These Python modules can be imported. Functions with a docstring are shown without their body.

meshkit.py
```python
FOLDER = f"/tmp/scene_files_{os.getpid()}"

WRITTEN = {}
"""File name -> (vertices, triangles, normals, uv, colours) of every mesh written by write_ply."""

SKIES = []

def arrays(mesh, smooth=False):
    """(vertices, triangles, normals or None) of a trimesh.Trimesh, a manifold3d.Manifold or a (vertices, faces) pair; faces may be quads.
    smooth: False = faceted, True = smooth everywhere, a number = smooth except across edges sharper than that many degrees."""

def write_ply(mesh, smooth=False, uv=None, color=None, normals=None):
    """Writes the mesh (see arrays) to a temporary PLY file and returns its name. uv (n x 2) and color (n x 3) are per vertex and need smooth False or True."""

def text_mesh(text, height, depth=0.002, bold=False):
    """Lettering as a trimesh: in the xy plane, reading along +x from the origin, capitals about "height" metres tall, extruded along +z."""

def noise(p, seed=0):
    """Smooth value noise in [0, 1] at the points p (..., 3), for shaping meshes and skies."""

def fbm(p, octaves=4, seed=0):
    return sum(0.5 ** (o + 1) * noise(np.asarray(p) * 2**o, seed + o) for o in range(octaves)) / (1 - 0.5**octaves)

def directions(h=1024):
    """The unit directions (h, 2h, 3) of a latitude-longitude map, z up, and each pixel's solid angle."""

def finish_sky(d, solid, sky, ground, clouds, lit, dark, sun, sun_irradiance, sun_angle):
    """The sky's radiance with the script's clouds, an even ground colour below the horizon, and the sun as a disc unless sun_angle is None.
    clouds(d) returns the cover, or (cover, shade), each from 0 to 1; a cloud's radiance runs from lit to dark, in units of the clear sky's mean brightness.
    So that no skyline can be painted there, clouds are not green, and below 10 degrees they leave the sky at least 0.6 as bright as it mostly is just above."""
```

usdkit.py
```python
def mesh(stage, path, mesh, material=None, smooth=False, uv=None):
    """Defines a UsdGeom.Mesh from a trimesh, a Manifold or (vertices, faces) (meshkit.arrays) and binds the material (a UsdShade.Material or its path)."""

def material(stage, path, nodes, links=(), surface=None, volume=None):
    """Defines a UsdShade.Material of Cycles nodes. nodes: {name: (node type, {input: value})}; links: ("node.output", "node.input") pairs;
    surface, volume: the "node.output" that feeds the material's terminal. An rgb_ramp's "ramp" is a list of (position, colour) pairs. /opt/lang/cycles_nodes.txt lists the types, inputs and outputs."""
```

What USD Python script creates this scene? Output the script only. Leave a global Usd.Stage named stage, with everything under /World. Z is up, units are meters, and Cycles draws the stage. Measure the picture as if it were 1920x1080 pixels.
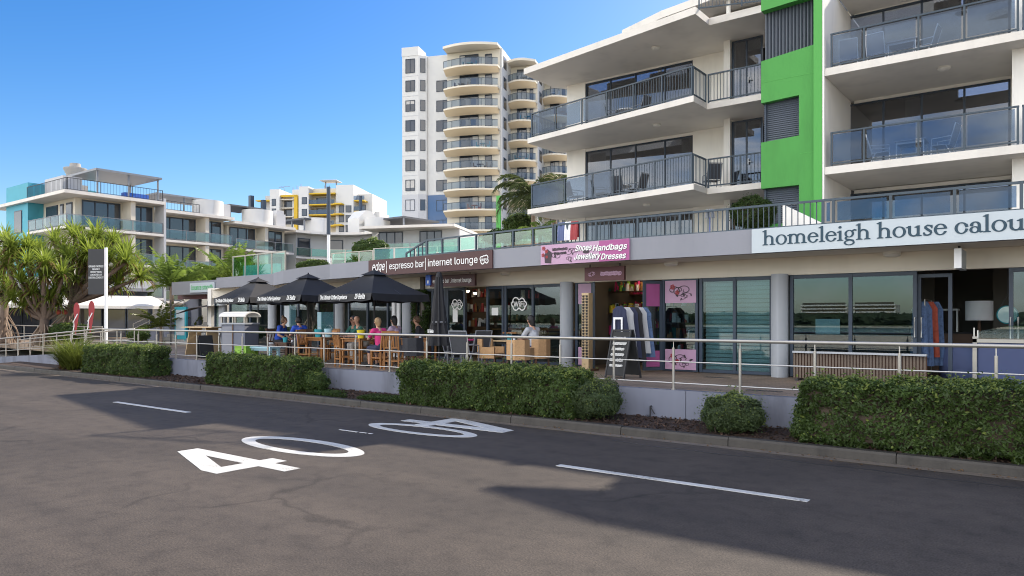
import math, random
import numpy as np, trimesh, usdkit, meshkit
import manifold3d as mf
from shapely.geometry import Polygon, LineString, Point, box as sbox
from shapely import affinity
from shapely.ops import unary_union
from pxr import Usd, UsdGeom, UsdLux, UsdShade, Gf, Sdf, Vt

rng = np.random.default_rng(7)
stage = Usd.Stage.CreateInMemory()
UsdGeom.SetStageUpAxis(stage, UsdGeom.Tokens.z)
UsdGeom.SetStageMetersPerUnit(stage, 1.0)
UsdGeom.Xform.Define(stage, '/World')
UsdGeom.Scope.Define(stage, '/World/Looks')

# ------------------------------------------------------------------ camera, sky, sun, exposure
YAW = math.radians(37.07)
HC = 2.0
FPX, CX, CY = 1390.0, 960.0, 597.0
cam_ = UsdGeom.Camera.Define(stage, '/World/camera')
cam_.AddTranslateOp().Set(Gf.Vec3d(0, 0, HC))
cam_.AddRotateXYZOp().Set(Gf.Vec3f(90, 0, math.degrees(YAW)))
cam_.CreateHorizontalApertureAttr(36.0)
cam_.CreateVerticalApertureAttr(36.0 * 576 / 1024)
cam_.CreateFocalLengthAttr(FPX / 1920 * 36)
cam_.CreateVerticalApertureOffsetAttr((CY - 540) / 1920 * 36)
cam_.CreateClippingRangeAttr(Gf.Vec2f(0.1, 3000))
cam_.CreateExposureAttr(EXPOSURE := 1.03)

SUN = np.array([0.20, 1.0, 0.75]); SUN /= np.linalg.norm(SUN)
dome = UsdLux.DomeLight.Define(stage, '/World/sky')
dome.GetPrim().SetCustomDataByKey('kind', 'structure')
sky_m = usdkit.material(stage, '/World/Looks/sky_material', {
    's': ('sky_texture', {'sky_type': 'single_scattering', 'sun_disc': False, 'sun_elevation': float(math.asin(SUN[2])),
                          'sun_rotation': float(math.atan2(SUN[0], SUN[1])), 'altitude': 0.0, 'air_density': 1.0, 'aerosol_density': 0.9, 'ozone_density': 2.5}),
    'h': ('hsv', {'hue': .508, 'saturation': 1.42, 'value': 1., 'fac': 1.}),
    # sunlit cumulus over the sea side, the clouds that the windows mirror
    'tc': ('texture_coordinate', {}), 'sx': ('separate_xyz', {}), 'mp': ('mapping', {'mapping_type': 'point', 'scale': (1., 1., 2.2)}),
    'cn': ('noise_texture', {'scale': 2.3, 'detail': 7., 'roughness': .58, 'distortion': .4}), 'cr': ('rgb_ramp', {'ramp': [(.38, (0, 0, 0)), (.56, (1, 1, 1))]}),
    'cn2': ('noise_texture', {'scale': 5., 'detail': 5.}), 'c2': ('rgb_ramp', {'ramp': [(.3, (5., 5., 5.1)), (.62, (11., 10.6, 10.))]}),
    'my': ('map_range', {'range_type': 'smoothstep', 'from_min': .1, 'from_max': -.35, 'to_min': 0., 'to_max': 1.}),
    'mz': ('map_range', {'range_type': 'smoothstep', 'from_min': -.03, 'from_max': .05, 'to_min': 0., 'to_max': 1.}),
    'm1': ('math', {'math_type': 'multiply'}), 'm2': ('math', {'math_type': 'multiply'}), 'mix': ('mix', {'mix_type': 'mix'}),
    'b': ('background_shader', {'strength': 0.10})},
    [('s.color', 'h.color'), ('tc.generated', 'sx.vector'), ('sx.y', 'my.value'), ('sx.z', 'mz.value'), ('tc.generated', 'mp.vector'), ('mp.vector', 'cn.vector'), ('cn.fac', 'cr.fac'),
     ('cr.color', 'm1.value1'), ('my.result', 'm1.value2'), ('m1.value', 'm2.value1'), ('mz.result', 'm2.value2'), ('cn2.fac', 'c2.fac'), ('mp.vector', 'cn2.vector'),
     ('m2.value', 'mix.fac'), ('h.color', 'mix.color1'), ('c2.color', 'mix.color2'), ('mix.color', 'b.color')], surface='b.background')
UsdShade.MaterialBindingAPI.Apply(dome.GetPrim()).Bind(sky_m)
sun = UsdLux.DistantLight.Define(stage, '/World/sun')
sun.CreateNormalizeAttr(True); sun.CreateIntensityAttr(0.88); sun.CreateAngleAttr(0.5); sun.CreateColorAttr(Gf.Vec3f(1.0, 0.90, 0.76))
_q = Gf.Rotation(Gf.Vec3d(0, 0, 1), Gf.Vec3d(*map(float, SUN)))
sun.AddTransformOp().Set(Gf.Matrix4d().SetRotate(_q))

# ------------------------------------------------------------------ photo measurements to metres
FW = np.array([-math.sin(YAW), math.cos(YAW)]); RT = np.array([math.cos(YAW), math.sin(YAW)])
def ray(px):
    t = (px - CX) / FPX
    return FW + RT * t
def on_y(px, Y): r = ray(px); return Y * r[0] / r[1]
def z_y(px, py, Y): return HC + (CY - py) * (Y / ray(px)[1]) / FPX
def at_d(px, d): r = ray(px); return r * d
def z_d(py, d): return HC + (CY - py) * d / FPX
def at_z(px, py, z): d = (HC - z) * FPX / (py - CY); return at_d(px, d)
def on_line(px, p, q):
    r, p, q = ray(px), np.array(p, float), np.array(q, float)
    e = q - p
    A = np.array([[r[0], -e[0]], [r[1], -e[1]]])
    s = np.linalg.solve(A, p)
    return r * s[0]

# ------------------------------------------------------------------ mesh building
class M:
    def __init__(s): s.v, s.f, s.n = [], [], 0
    def add(s, v, f):
        v = np.asarray(v, float); f = np.asarray(f, int)
        if f.shape[1] == 4: f = np.vstack([f[:, [0, 1, 2]], f[:, [0, 2, 3]]])
        s.v.append(v); s.f.append(f + s.n); s.n += len(v); return s
    def tm(s, m): return s.add(m.vertices, m.faces)
    def bx(s, x0, x1, y0, y1, z0, z1):
        x0, x1 = min(x0, x1), max(x0, x1); y0, y1 = min(y0, y1), max(y0, y1); z0, z1 = min(z0, z1), max(z0, z1)
        v = [(x, y, z) for z in (z0, z1) for x, y in ((x0, y0), (x1, y0), (x1, y1), (x0, y1))]
        return s.add(v, [(3, 2, 1, 0), (4, 5, 6, 7), (0, 1, 5, 4), (1, 2, 6, 5), (2, 3, 7, 6), (3, 0, 4, 7)])
    def beam(s, p, q, w, h, up=(0, 0, 1)):
        p, q = np.array(p, float), np.array(q, float); d = q - p; d /= np.linalg.norm(d)
        up = np.array(up, float)
        if abs(d @ up) > .98: up = np.array([0, 1., 0])
        a = np.cross(d, up); a /= np.linalg.norm(a); b = np.cross(a, d)
        v = [e + a * sx * w / 2 + b * sy * h / 2 for e in (p, q) for sx, sy in ((-1, -1), (1, -1), (1, 1), (-1, 1))]
        return s.add(v, [(0, 1, 2, 3), (7, 6, 5, 4), (4, 5, 1, 0), (5, 6, 2, 1), (6, 7, 3, 2), (7, 4, 0, 3)])
    def tube(s, pts, r, n=8, cap=True):
        pts = np.asarray(pts, float); k = len(pts); r = np.broadcast_to(np.asarray(r, float), (k,))
        d = np.gradient(pts, axis=0); d /= np.maximum(np.linalg.norm(d, axis=1, keepdims=True), 1e-9)
        ref = np.array([0, 0, 1.]) if abs(d[0][2]) < .9 else np.array([1., 0, 0])
        a = np.cross(d, ref); a /= np.maximum(np.linalg.norm(a, axis=1, keepdims=True), 1e-9); b = np.cross(a, d)
        th = np.arange(n) * 2 * math.pi / n
        v = (pts[:, None] + r[:, None, None] * (a[:, None] * np.cos(th)[None, :, None] + b[:, None] * np.sin(th)[None, :, None])).reshape(-1, 3)
        i = np.arange(n); j = (i + 1) % n
        f = [np.stack([c * n + i, c * n + j, (c + 1) * n + j, (c + 1) * n + i], 1) for c in range(k - 1)]
        f = np.vstack(f); f = np.vstack([f[:, [0, 1, 2]], f[:, [0, 2, 3]]])[:, ::-1]
        if cap:
            v = np.vstack([v, pts[:1], pts[-1:]]); m = k * n
            f = np.vstack([f, np.stack([np.full(n, m), i, j], 1), np.stack([np.full(n, m + 1), (k - 1) * n + j, (k - 1) * n + i], 1)])
        return s.add(v, f)
    def cyl(s, x, y, z0, z1, r, n=20, r1=None): return s.tube([(x, y, z0), (x, y, z1)], [r, r if r1 is None else r1], n)
    def lathe(s, prof, x=0, y=0, n=20):
        prof = np.asarray(prof, float); th = np.arange(n) * 2 * math.pi / n; k = len(prof)
        v = np.stack([x + prof[:, :1] * np.cos(th), y + prof[:, :1] * np.sin(th), np.repeat(prof[:, 1:], n, 1)], -1).reshape(-1, 3)
        i = np.arange(n); j = (i + 1) % n
        return s.add(v, np.vstack([np.stack([c * n + i, c * n + j, (c + 1) * n + j, (c + 1) * n + i], 1) for c in range(k - 1)]))
    def ext(s, poly, z0, z1):                     # plan polygon extruded upward
        for g in getattr(poly, 'geoms', [poly]):
            if g.is_empty or g.area < 1e-9: continue
            m = trimesh.creation.extrude_polygon(g, z1 - z0, engine='earcut'); m.apply_translation([0, 0, z0]); s.tm(m)
        return s
    def extf(s, poly, y0, y1):                    # elevation polygon (x, z) extruded from y1 towards -y to y0
        for g in getattr(poly, 'geoms', [poly]):
            if g.is_empty or g.area < 1e-9: continue
            m = trimesh.creation.extrude_polygon(g, y1 - y0, engine='earcut'); v = m.vertices
            s.add(np.stack([v[:, 0], y1 - v[:, 2], v[:, 1]], 1), m.faces)
        return s
    def prof(s, poly, x0, x1):                    # side profile polygon (y, z) extruded along x
        for g in getattr(poly, 'geoms', [poly]):
            m = trimesh.creation.extrude_polygon(g, x1 - x0, engine='earcut'); v = m.vertices
            s.add(np.stack([x0 + v[:, 2], v[:, 0], v[:, 1]], 1), m.faces)
        return s
    def quad(s, a, b, c, d): return s.add([a, b, c, d], [(0, 1, 2, 3)])
    def sph(s, c, r, sub=2, sc=(1, 1, 1)):
        m = trimesh.creation.icosphere(sub, r); return s.add(m.vertices * sc + np.array(c), m.faces)
    def get(s): return (np.vstack(s.v), np.vstack(s.f))
    def move(s, R=None, t=(0, 0, 0)):
        s.v = [(v @ np.array(R).T if R is not None else v) + np.array(t) for v in s.v]; return s
def Rz(a): c, s = math.cos(a), math.sin(a); return np.array([[c, -s, 0], [s, c, 0], [0, 0, 1]])
def Rx(a): c, s = math.cos(a), math.sin(a); return np.array([[1, 0, 0], [0, c, -s], [0, s, c]])
def Ry(a): c, s = math.cos(a), math.sin(a); return np.array([[c, 0, s], [0, 1, 0], [-s, 0, c]])

_used = {}
def uniq(parent, name):
    k = (parent, name); n = _used.get(k, -1) + 1; _used[k] = n
    return f'{parent}/{name}' if n == 0 else f'{parent}/{name}_{n:03d}'
class Node:
    def __init__(s, path, prim, loc=None): s.path, s.prim, s.loc = path, prim, loc
    def part(s, name, m, mat, label=None, kind=None, smooth=False):
        if isinstance(m, M):
            if not m.v: return None
            m = m.get()
        if s.loc is not None: m = (np.asarray(m[0]) - s.loc, m[1])
        p = uniq(s.path, name)
        pr = usdkit.mesh(stage, p, m, MAT[mat] if isinstance(mat, str) else mat, smooth=smooth).GetPrim()
        if label: pr.SetCustomDataByKey('label', label)
        if kind: pr.SetCustomDataByKey('kind', kind)
        return Node(p, pr, s.loc)
def meta(pr, label, cat, group=None, kind=None):
    for k, v in (('label', label), ('category', cat), ('group', group), ('kind', kind)):
        if v: pr.SetCustomDataByKey(k, v)
def thing(name, label, cat, loc=(0, 0, 0), rz=0, group=None, world=False, kind=None):
    """world=True: part meshes come in world coordinates; otherwise in the thing's own frame."""
    p = uniq('/World', name); x = UsdGeom.Xform.Define(stage, p)
    x.AddTranslateOp().Set(Gf.Vec3d(*map(float, loc)))
    if rz: x.AddRotateZOp().Set(math.degrees(rz))
    meta(x.GetPrim(), label, cat, group, kind)
    return Node(p, x.GetPrim(), np.array(loc, float) if world else None)
def copy_of(src, name, label, cat, loc, rz=0, group=None):
    n = thing(name, label, cat, loc, rz, group)
    n.prim.GetReferences().AddInternalReference(src.prim.GetPath()); n.prim.SetInstanceable(True)
    return n
def single(name, m, mat, label=None, cat=None, group=None, kind=None, smooth=False):
    if isinstance(m, M): m = m.get()
    p = uniq('/World', name)
    pr = usdkit.mesh(stage, p, m, MAT[mat], smooth=smooth).GetPrim()
    meta(pr, label, cat, group, kind); return Node(p, pr, np.zeros(3))

# ------------------------------------------------------------------ materials
MAT = {}
def paint(name, col, rough=.6, var=.1, scale=1.5, bump=0., bscale=60, metal=0., spec=.5, streak=0., island=0., coat=0.):
    col = np.array(col, float)
    nodes = {'g': ('geometry', {}), 'mp': ('mapping', {'mapping_type': 'point', 'scale': (scale, scale, scale * (.25 if streak else 1))}),
             'n': ('noise_texture', {'scale': 1.0, 'detail': 6.0, 'roughness': .65}),
             'r': ('rgb_ramp', {'ramp': [(.28, tuple(col * (1 - var - streak))), (.5, tuple(col)), (.75, tuple(np.minimum(col * (1 + var * .6), 1)))]}),
             'p': ('principled_bsdf', {'roughness': rough, 'metallic': metal, 'specular_ior_level': spec, 'coat_weight': coat})}
    links = [('g.position', 'mp.vector'), ('mp.vector', 'n.vector'), ('n.fac', 'r.fac')]
    out = 'r.color'
    if island:
        nodes['mi'] = ('map_range', {'range_type': 'linear', 'from_min': 0., 'from_max': 1., 'to_min': 1 - island, 'to_max': 1 + island})
        nodes['hs'] = ('hsv', {'hue': .5, 'saturation': 1., 'fac': 1.})
        links += [('g.random_per_island', 'mi.value'), ('mi.result', 'hs.value'), ('r.color', 'hs.color')]; out = 'hs.color'
    links.append((out, 'p.base_color'))
    if bump:
        nodes['bn'] = ('noise_texture', {'scale': float(bscale), 'detail': 4.0}); nodes['b'] = ('bump', {'strength': bump, 'distance': .01})
        links += [('g.position', 'bn.vector'), ('bn.fac', 'b.height'), ('b.normal', 'p.normal')]
    MAT[name] = usdkit.material(stage, f'/World/Looks/{name}', nodes, links, surface='p.BSDF')
def pane(name, tint, ior=1.5, extra=0., rough=0.0, gl=(1, 1, 1)):
    MAT[name] = usdkit.material(stage, f'/World/Looks/{name}', {
        'gm': ('geometry', {}), 'mr': ('map_range', {'range_type': 'linear', 'from_min': 0., 'from_max': 1., 'to_min': ior, 'to_max': 1 / ior}), 'f': ('fresnel', {}), 'a': ('math', {'math_type': 'add', 'value2': extra, 'use_clamp': True}),
        't': ('transparent_bsdf', {'color': tint}), 'g': ('glossy_bsdf', {'roughness': rough, 'color': gl}), 'm': ('mix_closure', {})},
        [('gm.backfacing', 'mr.value'), ('mr.result', 'f.IOR'), ('f.fac', 'a.value1'), ('a.value', 'm.fac'), ('t.BSDF', 'm.closure1'), ('g.BSDF', 'm.closure2')], surface='m.closure')
def leafm(name, c0, c1, trans=.35, rough=.45, tip=None):
    nodes = {'g': ('geometry', {}), 'n': ('noise_texture', {'scale': 2.2, 'detail': 3.0}), 'ad': ('math', {'math_type': 'multiply_add', 'value2': .55}),
             'r': ('rgb_ramp', {'ramp': [(.15, tuple(np.array(c0) * .6)), (.45, c0), (.85, c1)] + ([(.97, tip)] if tip else [])}),
             'p': ('principled_bsdf', {'roughness': rough, 'specular_ior_level': .4}), 't': ('translucent_bsdf', {}), 'm': ('mix_closure', {'fac': trans})}
    MAT[name] = usdkit.material(stage, f'/World/Looks/{name}', nodes,
        [('g.position', 'n.vector'), ('g.random_per_island', 'ad.value1'), ('n.fac', 'sc.value1'), ('sc.value', 'ad.value3'), ('ad.value', 'r.fac'), ('r.color', 'p.base_color'), ('r.color', 't.color'),
         ('p.BSDF', 'm.closure1'), ('t.BSDF', 'm.closure2')] if not nodes.update({'sc': ('math', {'math_type': 'multiply', 'value2': .55})}) else [], surface='m.closure')

paint('white_render', (.86, .83, .77),   .75, .10, .5, .25, 25, streak=.12)
paint('cream_render', (.72, .66, .56), .75, .07, .5, .25, 25, streak=.05)
paint('slab_edge', (.70, .66, .60), .7, .08, .8, .2, 25, streak=.07)
paint('soffit', (.72, .66, .57), .8, .05, .4, .15, 20)
paint('grey_render', (.225, .23, .26), .7, .07, .5, .2, 25, streak=.05)
paint('wall_grey', (.140, .150, .192), .75, .22, 1.1, .3, 30, streak=.3)
paint('col_grey', (.37, .39, .42), .65, .06, .8, .15, 30)
paint('green_render', (.065, .30, .055), .7, .14, .5, .2, 25, streak=.14)
paint('green_bright', (.085, .36, .07), .7, .06, .5, .2, 25)
paint('blue_render', (.07, .36, .46), .7, .08, .5, .2, 25)
paint('yellow_render', (.62, .40, .03), .7, .06, .3)
paint('navy_frame', (.035, .05, .075), .4, .06, 2)
paint('rail_navy', (.045, .065, .085), .4, .06, 2)
paint('steel', (.46, .43, .385), .36, .12, 3, metal=.85)
paint('steel_bright', (.60, .58, .55), .3, .06, 3, metal=.8)
paint('black_metal', (.02, .02, .022), .45, .1, 3)
paint('grey_metal', (.22, .23, .25), .4, .1, 3)
paint('white_metal', (.78, .78, .78), .4, .04, 3)
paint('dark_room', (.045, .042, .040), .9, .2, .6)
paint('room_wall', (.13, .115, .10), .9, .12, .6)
paint('room_floor', (.16, .12, .09), .6, .15, 1)
paint('curtain', (.50, .48, .45), .9, .08, 2)
paint('blind', (.72, .74, .72), .7, .05, 2)
paint('louvre', (.09, .105, .13), .5, .06, 2)
paint('black_fabric', (.022, .022, .025), .85, .15, 2, .25, 120)
paint('brown_fabric', (.06, .045, .035), .9, .15, 2)
paint('awning_white', (.72, .70, .66), .8, .06, 1)
paint('sign_brown', (.062, .024, .024), .5, .08, 1.5)
paint('sign_maroon', (.10, .03, .035), .5, .1, 1.5)
paint('sign_white', (.44, .49, .52), .55, .04, 1)
paint('sign_pink', (.44, .27, .39), .5, .10, 1.2)
paint('sign_magenta', (.34, .075, .23), .5, .14, 1.5)
paint('sign_black', (.03, .03, .033), .45, .1, 2)
paint('sign_green', (.45, .62, .33), .5, .05, 2)
paint('letter_white', (.80, .80, .78), .6, .03, 2)
paint('letter_navy', (.015, .045, .07), .5, .05, 2)
paint('letter_green', (.10, .42, .16), .5, .05, 2)
paint('letter_dark', (.04, .025, .035), .6, .05, 2)
paint('chalk', (.6, .6, .58), .9, .3, 30)
paint('chalkboard', (.02, .021, .022), .8, .3, 4)
paint('wood_orange', (.36, .155, .045), .45, .2, 6, island=.15)
paint('wood_pale', (.48, .35, .2), .5, .15, 5)
paint('wood_dark', (.10, .05, .03), .5, .2, 5)
paint('wicker_tan', (.42, .25, .12), .7, .2, 20, .4, 120)
paint('wicker_dark', (.05, .052, .06), .7, .2, 20, .4, 120)
paint('teal', (.03, .30, .36), .5, .08, 3)
paint('sky_blue_paint', (.35, .55, .62), .5, .08, 3)
paint('lime', (.22, .42, .04), .6, .1, 3)
paint('yellow_plastic', (.75, .60, .03), .4, .05, 3)
paint('red_paint', (.32, .03, .035), .5, .12, 3)
paint('magenta_cloth', (.55, .03, .17), .8, .1, 4)
paint('royal_cloth', (.02, .07, .42), .85, .12, 4)
paint('green_cloth', (.02, .10, .08), .85, .12, 4)
paint('lilac_cloth', (.5, .38, .52), .85, .12, 4)
paint('black_cloth', (.018, .018, .022), .85, .12, 4)
paint('grey_cloth', (.40, .41, .44), .85, .12, 4)
paint('navy_cloth', (.02, .025, .06), .85, .12, 4)
paint('khaki_cloth', (.42, .38, .34), .85, .12, 4)
paint('white_cloth', (.72, .72, .75), .85, .08, 4)
paint('orange_cloth', (.36, .07, .04), .85, .4, 14)
paint('pale_blue_cloth', (.085, .14, .27), .85, .5, 16)
paint('blue_cover', (.10, .13, .26), .8, .1, 2)
paint('skin', (.50, .28, .19), .55, .08, 8)
paint('skin_dark', (.33, .17, .11), .55, .08, 8)
paint('hair_black', (.012, .010, .010), .5, .2, 20)
paint('hair_brown', (.10, .055, .03), .55, .25, 20)
paint('hair_blond', (.30, .19, .09), .55, .25, 20)
paint('shoe', (.03, .03, .03), .6, .1, 5)
paint('bark', (.17, .12, .09), .9, .3, 6, .6, 30)
paint('bark_pale', (.30, .22, .16), .9, .25, 6, .6, 30)
paint('stem', (.05, .035, .022), .9, .3, 10)
paint('kerb_concrete', (.045, .040, .035), .85, .45, 3, .5, 40, streak=.1, island=.08)
paint('gutter', (.19, .155, .12), .85, .25, 3, .4, 60)
MAT['road_paint'] = usdkit.material(stage, '/World/Looks/road_paint', {'g': ('geometry', {}), 'n': ('noise_texture', {'scale': 34., 'detail': 5., 'roughness': .7}), 'n2': ('noise_texture', {'scale': 2.2, 'detail': 4.}),
    'a': ('math', {'math_type': 'multiply_add', 'value2': .55}), 'c': ('math', {'math_type': 'multiply', 'value2': .6}), 'r': ('rgb_ramp', {'ramp': [(.40, (.13, .12, .11)), (.47, (.50, .49, .46)), (.56, (.60, .59, .56)), (.75, (.66, .65, .62))]}), 'b': ('bump', {'strength': .5, 'distance': .008}), 'p': ('principled_bsdf', {'roughness': .75})},
    [('g.position', 'n.vector'), ('g.position', 'n2.vector'), ('n.fac', 'a.value1'), ('n2.fac', 'c.value1'), ('c.value', 'a.value3'), ('a.value', 'r.fac'), ('r.color', 'p.base_color'), ('n.fac', 'b.height'), ('b.normal', 'p.normal')], surface='p.BSDF')
paint('soil', (.055, .035, .026), .95, .3, 8, .8, 60)
paint('mulch', (.12, .065, .04), .9, .3, 8, island=.45)
paint('concrete', (.36, .34, .31), .8, .12, 1, .3, 40)
paint('sand', (.56, .48, .36), .95, .1, .1)
paint('far_white', (.62, .61, .585), .8, .05, .15)
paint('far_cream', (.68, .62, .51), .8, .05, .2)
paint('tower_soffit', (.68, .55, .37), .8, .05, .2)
paint('far_grey', (.50, .50, .51), .8, .05, .2)
paint('roof_dark', (.09, .095, .105), .7, .1, .5)
paint('lamp_warm', (.75, .72, .66), .4, .03, 3)
paint('far_trees', (.035, .055, .025), .95, .5, .08)
paint('grass', (.10, .13, .04), .95, .3, 1.5, .5, 30)
paint('royal_blue', (.02, .10, .45), .5, .08, 3)
paint('wood_slat', (.12, .09, .068), .6, .2, 5)
paint('navy_panel', (.035, .05, .12), .5, .08, 2)
MAT['ceiling_glow'] = usdkit.material(stage, '/World/Looks/ceiling_glow', {'e': ('emission', {'color': (1., .78, .52), 'strength': 7.})}, [], surface='e.emission')
MAT['strip_glow'] = usdkit.material(stage, '/World/Looks/strip_glow', {'e': ('emission', {'color': (1., .62, .30), 'strength': 1.3})}, [], surface='e.emission')
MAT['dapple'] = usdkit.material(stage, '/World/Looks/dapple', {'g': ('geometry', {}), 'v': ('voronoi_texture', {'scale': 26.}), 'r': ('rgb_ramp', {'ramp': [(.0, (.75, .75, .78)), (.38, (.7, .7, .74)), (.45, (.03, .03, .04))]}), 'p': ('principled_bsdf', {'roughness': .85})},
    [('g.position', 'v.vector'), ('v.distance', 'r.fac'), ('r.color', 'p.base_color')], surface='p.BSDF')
pane('glass', (.86, .93, .93), 1.5, .05)
pane('shop_glass', (.60, .72, .74), 1.5, .05, gl=(.86, .93, 1.))
pane('rail_glass', (.44, .52, .62), 1.5, .04, gl=(.76, .85, .96))
pane('pale_glass', (.74, .84, .86), 1.45, .03)
pane('green_glass', (.55, .82, .74), 1.5, .07)
pane('slider_glass', (.42, .45, .50), 1.6, .10)
def darkglass(name, col, rough=.03):
    MAT[name] = usdkit.material(stage, f'/World/Looks/{name}', {'p': ('principled_bsdf', {'base_color': col, 'roughness': rough, 'specular_ior_level': .8, 'ior': 1.6})}, [], surface='p.BSDF')
darkglass('far_glass', (.035, .04, .05))
darkglass('far_glass_blue', (.03, .07, .16))
darkglass('mirror', (.55, .75, .75), .02)
MAT['water'] = usdkit.material(stage, '/World/Looks/water', {'g': ('geometry', {}), 'n': ('noise_texture', {'scale': .8, 'detail': 3.}), 'b': ('bump', {'strength': .3, 'distance': .2}),
    'p': ('principled_bsdf', {'base_color': (.03, .09, .11), 'roughness': .08})}, [('g.position', 'n.vector'), ('n.fac', 'b.height'), ('b.normal', 'p.normal')], surface='p.BSDF')
MAT['asphalt'] = usdkit.material(stage, '/World/Looks/asphalt', {
    'g': ('geometry', {}),
    'big': ('noise_texture', {'scale': .22, 'detail': 5., 'roughness': .6, 'distortion': .6}),
    'rb': ('rgb_ramp', {'ramp': [(.3, (.056, .046, .039)), (.5, (.073, .060, .050)), (.7, (.088, .072, .060))]}),
    'fine': ('noise_texture', {'scale': 55., 'detail': 3., 'roughness': .7}),
    'rf': ('rgb_ramp', {'ramp': [(.3, (.45, .45, .45)), (.5, (1., 1., 1.)), (.68, (1.5, 1.47, 1.42))]}),
    'mid': ('noise_texture', {'scale': 3.5, 'detail': 6., 'roughness': .75}),
    'rm': ('rgb_ramp', {'ramp': [(.32, (.68, .68, .69)), (.5, (1., 1., 1.)), (.7, (1.16, 1.15, 1.13))]}),
    'mpl': ('mapping', {'mapping_type': 'point', 'scale': (.08, 1.4, 1.)}),
    'lane': ('noise_texture', {'scale': 1., 'detail': 3.}),
    'rl': ('rgb_ramp', {'ramp': [(.35, (.86, .86, .87)), (.6, (1.06, 1.05, 1.04))]}),
    'vd': ('noise_texture', {'scale': 1.4, 'detail': 4.}), 'vw': ('vector_math', {'math_type': 'multiply_add', 'vector2': (.9, .9, .9)}), 'vo': ('voronoi_texture', {'feature': 'distance_to_edge', 'scale': .42}), 'cm': ('noise_texture', {'scale': .35, 'detail': 2.}),
    'cmr': ('map_range', {'range_type': 'linear', 'from_min': .50, 'from_max': .62, 'to_min': 0., 'to_max': .55, 'clamp': True}), 'vr': ('rgb_ramp', {'ramp': [(0., (.35, .35, .35)), (.012, (.6, .6, .6)), (.022, (1., 1., 1.))]}), 'm4': ('mix', {'mix_type': 'multiply'}),
    'm1': ('mix', {'mix_type': 'multiply', 'fac': 1.}), 'm2': ('mix', {'mix_type': 'multiply', 'fac': 1.}), 'm3': ('mix', {'mix_type': 'multiply', 'fac': 1.}),
    'b': ('bump', {'strength': .55, 'distance': .012}), 'p': ('principled_bsdf', {'roughness': .82, 'specular_ior_level': .35})},
    [('g.position', 'big.vector'), ('big.fac', 'rb.fac'), ('g.position', 'fine.vector'), ('fine.fac', 'rf.fac'), ('g.position', 'mid.vector'), ('mid.fac', 'rm.fac'),
     ('g.position', 'mpl.vector'), ('mpl.vector', 'lane.vector'), ('lane.fac', 'rl.fac'),
     ('rb.color', 'm1.color1'), ('rf.color', 'm1.color2'), ('m1.color', 'm2.color1'), ('rm.color', 'm2.color2'), ('m2.color', 'm3.color1'), ('rl.color', 'm3.color2'),
     ('g.position', 'vd.vector'), ('vd.color', 'vw.vector1'), ('g.position', 'vw.vector3'), ('vw.vector', 'vo.vector'), ('vo.distance', 'vr.fac'), ('g.position', 'cm.vector'), ('cm.fac', 'cmr.value'), ('cmr.result', 'm4.fac'),
     ('m3.color', 'm4.color1'), ('vr.color', 'm4.color2'), ('m4.color', 'p.base_color'), ('fine.fac', 'b.height'), ('b.normal', 'p.normal')], surface='p.BSDF')
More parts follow.
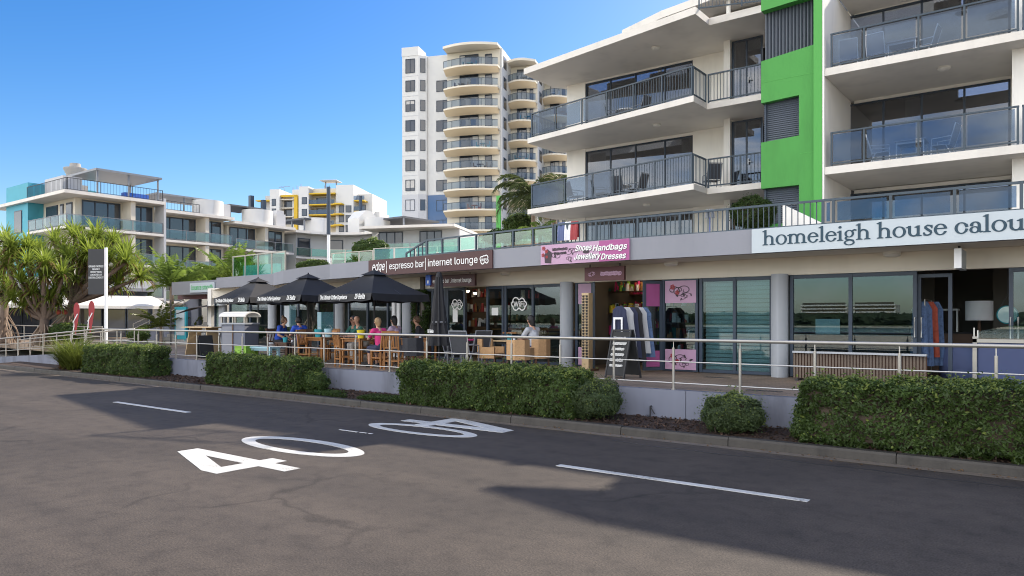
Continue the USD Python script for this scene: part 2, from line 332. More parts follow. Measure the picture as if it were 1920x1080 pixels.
MAT['pavers'] = usdkit.material(stage, '/World/Looks/pavers', {
    'g': ('geometry', {}), 'br': ('brick_texture', {'scale': 1., 'brick_width': .22, 'row_height': .11, 'mortar_size': .006, 'color1': (.25, .185, .135), 'color2': (.31, .235, .175), 'mortar': (.15, .12, .09)}),
    'n': ('noise_texture', {'scale': 1.2, 'detail': 5.}), 'r': ('rgb_ramp', {'ramp': [(.3, (.7, .7, .7)), (.65, (1.1, 1.1, 1.1))]}), 'm': ('mix', {'mix_type': 'multiply', 'fac': 1.}),
    'b': ('bump', {'strength': .3, 'distance': .005}), 'p': ('principled_bsdf', {'roughness': .8})},
    [('g.position', 'br.vector'), ('g.position', 'n.vector'), ('n.fac', 'r.fac'), ('br.color', 'm.color1'), ('r.color', 'm.color2'), ('m.color', 'p.base_color'), ('br.fac', 'b.height'), ('b.normal', 'p.normal')], surface='p.BSDF')
leafm('hedge_leaf', (.12, .19, .05), (.30, .39, .12), .35, .28, tip=(.60, .66, .32))
leafm('hedge_tip', (.34, .42, .10), (.58, .62, .22), .4, .3)
leafm('hedge_leaf_b', (.14, .20, .08), (.31, .38, .17), .35, .3, tip=(.46, .48, .25))
leafm('strap_leaf', (.34, .43, .07), (.66, .68, .16), .62, .35, tip=(.72, .64, .22))
leafm('grass_leaf', (.22, .27, .05), (.55, .50, .13), .45, .5, tip=(.62, .50, .2))
leafm('palm_leaf', (.26, .37, .07), (.54, .62, .15), .6, .35, tip=(.62, .58, .2))
leafm('palm_olive', (.15, .19, .07), (.36, .37, .14), .5, .35, tip=(.40, .36, .16))
leafm('palm_yellow', (.16, .19, .03), (.38, .34, .06), .4, .4)
leafm('dead_leaf', (.25, .14, .06), (.40, .25, .11), .3, .8)
leafm('cover_leaf', (.07, .12, .025), (.16, .22, .05), .3, .5)

# ------------------------------------------------------------------ lettering
def text(txt, h, bold=False, depth=.004, slant=0., width=None):
    m = meshkit.text_mesh(txt, h, depth, bold); v = np.array(m.vertices)
    v[:, 0] -= v[:, 0].min()
    if width: v[:, 0] *= width / v[:, 0].max()
    v[:, 0] += slant * v[:, 1]
    return M().add(v, m.faces)
def on_front(m, x, y, z):      # stand lettering up so that it faces -y with its left end at x
    return m.move(Rx(math.pi / 2), (x, y, z))
def serif(txt, h):
    """A bookish serif face drawn stroke by stroke; x-height 1, scaled so that it is h."""
    W, T = .17, .065
    def ell(cx, cy, rx, ry): return affinity.scale(Point(cx, cy).buffer(1, 24), rx, ry)
    def ring(cx, cy, rx, ry, w=W, t=T): return ell(cx, cy, rx, ry).difference(ell(cx, cy, rx - w, ry - t))
    def foot(x, s=.15): return Polygon([(x - W / 2 - s, 0), (x + W / 2 + s, 0), (x + W / 2 + s, .035), (x + W / 2, .10), (x - W / 2, .10), (x - W / 2 - s, .035)])
    def flag(x, y): return Polygon([(x - W / 2 - .17, y - .12), (x + W / 2, y + .02), (x + W / 2, y - .1), (x - W / 2, y - .18), (x - W / 2 - .17, y - .15)])
    def stem(x, y0, y1): return sbox(x - W / 2, y0, x + W / 2, y1)
    def arch(x0, x1):
        c, rx = (x0 + x1) / 2, (x1 - x0) / 2 + W / 2
        return unary_union([ring(c, .62, rx, .40, W, .1).intersection(sbox(x0 + .02, .62, 9, 2)), stem(x1, 0, .63), foot(x1)])
    G = {}
    G['h'] = (unary_union([stem(.25, 0, 1.6), flag(.25, 1.6), foot(.25), arch(.25, .88)]), 1.16)
    G['n'] = (unary_union([stem(.25, 0, 1.0), flag(.25, 1.0), foot(.25), arch(.25, .88)]), 1.16)
    G['m'] = (unary_union([stem(.25, 0, 1.0), flag(.25, 1.0), foot(.25), arch(.25, .84), arch(.84, 1.43)]), 1.72)
    G['u'] = (unary_union([stem(.22, .36, 1), flag(.22, 1), stem(.85, 0, 1), flag(.85, 1), Polygon([(.85, .1), (1.08, .06), (1.08, .02), (.85, 0)]), ring(.535, .38, .4, .40, W, .1).intersection(sbox(-1, -1, .85, .38))]), 1.14)
    G['l'] = (unary_union([stem(.25, 0, 1.6), flag(.25, 1.6), foot(.25)]), .52)
    G['i'] = (unary_union([stem(.25, 0, 1.0), flag(.25, 1.0), foot(.25), Point(.24, 1.36).buffer(.11)]), .52)
    G['o'] = (ring(.52, .5, .48, .53), 1.06)
    G['e'] = (unary_union([ring(.49, .5, .45, .53).difference(sbox(.5, .30, 2, .58)), sbox(.1, .56, .90, .63)]), .98)
    G['c'] = (unary_union([ring(.49, .5, .45, .53).difference(Polygon([(.5, .5), (2, .12), (2, .86)])), Point(.80, .78).buffer(.10)]), .96)
    G['d'] = (unary_union([ring(.48, .5, .44, .53), stem(.83, 0, 1.6), flag(.83, 1.6), Polygon([(.83, .1), (1.06, .06), (1.06, .02), (.83, 0)])]), 1.12)
    G['r'] = (unary_union([stem(.25, 0, 1.0), flag(.25, 1.0), foot(.25), ring(.52, .6, .3, .42, W, .09).intersection(sbox(.3, .72, .62, 2)), Point(.66, .88).buffer(.10)]), .78)
    G['a'] = (unary_union([stem(.72, .1, .7), ring(.46, .68, .345, .34, W, .07).intersection(sbox(-1, .68, 2, 2)), Point(.22, .72).buffer(.1), ring(.42, .28, .34, .30, W * .9, .06).difference(sbox(.7, -1, 2, 2)), Polygon([(.64, .14), (.80, .0), (.98, .06), (.98, .10), (.80, .12)])]), .98)
    G['s'] = (unary_union([LineString([(.68, .80), (.55, .94), (.38, .97), (.22, .86), (.22, .70), (.40, .55), (.58, .42), (.64, .27), (.56, .10), (.38, .03), (.22, .06), (.12, .22)]).buffer(.05), LineString([(.24, .74), (.40, .56), (.58, .40)]).buffer(.09), sbox(.66, .68, .71, .97), sbox(.10, .04, .15, .32)]), .80)
    G['g'] = (unary_union([ring(.46, .66, .36, .36, .14, .05), ring(.46, -.24, .42, .26, .12, .06), LineString([(.26, .36), (.16, .22), (.24, .10), (.5, .04), (.76, -.04)]).buffer(.06), LineString([(.7, .92), (.86, 1.02), (.98, .98)]).buffer(.055)]), 1.0)
    out, x = [], 0
    for ch in txt:
        if ch == ' ': x += .46; continue
        g, adv = G[ch]; out.append(affinity.translate(g, x, 0)); x += adv
    P = affinity.scale(unary_union(out), h, h, origin=(0, 0))
    return P, x * h
# ------------------------------------------------------------------ the setting: ground, road, kerb, bed, terrace
T = .687                                             # level of the cafe terrace
YK, YB, YW = 11.33, 11.48, 12.65                     # kerb face, kerb back, retaining wall face
def sheet(name, x0, x1, y0, y1, z, mat, n=1, kind='structure', cat=None, label=None):
    m = M().quad((x0, y0, z), (x1, y0, z), (x1, y1, z), (x0, y1, z))
    return single(name, m, mat, label, cat, None, kind)
sheet('ground', -900, 900, 12.9, 900, -.05, 'concrete')
sheet('road', -160, 90, -5.0, 11.06, 0, 'asphalt')
m = M().quad((-160, 11.05, .004), (90, 11.05, .004), (90, YK + .02, -.012), (-160, YK + .02, -.012)); single('gutter', m, 'gutter', kind='structure')
sheet('beach', -700, 700, -62, -4.98, -.03, 'sand')
sheet('river', -900, 900, -165, -61.9, -.4, 'water')
sheet('sand_bank', -900, 900, -190, -164, -.2, 'sand')
sheet('far_bank', -900, 900, -900, -189, -.1, 'grass')
bed = M().quad((-36, YB - .02, .10), (8, YB - .02, .10), (8, YW + .02, .16), (-36, YW + .02, .16)); single('garden_bed', bed, 'soil', kind='structure')
kerb = thing('kerb', 'stained concrete kerb along the far edge of the road', 'kerb', world=True, kind='structure')
kp = Polygon([(YK, -.05), (YK + .012, .10), (YK + .035, .13), (YB, .135), (YB, -.05)])
xk = 9.0; k = 0
while xk > -46:
    L = 2.38 if k % 3 else 1.9
    j = rng.normal(0, .004, 2)
    kerb.part('kerb_stone', M().prof(affinity.translate(kp, j[0], j[1]), xk - L + .012, xk), 'kerb_concrete'); xk -= L; k += 1
# painted markings
def mark(name, poly, label, cat, group=None): return single(name, M().ext(poly, .001, .006), 'road_paint', label, cat, group)
def worn(poly, a=.004, seed=1):
    r = np.random.default_rng(seed); out = poly
    return out
for x0, lab in ((-5.58, 'white centre dash in the shaded foreground on the right'), (-18.26, 'white centre dash left of the painted 40, in the building shadow')):
    mark('lane_dash', sbox(x0, 8.37, x0 + 3.28, 8.49), lab, 'lane marking', 'white dashes on the road centre')
mark('worn_dash', unary_union([sbox(-10.5, 8.74, -10.02, 8.78), sbox(-9.98, 8.76, -9.8, 8.79), sbox(-9.75, 8.76, -9.66, 8.80)]), 'worn remnant of a white dash beside the far painted zero', 'lane marking')
four = affinity.scale(unary_union([sbox(.60, 0, .84, 2.7), sbox(0, .62, 1.04, .98), Polygon([(0, .62), (0, 1.02), (.52, 2.7), (.84, 2.7), (.84, 2.35), (.70, 2.35), (.26, .98), (.26, .62)])]), 1.02, .93, origin=(.5, 0))
_o = affinity.scale(Point(0, 0).buffer(1, 32), .5, 1.38); _i = affinity.scale(Point(0, 0).buffer(1, 32), .33, 1.08)
zero = _o.difference(_i)
def near(p, yc, w=.5): return affinity.affine_transform(p, [0, -1, 1, 0, -8.25, yc])       # up = -x, right = +y
mark('road_number', affinity.affine_transform(four, [0, -1, 1, 0, -8.20, 5.33]), 'white painted numeral 4 in the near lane', 'road marking')
mark('road_number', affinity.affine_transform(zero, [0, -1, 1.0, 0, -9.66, 7.27]), 'white painted numeral 0 in the near lane, right of the 4', 'road marking')
mark('road_number', affinity.affine_transform(zero, [0, .93, -.82, 0, -9.33, 9.62]), 'white painted numeral 0 in the far lane, upside down', 'road marking')
mark('road_number', affinity.affine_transform(four, [0, 1, -1.0, 0, -10.45, 11.08]), 'white painted numeral 4 in the far lane near the kerb', 'road marking')
# tar seam along the far lane
sp = [(x, 10.62 + .05 * math.sin(x * 1.7) + .03 * math.sin(x * 5.1)) for x in np.arange(-6, 8, .15)]
single('road_seam', M().ext(LineString(sp).buffer(.018), .0005, .003), 'black_metal', 'thin dark crack along the far lane near the kerb', 'crack')
# retaining wall (with the ramp wall falling to the left)
wall = thing('retaining_wall', 'low blue-grey rendered wall between the garden bed and the terrace', 'wall', (0, YW, 0), world=True)
xs = [8, 4.2, -.6, -5.6, -10.6, -15.6, -20.6, -25.6, -30.2]
for a, b in zip(xs[:-1], xs[1:]):
    wall.part('wall_panel', M().bx(b + .006, a - .006, YW, YW + .2, -.05, T - .004), 'wall_grey')
wall.part('wall_panel', M().extf(Polygon([(-30.212, -.05), (-30.212, T - .004), (-40, .2), (-52, .0), (-52, -.05)]), YW, YW + .2), 'wall_grey')
single('drain_tap', M().tube([(-6.28, YW - .06, .14), (-6.28, YW - .06, .36)], .014).tube([(-6.28, YW - .06, .36), (-6.20, YW - .04, .22)], .01).tube([(-6.28, YW - .06, .36), (-6.28, YW, .36)], .012),
       'black_metal', 'small black garden tap standing against the retaining wall', 'tap')
terr = M().ext(Polygon([(8, YW + .2), (8, 17.2), (-14, 17.4), (-34, 22), (-34, 60), (-62, 60), (-62, 12), (-58, 16.6), (-30.3, YW + .2 + 1.5), (-30.3, YW + .2)]), T - .3, T)
single('terrace', terr, 'pavers', kind='structure')
single('ramp', M().add([(-30.3, YW + .2, T - .01), (-30.3, YW + 1.7, T - .01), (-44, YW + 1.7, .06), (-44, YW + .2, .06)], [(0, 1, 2, 3)]), 'pavers', kind='structure')
for i, (px, py, dx) in enumerate([(1432, 733, .32), (1345, 708, .3)]):
    p = at_z(px, py, T)
    single('drain_grate', M().ext(unary_union([sbox(p[0] - dx, p[1] - .07, p[0] + dx, p[1] + .07).difference(sbox(p[0] - dx + .02, p[1] - .05, p[0] + dx - .02, p[1] + .05))] +
        [sbox(p[0] - dx + .02 + k * .06, p[1] - .05, p[0] - dx + .05 + k * .06, p[1] + .05) for k in range(int(dx * 2 / .06) - 1)]), T + .001, T + .006), 'black_metal',
        ['dark drain grate near the terrace edge by the large right hedge', 'dark drain grate in the paving before the blinds window'][i], 'drain grate')
# mulch flakes in the bed
def flakes(n, x0, x1, y0, y1, zf, s, seed):
    r = np.random.default_rng(seed); c = np.stack([r.uniform(x0, x1, n), r.uniform(y0, y1, n)], 1)
    z = zf(c[:, 1]) + r.uniform(0, .03, n)
    a = r.uniform(0, 2 * math.pi, n); l = s * r.uniform(.5, 1.5, n); w = l * r.uniform(.3, .6, n); tl = r.normal(0, .35, n)
    d = np.stack([np.cos(a), np.sin(a), tl], 1) * l[:, None]; e = np.stack([-np.sin(a), np.cos(a), r.normal(0, .35, n)], 1) * w[:, None]
    p = np.column_stack([c, z]); v = np.stack([p - d - e, p + d - e, p + d + e, p - d + e], 1).reshape(-1, 3)
    return v, np.arange(n * 4).reshape(-1, 4)
single('mulch', M().add(*flakes(16000, -27, 7.5, YB - .01, YW, lambda y: .105 + (y - YB) * .05, .022, 3)), 'mulch', 'brown bark mulch over the garden bed', 'mulch', kind='stuff')

# ------------------------------------------------------------------ leaves
def leaves(c, nrm, size, r, droop=.3, asp=.55):
    """folded diamond leaves at c facing roughly nrm"""
    n = len(c); d = r.normal(size=(n, 3)); nrm = nrm + r.normal(0, .55, (n, 3)); nrm /= np.linalg.norm(nrm, axis=1, keepdims=True)
    d -= nrm * (d * nrm).sum(1, keepdims=True); d /= np.linalg.norm(d, axis=1, keepdims=True); e = np.cross(nrm, d)
    s = size * r.uniform(.6, 1.35, (n, 1))
    a = c - d * s * .5; b = c + d * s * .5 - nrm * s * droop * .3; up = nrm * s * .12
    v = np.stack([a, c + e * s * asp * .5 + up, b, c - e * s * asp * .5 + up], 1).reshape(-1, 3)
    i = np.arange(n)[:, None] * 4
    return v, np.vstack([i + [0, 1, 2], i + [0, 2, 3]])
def hedge(name, label, cat, x0, x1, y0, y1, z0, z1, n, seed, group=None, leaf=.062, rnd=.14, mat='hedge_leaf', blob=False):
    r = np.random.default_rng(seed); th = thing(name, label, cat, ((x0 + x1) / 2, (y0 + y1) / 2, z0), group=group, world=True)
    c0 = np.array([(x0 + x1) / 2, (y0 + y1) / 2, (z0 + z1) / 2]); hs = np.array([x1 - x0, y1 - y0, z1 - z0]) / 2
    def shape(d):                                   # direction -> surface point and normal
        if blob:
            p = d * hs; nn = d / hs; nn /= np.linalg.norm(nn, axis=1, keepdims=True); p[:, 2] = np.maximum(p[:, 2], -hs[2] * .9); return c0 + p, nn
        q = d
        inner = hs - rnd; p = np.clip(q, -inner, inner); nn = q - p; L = np.linalg.norm(nn, axis=1, keepdims=True); nn = nn / np.maximum(L, 1e-6)
        return c0 + p + nn * rnd, nn
    if blob: d = r.normal(size=(n, 3)); d /= np.linalg.norm(d, axis=1, keepdims=True)
    else:
        A = np.array([hs[1] * hs[2], hs[0] * hs[2], hs[0] * hs[1]]); ax = r.choice(3, n, p=A / A.sum()); d = r.uniform(-1, 1, (n, 3)) * hs
        d[np.arange(n), ax] = np.sign(r.uniform(-1, 1, n)) * hs[ax]
    p, nn = shape(d)
    f = meshkit.fbm(p * 2.6, 4, seed) - .5; f2 = meshkit.noise(p * 9, seed + 5) - .5
    off = f * .36 + f2 * .12 - np.abs(r.normal(0, .045, n)); spr = r.random(n) < .035; off[spr] += r.uniform(.03, .15, spr.sum())
    p = p + nn * off[:, None]; p[:, 2] = np.maximum(p[:, 2], z0 + .02)
    dead = (meshkit.noise(p * 3.1, seed + 9) > .80) & (r.random(n) < .5)
    nn2 = nn + np.array([0, 0, .35]); tip = ~dead & (r.random(n) < np.clip((p[:, 2] - z1 + .16) * 2.2 + .02, .02, .5) * (meshkit.noise(p * 5, seed + 3) > .35)) & (mat in ('hedge_leaf', 'hedge_leaf_b'))
    p[tip] += nn[tip] * .03
    th.part('foliage', M().add(*leaves(p[~dead & ~tip], nn2[~dead & ~tip], leaf, r)), mat, kind='stuff')
    if tip.any(): th.part('new_shoots', M().add(*leaves(p[tip], nn2[tip], leaf * .9, r)), 'hedge_tip', kind='stuff')
    m = trimesh.creation.icosphere(4, 1.0) if blob else trimesh.creation.box(2 * hs).subdivide().subdivide().subdivide().subdivide()
    v = np.array(m.vertices); pp, n2 = shape(v if blob else v * 1.0)
    pp = pp + n2 * ((meshkit.fbm(pp * 2.6, 4, seed) - .5) * .36 - .12)[:, None]
    th.part('inner_twigs', (pp, m.faces), 'stem', smooth=True)
    st = M()
    for k in range(max(3, int((x1 - x0) * 5))):
        x = r.uniform(x0 + .1, x1 - .1); y = r.uniform(y0 + .1, y1 - .1); st.tube([(x, y, z0 - .02), (x + r.normal(0, .04), y + r.normal(0, .04), z0 + .35)], .012, 5)
    th.part('stem', st, 'stem', kind='stuff')
    return th
HG = 'clipped hedges in the roadside garden bed'
def hx(px, y=11.75): return on_y(px, y)
hedge('box_hedge', 'longest clipped green hedge, in the bed at the right', 'hedge', hx(1500), 7.4, 11.55, 12.55, .10, 1.07, 95000, 11, HG)
hedge('box_hedge', 'clipped hedge in front of the folded black umbrella', 'hedge', hx(752), hx(1078), 11.62, 12.55, .10, .98, 54000, 12, HG)
hedge('box_hedge', 'clipped hedge in front of the grey bin housing', 'hedge', hx(388), hx(560), 11.65, 12.55, .10, .95, 38000, 13, HG)
hedge('box_hedge', 'bright-tipped clipped hedge beside the yellow grass clump', 'hedge', hx(170, 12), hx(289, 12), 11.7, 12.6, .10, 1.06, 40000, 14, HG)
hedge('round_bush', 'small round green bush alone before the bare wall', 'bush', hx(1312), hx(1424), 11.6, 12.5, .10, .74, 17000, 15, blob=True, leaf=.042, mat='hedge_leaf_b')
hedge('round_bush', 'low bush against the right end of the middle hedge', 'bush', hx(1056), hx(1146), 11.6, 12.5, .10, .80, 15000, 16, blob=True, leaf=.042, mat='hedge_leaf_b')
hedge('round_bush', 'small dark bush at the right end of the hedge below the bin', 'bush', hx(549), hx(594), 11.7, 12.4, .10, .68, 9000, 17, blob=True, leaf=.045)
hedge('round_bush', 'low sparse shoots at the left foot of the longest hedge', 'bush', hx(1474), hx(1540), 11.6, 12.2, .10, .62, 4000, 18, blob=True, leaf=.05)
lf_ = np.random.default_rng(77); nl = 260; lc = np.stack([lf_.uniform(-30, 6, nl), YK - .02 - np.abs(lf_.normal(0, .16, nl)), np.full(nl, .012)], 1)
single('leaf_litter', M().add(*leaves(lc, np.tile([0, 0, 3.], (nl, 1)), .05, lf_)), 'dead_leaf', 'scattered dry leaves along the gutter', 'leaves', kind='stuff')
r_ = np.random.default_rng(21); n = 7000
c = np.stack([r_.uniform(hx(585), hx(755), n), r_.uniform(11.55, 12.2, n), np.zeros(n)], 1); kf = meshkit.noise(c * 2.0, 3); c = c[kf > .42]; c[:, 2] = .12 + r_.uniform(0, .09, len(c))
single('ground_cover', M().add(*leaves(c, np.tile([0, 0, 1.], (len(c), 1)), .05, r_)), 'cover_leaf', 'low green ground cover in the bed below the wooden chairs', 'ground cover', kind='stuff')
def blades(m, base, n, L, w, r, spread=1.0, up=.5, seg=4, droop=.9, rad=.0):
    for _ in range(n):
        a = r.uniform(0, 2 * math.pi); el = r.uniform(up, 1.45) if spread else 1.2; l = L * r.uniform(.6, 1.1)
        h = np.array([math.cos(a), math.sin(a), 0]); s = np.array([-math.sin(a), math.cos(a), 0]); p = np.array(base, float) + h * r.uniform(0, max(rad, 1e-3)); v = []
        for k in range(seg + 1):
            t = k / seg; ww = w * (1 - t ** 2.2) * .5 + .002
            v += [p - s * ww, p + s * ww]
            e = el - droop * t * 1.5
            p = p + (h * math.cos(e) + np.array([0, 0, math.sin(e)])) * l / seg
        m.add(v, [(2 * k, 2 * k + 1, 2 * k + 3, 2 * k + 2) for k in range(seg)])
    return m
gx = on_y(136, 12.1)
g = thing('grass_clump', 'tall yellow-green grass clump left of the clipped hedges', 'ornamental grass', (gx, 12.1, .1), world=True)
mg = M()
for k in range(22): blades(mg, (gx + r_.uniform(-.65, .65), 12.1 + r_.uniform(-.3, .3), .1), 46, 1.5, .026, r_, up=.85, droop=.7)
g.part('blade', mg, 'grass_leaf', kind='stuff')
md = M()
for k in range(10): blades(md, (gx + r_.uniform(-.5, .5), 12.1 + r_.uniform(-.3, .3), .1), 14, .8, .02, r_, up=.2, droop=.9)
g.part('dry_blade', md, 'dead_leaf', kind='stuff')
cx_ = on_y(1665, 12.7)
cg = thing('cactus', 'small bright green cactus behind the longest hedge', 'cactus', (cx_, 12.9, T))
for i, (dx, h) in enumerate(((-.06, .30), (0, .38), (.07, .26), (.03, .2))):
    cg.part('stalk', M().tube([(dx, .02 * i, 0), (dx, .02 * i, h * .8), (dx, .02 * i, h)], [.035, .04, .012], 7), 'cover_leaf')

# ------------------------------------------------------------------ terrace railing
RZ = 1.60
rail = thing('terrace_railing', 'long stainless steel railing along the terrace edge', 'railing', (0, YW + .1, T), world=True)
yr = YW + .1
rail.part('top_rail', M().tube([(7.5, yr, RZ), (-28.6, yr, RZ)], .032, 10), 'steel', smooth=True)
rail.part('middle_rail', M().tube([(7.5, yr, RZ - .40), (-28.6, yr, RZ - .40)], .013, 6), 'steel_bright', smooth=True)
rail.part('lower_rail', M().tube([(7.5, yr, T + .12), (-28.6, yr, T + .12)], .013, 6), 'steel_bright', smooth=True)
for k in range(-6, 23):
    x = -.874 - 1.253 * k
    if x < -28.7: break
    p = rail.part('post', M().tube([(x, yr, T - .01), (x, yr, RZ - .14)], .025, 10), 'steel', smooth=True)
    p.part('pin', M().tube([(x, yr, RZ - .14), (x, yr, RZ - .02)], .009, 6), 'steel_bright')
    p.part('base_ring', M().cyl(x, yr, T - .004, T + .012, .045, 10), 'steel')
rr = thing('ramp_railing', 'steel railing falling along the ramp at the left', 'railing', (-33, yr, T), world=True)
A, B = np.array([-28.6, yr, RZ + .02]), np.array([-40.5, yr, .98])
def along(t): return A + (B - A) * t
for dz, rd, nm in ((0, .030, 'top_rail'), (-.28, .016, 'middle_rail'), (-.56, .016, 'lower_rail')):
    rr.part(nm, M().tube([along(0) + (0, 0, dz), along(1) + (0, 0, dz)], rd, 8), 'steel', smooth=True)
for k in range(10): p = along(k / 9); rr.part('post', M().tube([p, p - (0, 0, .92)], .024, 8), 'steel', smooth=True)
r2 = thing('ramp_railing', 'steel railing on the back side of the ramp, before the trees', 'railing', (-33, yr + 1.5, T), world=True)
A2, B2 = np.array([-29.5, yr + 1.6, RZ]), np.array([-41, yr + 1.6, .95])
for dz, rd, nm in ((0, .028, 'top_rail'), (-.4, .016, 'middle_rail')): r2.part(nm, M().tube([A2 + (0, 0, dz), B2 + (0, 0, dz)], rd, 8), 'steel', smooth=True)
for k in range(9): p = A2 + (B2 - A2) * k / 8; r2.part('post', M().tube([p, p - (0, 0, .9)], .022, 8), 'steel', smooth=True)
r3 = thing('plaza_railing', 'level steel railing behind the ramp, round the pandanus planter', 'railing', (-38, 16, T), world=True)
pa, pb = np.array([*(ray(192) * 33), 1.62]), np.array([*(ray(-60) * 46), 1.62])
for dz, rd, nm in ((0, .028, 'top_rail'), (-.42, .016, 'middle_rail')): r3.part(nm, M().tube([pa + (0, 0, dz), pb + (0, 0, dz)], rd, 8), 'steel', smooth=True)
for k in range(11): p = pa + (pb - pa) * k / 10; r3.part('post', M().tube([p, p - (0, 0, .93)], .024, 8), 'steel', smooth=True)
# ------------------------------------------------------------------ railings with balusters or glass
def railing(par, p0, p1, z, h, spec, mat='rail_navy', glass='rail_glass', rod=.03, name='railing', zl=None, bal=.11, split=False):
    """spec: list of (t0, t1, kind) kind 'g' glass or 'b' balusters; posts at the ends of each."""
    p0, p1 = np.array(p0, float), np.array(p1, float); e = p1 - p0; L = np.linalg.norm(e); e = e / L; zl = z + .09 if zl is None else zl
    P = lambda t, zz: np.array([*(p0 + e * L * t), zz])
    m = M().beam(P(0, z + h), P(1, z + h), .055, .045).beam(P(0, zl), P(1, zl), .04, .04)
    R = par.part(name, m, mat); seen = set()
    for t0, t1, k in spec:
        for t in (t0, t1):
            tt = min(max(t, .03 / L), 1 - .03 / L)
            if round(tt, 3) in seen: continue
            seen.add(round(tt, 3)); q = P(tt, z)
            R.part('post', M().beam(q, P(tt, z + h - .022), .05, .05, up=(*e, 0)), mat)
        if k == 'g':
            a, b = P(t0, zl + .05) + [*(e * .07), 0], P(t1, zl + .05) - [*(e * .07), 0]
            nn = np.array([-e[1], e[0], 0]) * .005; top = np.array([0, 0, z + h - .05 - zl - .05])
            g = M().add([a - nn, b - nn, b - nn + top, a - nn + top, a + nn, b + nn, b + nn + top, a + nn + top], [(0, 1, 2, 3), (5, 4, 7, 6), (3, 2, 6, 7), (1, 0, 4, 5), (4, 0, 3, 7), (1, 5, 6, 2)])
            R.part('glass_panel', g, glass)
        elif k == 'b':
            nb = max(2, int(L * (t1 - t0) / bal)); mb = M()
            for i in range(1, nb): t = t0 + (t1 - t0) * i / nb; mb = M() if split else mb; mb.beam(P(t, zl), P(t, z + h - .02), .018, .018, up=(*e, 0)); split and R.part('baluster', mb, mat)
            if not split: R.part('baluster', mb, mat, kind='stuff')
    return R
def gb(cuts):
    return [(a, b, k) for a, b, k in zip(cuts[0::2][:-1], cuts[2::2], cuts[1::2])]
def frame_xz(x0, x1, y, z0, z1, w=.06, d=.08):
    return M().bx(x0, x0 + w, y - d / 2, y + d / 2, z0, z1).bx(x1 - w, x1, y - d / 2, y + d / 2, z0, z1).bx(x0 + w, x1 - w, y - d / 2, y + d / 2, z1 - w, z1).bx(x0 + w, x1 - w, y - d / 2, y + d / 2, z0, z0 + w)
def window(par, xs, y, z0, z1, mat='navy_frame', glass='slider_glass', w=.06, name='window', label=None, room=True, cur=()):
    """panes between the xs; a frame, each pane, and a dark room with curtains behind"""
    f = frame_xz(xs[0], xs[-1], y, z0, z1, w)
    for x in xs[1:-1]: f.bx(x - w / 2, x + w / 2, y - .03, y + .03, z0 + w, z1 - w)
    W = par.part(name, f, mat, label)
    for a, b in zip(xs[:-1], xs[1:]):
        W.part('pane', M().bx(a + w / 2, b - w / 2, y - .006, y + .006, z0 + w * .8, z1 - w * .8), glass)
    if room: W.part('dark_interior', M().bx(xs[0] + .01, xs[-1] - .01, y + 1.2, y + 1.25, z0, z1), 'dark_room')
    for a, b in cur:
        n = max(6, int((b - a) / .05)); tt = np.linspace(a, b, n * 2); yy = y + .22 + .04 * np.sin(np.arange(n * 2) * 1.57)
        v = np.vstack([np.stack([tt, yy, np.full(n * 2, z0 + .04)], 1), np.stack([tt, yy, np.full(n * 2, z1 - .08)], 1)]); i = np.arange(n * 2 - 1)
        W.part('curtain', M().add(v, np.stack([i, i + 1, i + 1 + n * 2, i + n * 2], 1)), 'curtain', smooth=True)
    return W

def flourish(x, z, s, seed, n=3):
    r = np.random.default_rng(seed); g = []
    for k in range(n):
        a0 = r.uniform(0, 6.28); sg = r.choice([-1, 1]); t = np.linspace(0, 1, 24)
        rad = s * (1 - t * .85); pts = [(x + (k - n / 2) * s * .8 + rad[i] * math.cos(a0 + sg * t[i] * 7), z + rad[i] * .7 * math.sin(a0 + sg * t[i] * 7)) for i in range(24)]
        g.append(LineString(pts).buffer(s * .045)); e = pts[0]; g.append(affinity.rotate(affinity.scale(Point(*e).buffer(1), s * .28, s * .13), r.uniform(0, 180)))
    return unary_union(g)
def scribble(x, z, w, h, seed):
    r = np.random.default_rng(seed); n = int(w / h * 6) + 6; t = np.linspace(0, 1, n * 4)
    return LineString(np.stack([x + w * t + .3 * h * np.sin(t * n * 2.6), z + h * (.5 + .5 * np.sin(t * n * 2.6 + 1.3) * (.5 + .5 * meshkit.noise(np.stack([t * n, t * 0, t * 0 + seed], 1))))], 1)).buffer(h * .10)
def rose(x, z, s): return unary_union([Point(x + s * .55 * math.cos(k * 1.257), z + s * .55 * math.sin(k * 1.257)).buffer(s * .45) for k in range(5)]).difference(unary_union([Point(x, z).buffer(s * .3).boundary.buffer(s * .05), Point(x, z).buffer(s * .65).boundary.buffer(s * .04)]))
# ------------------------------------------------------------------ the row of shops
shop = thing('shop_building', 'long single-storey row of shops with grey awning fascia, under the apartments', 'building', (0, 17, T), world=True)
FP = [(9, 15.5), (-9, 15.55), (-15.4, 16.1), (-18.1, 16.4), (-20.6, 16.75), (-22.9, 17.2), (-24.7, 17.8), (-26.4, 18.55)]
FL = [(-26.45, 18.62), (-29, 18.75), (-31.3, 18.95)]
GP = [(9, 16.95), (-9, 17.0), (-15.4, 17.5), (-18.1, 17.8), (-22.9, 18.6), (-26.4, 19.5), (-33.0, 19.75)]
ZS = 3.37
def strip(poly, d): return Polygon(list(poly) + [(x, y + d) for x, y in reversed(poly)])
shop.part('fascia', M().ext(strip(FP, .16), ZS, 3.88), 'grey_render')
shop.part('fascia', M().ext(strip(FL, .16), ZS + .02, 3.86), 'grey_render', 'lower grey fascia at the left end')
shop.part('soffit', M().ext(Polygon([(x, y + .16) for x, y in FP + FL[1:]] + [(x, y + .02) for x, y in reversed(GP)]), ZS, ZS + .06), 'soffit')
shop.part('beam', M().ext(strip(GP, .25), 2.97, ZS - .003), 'cream_render')
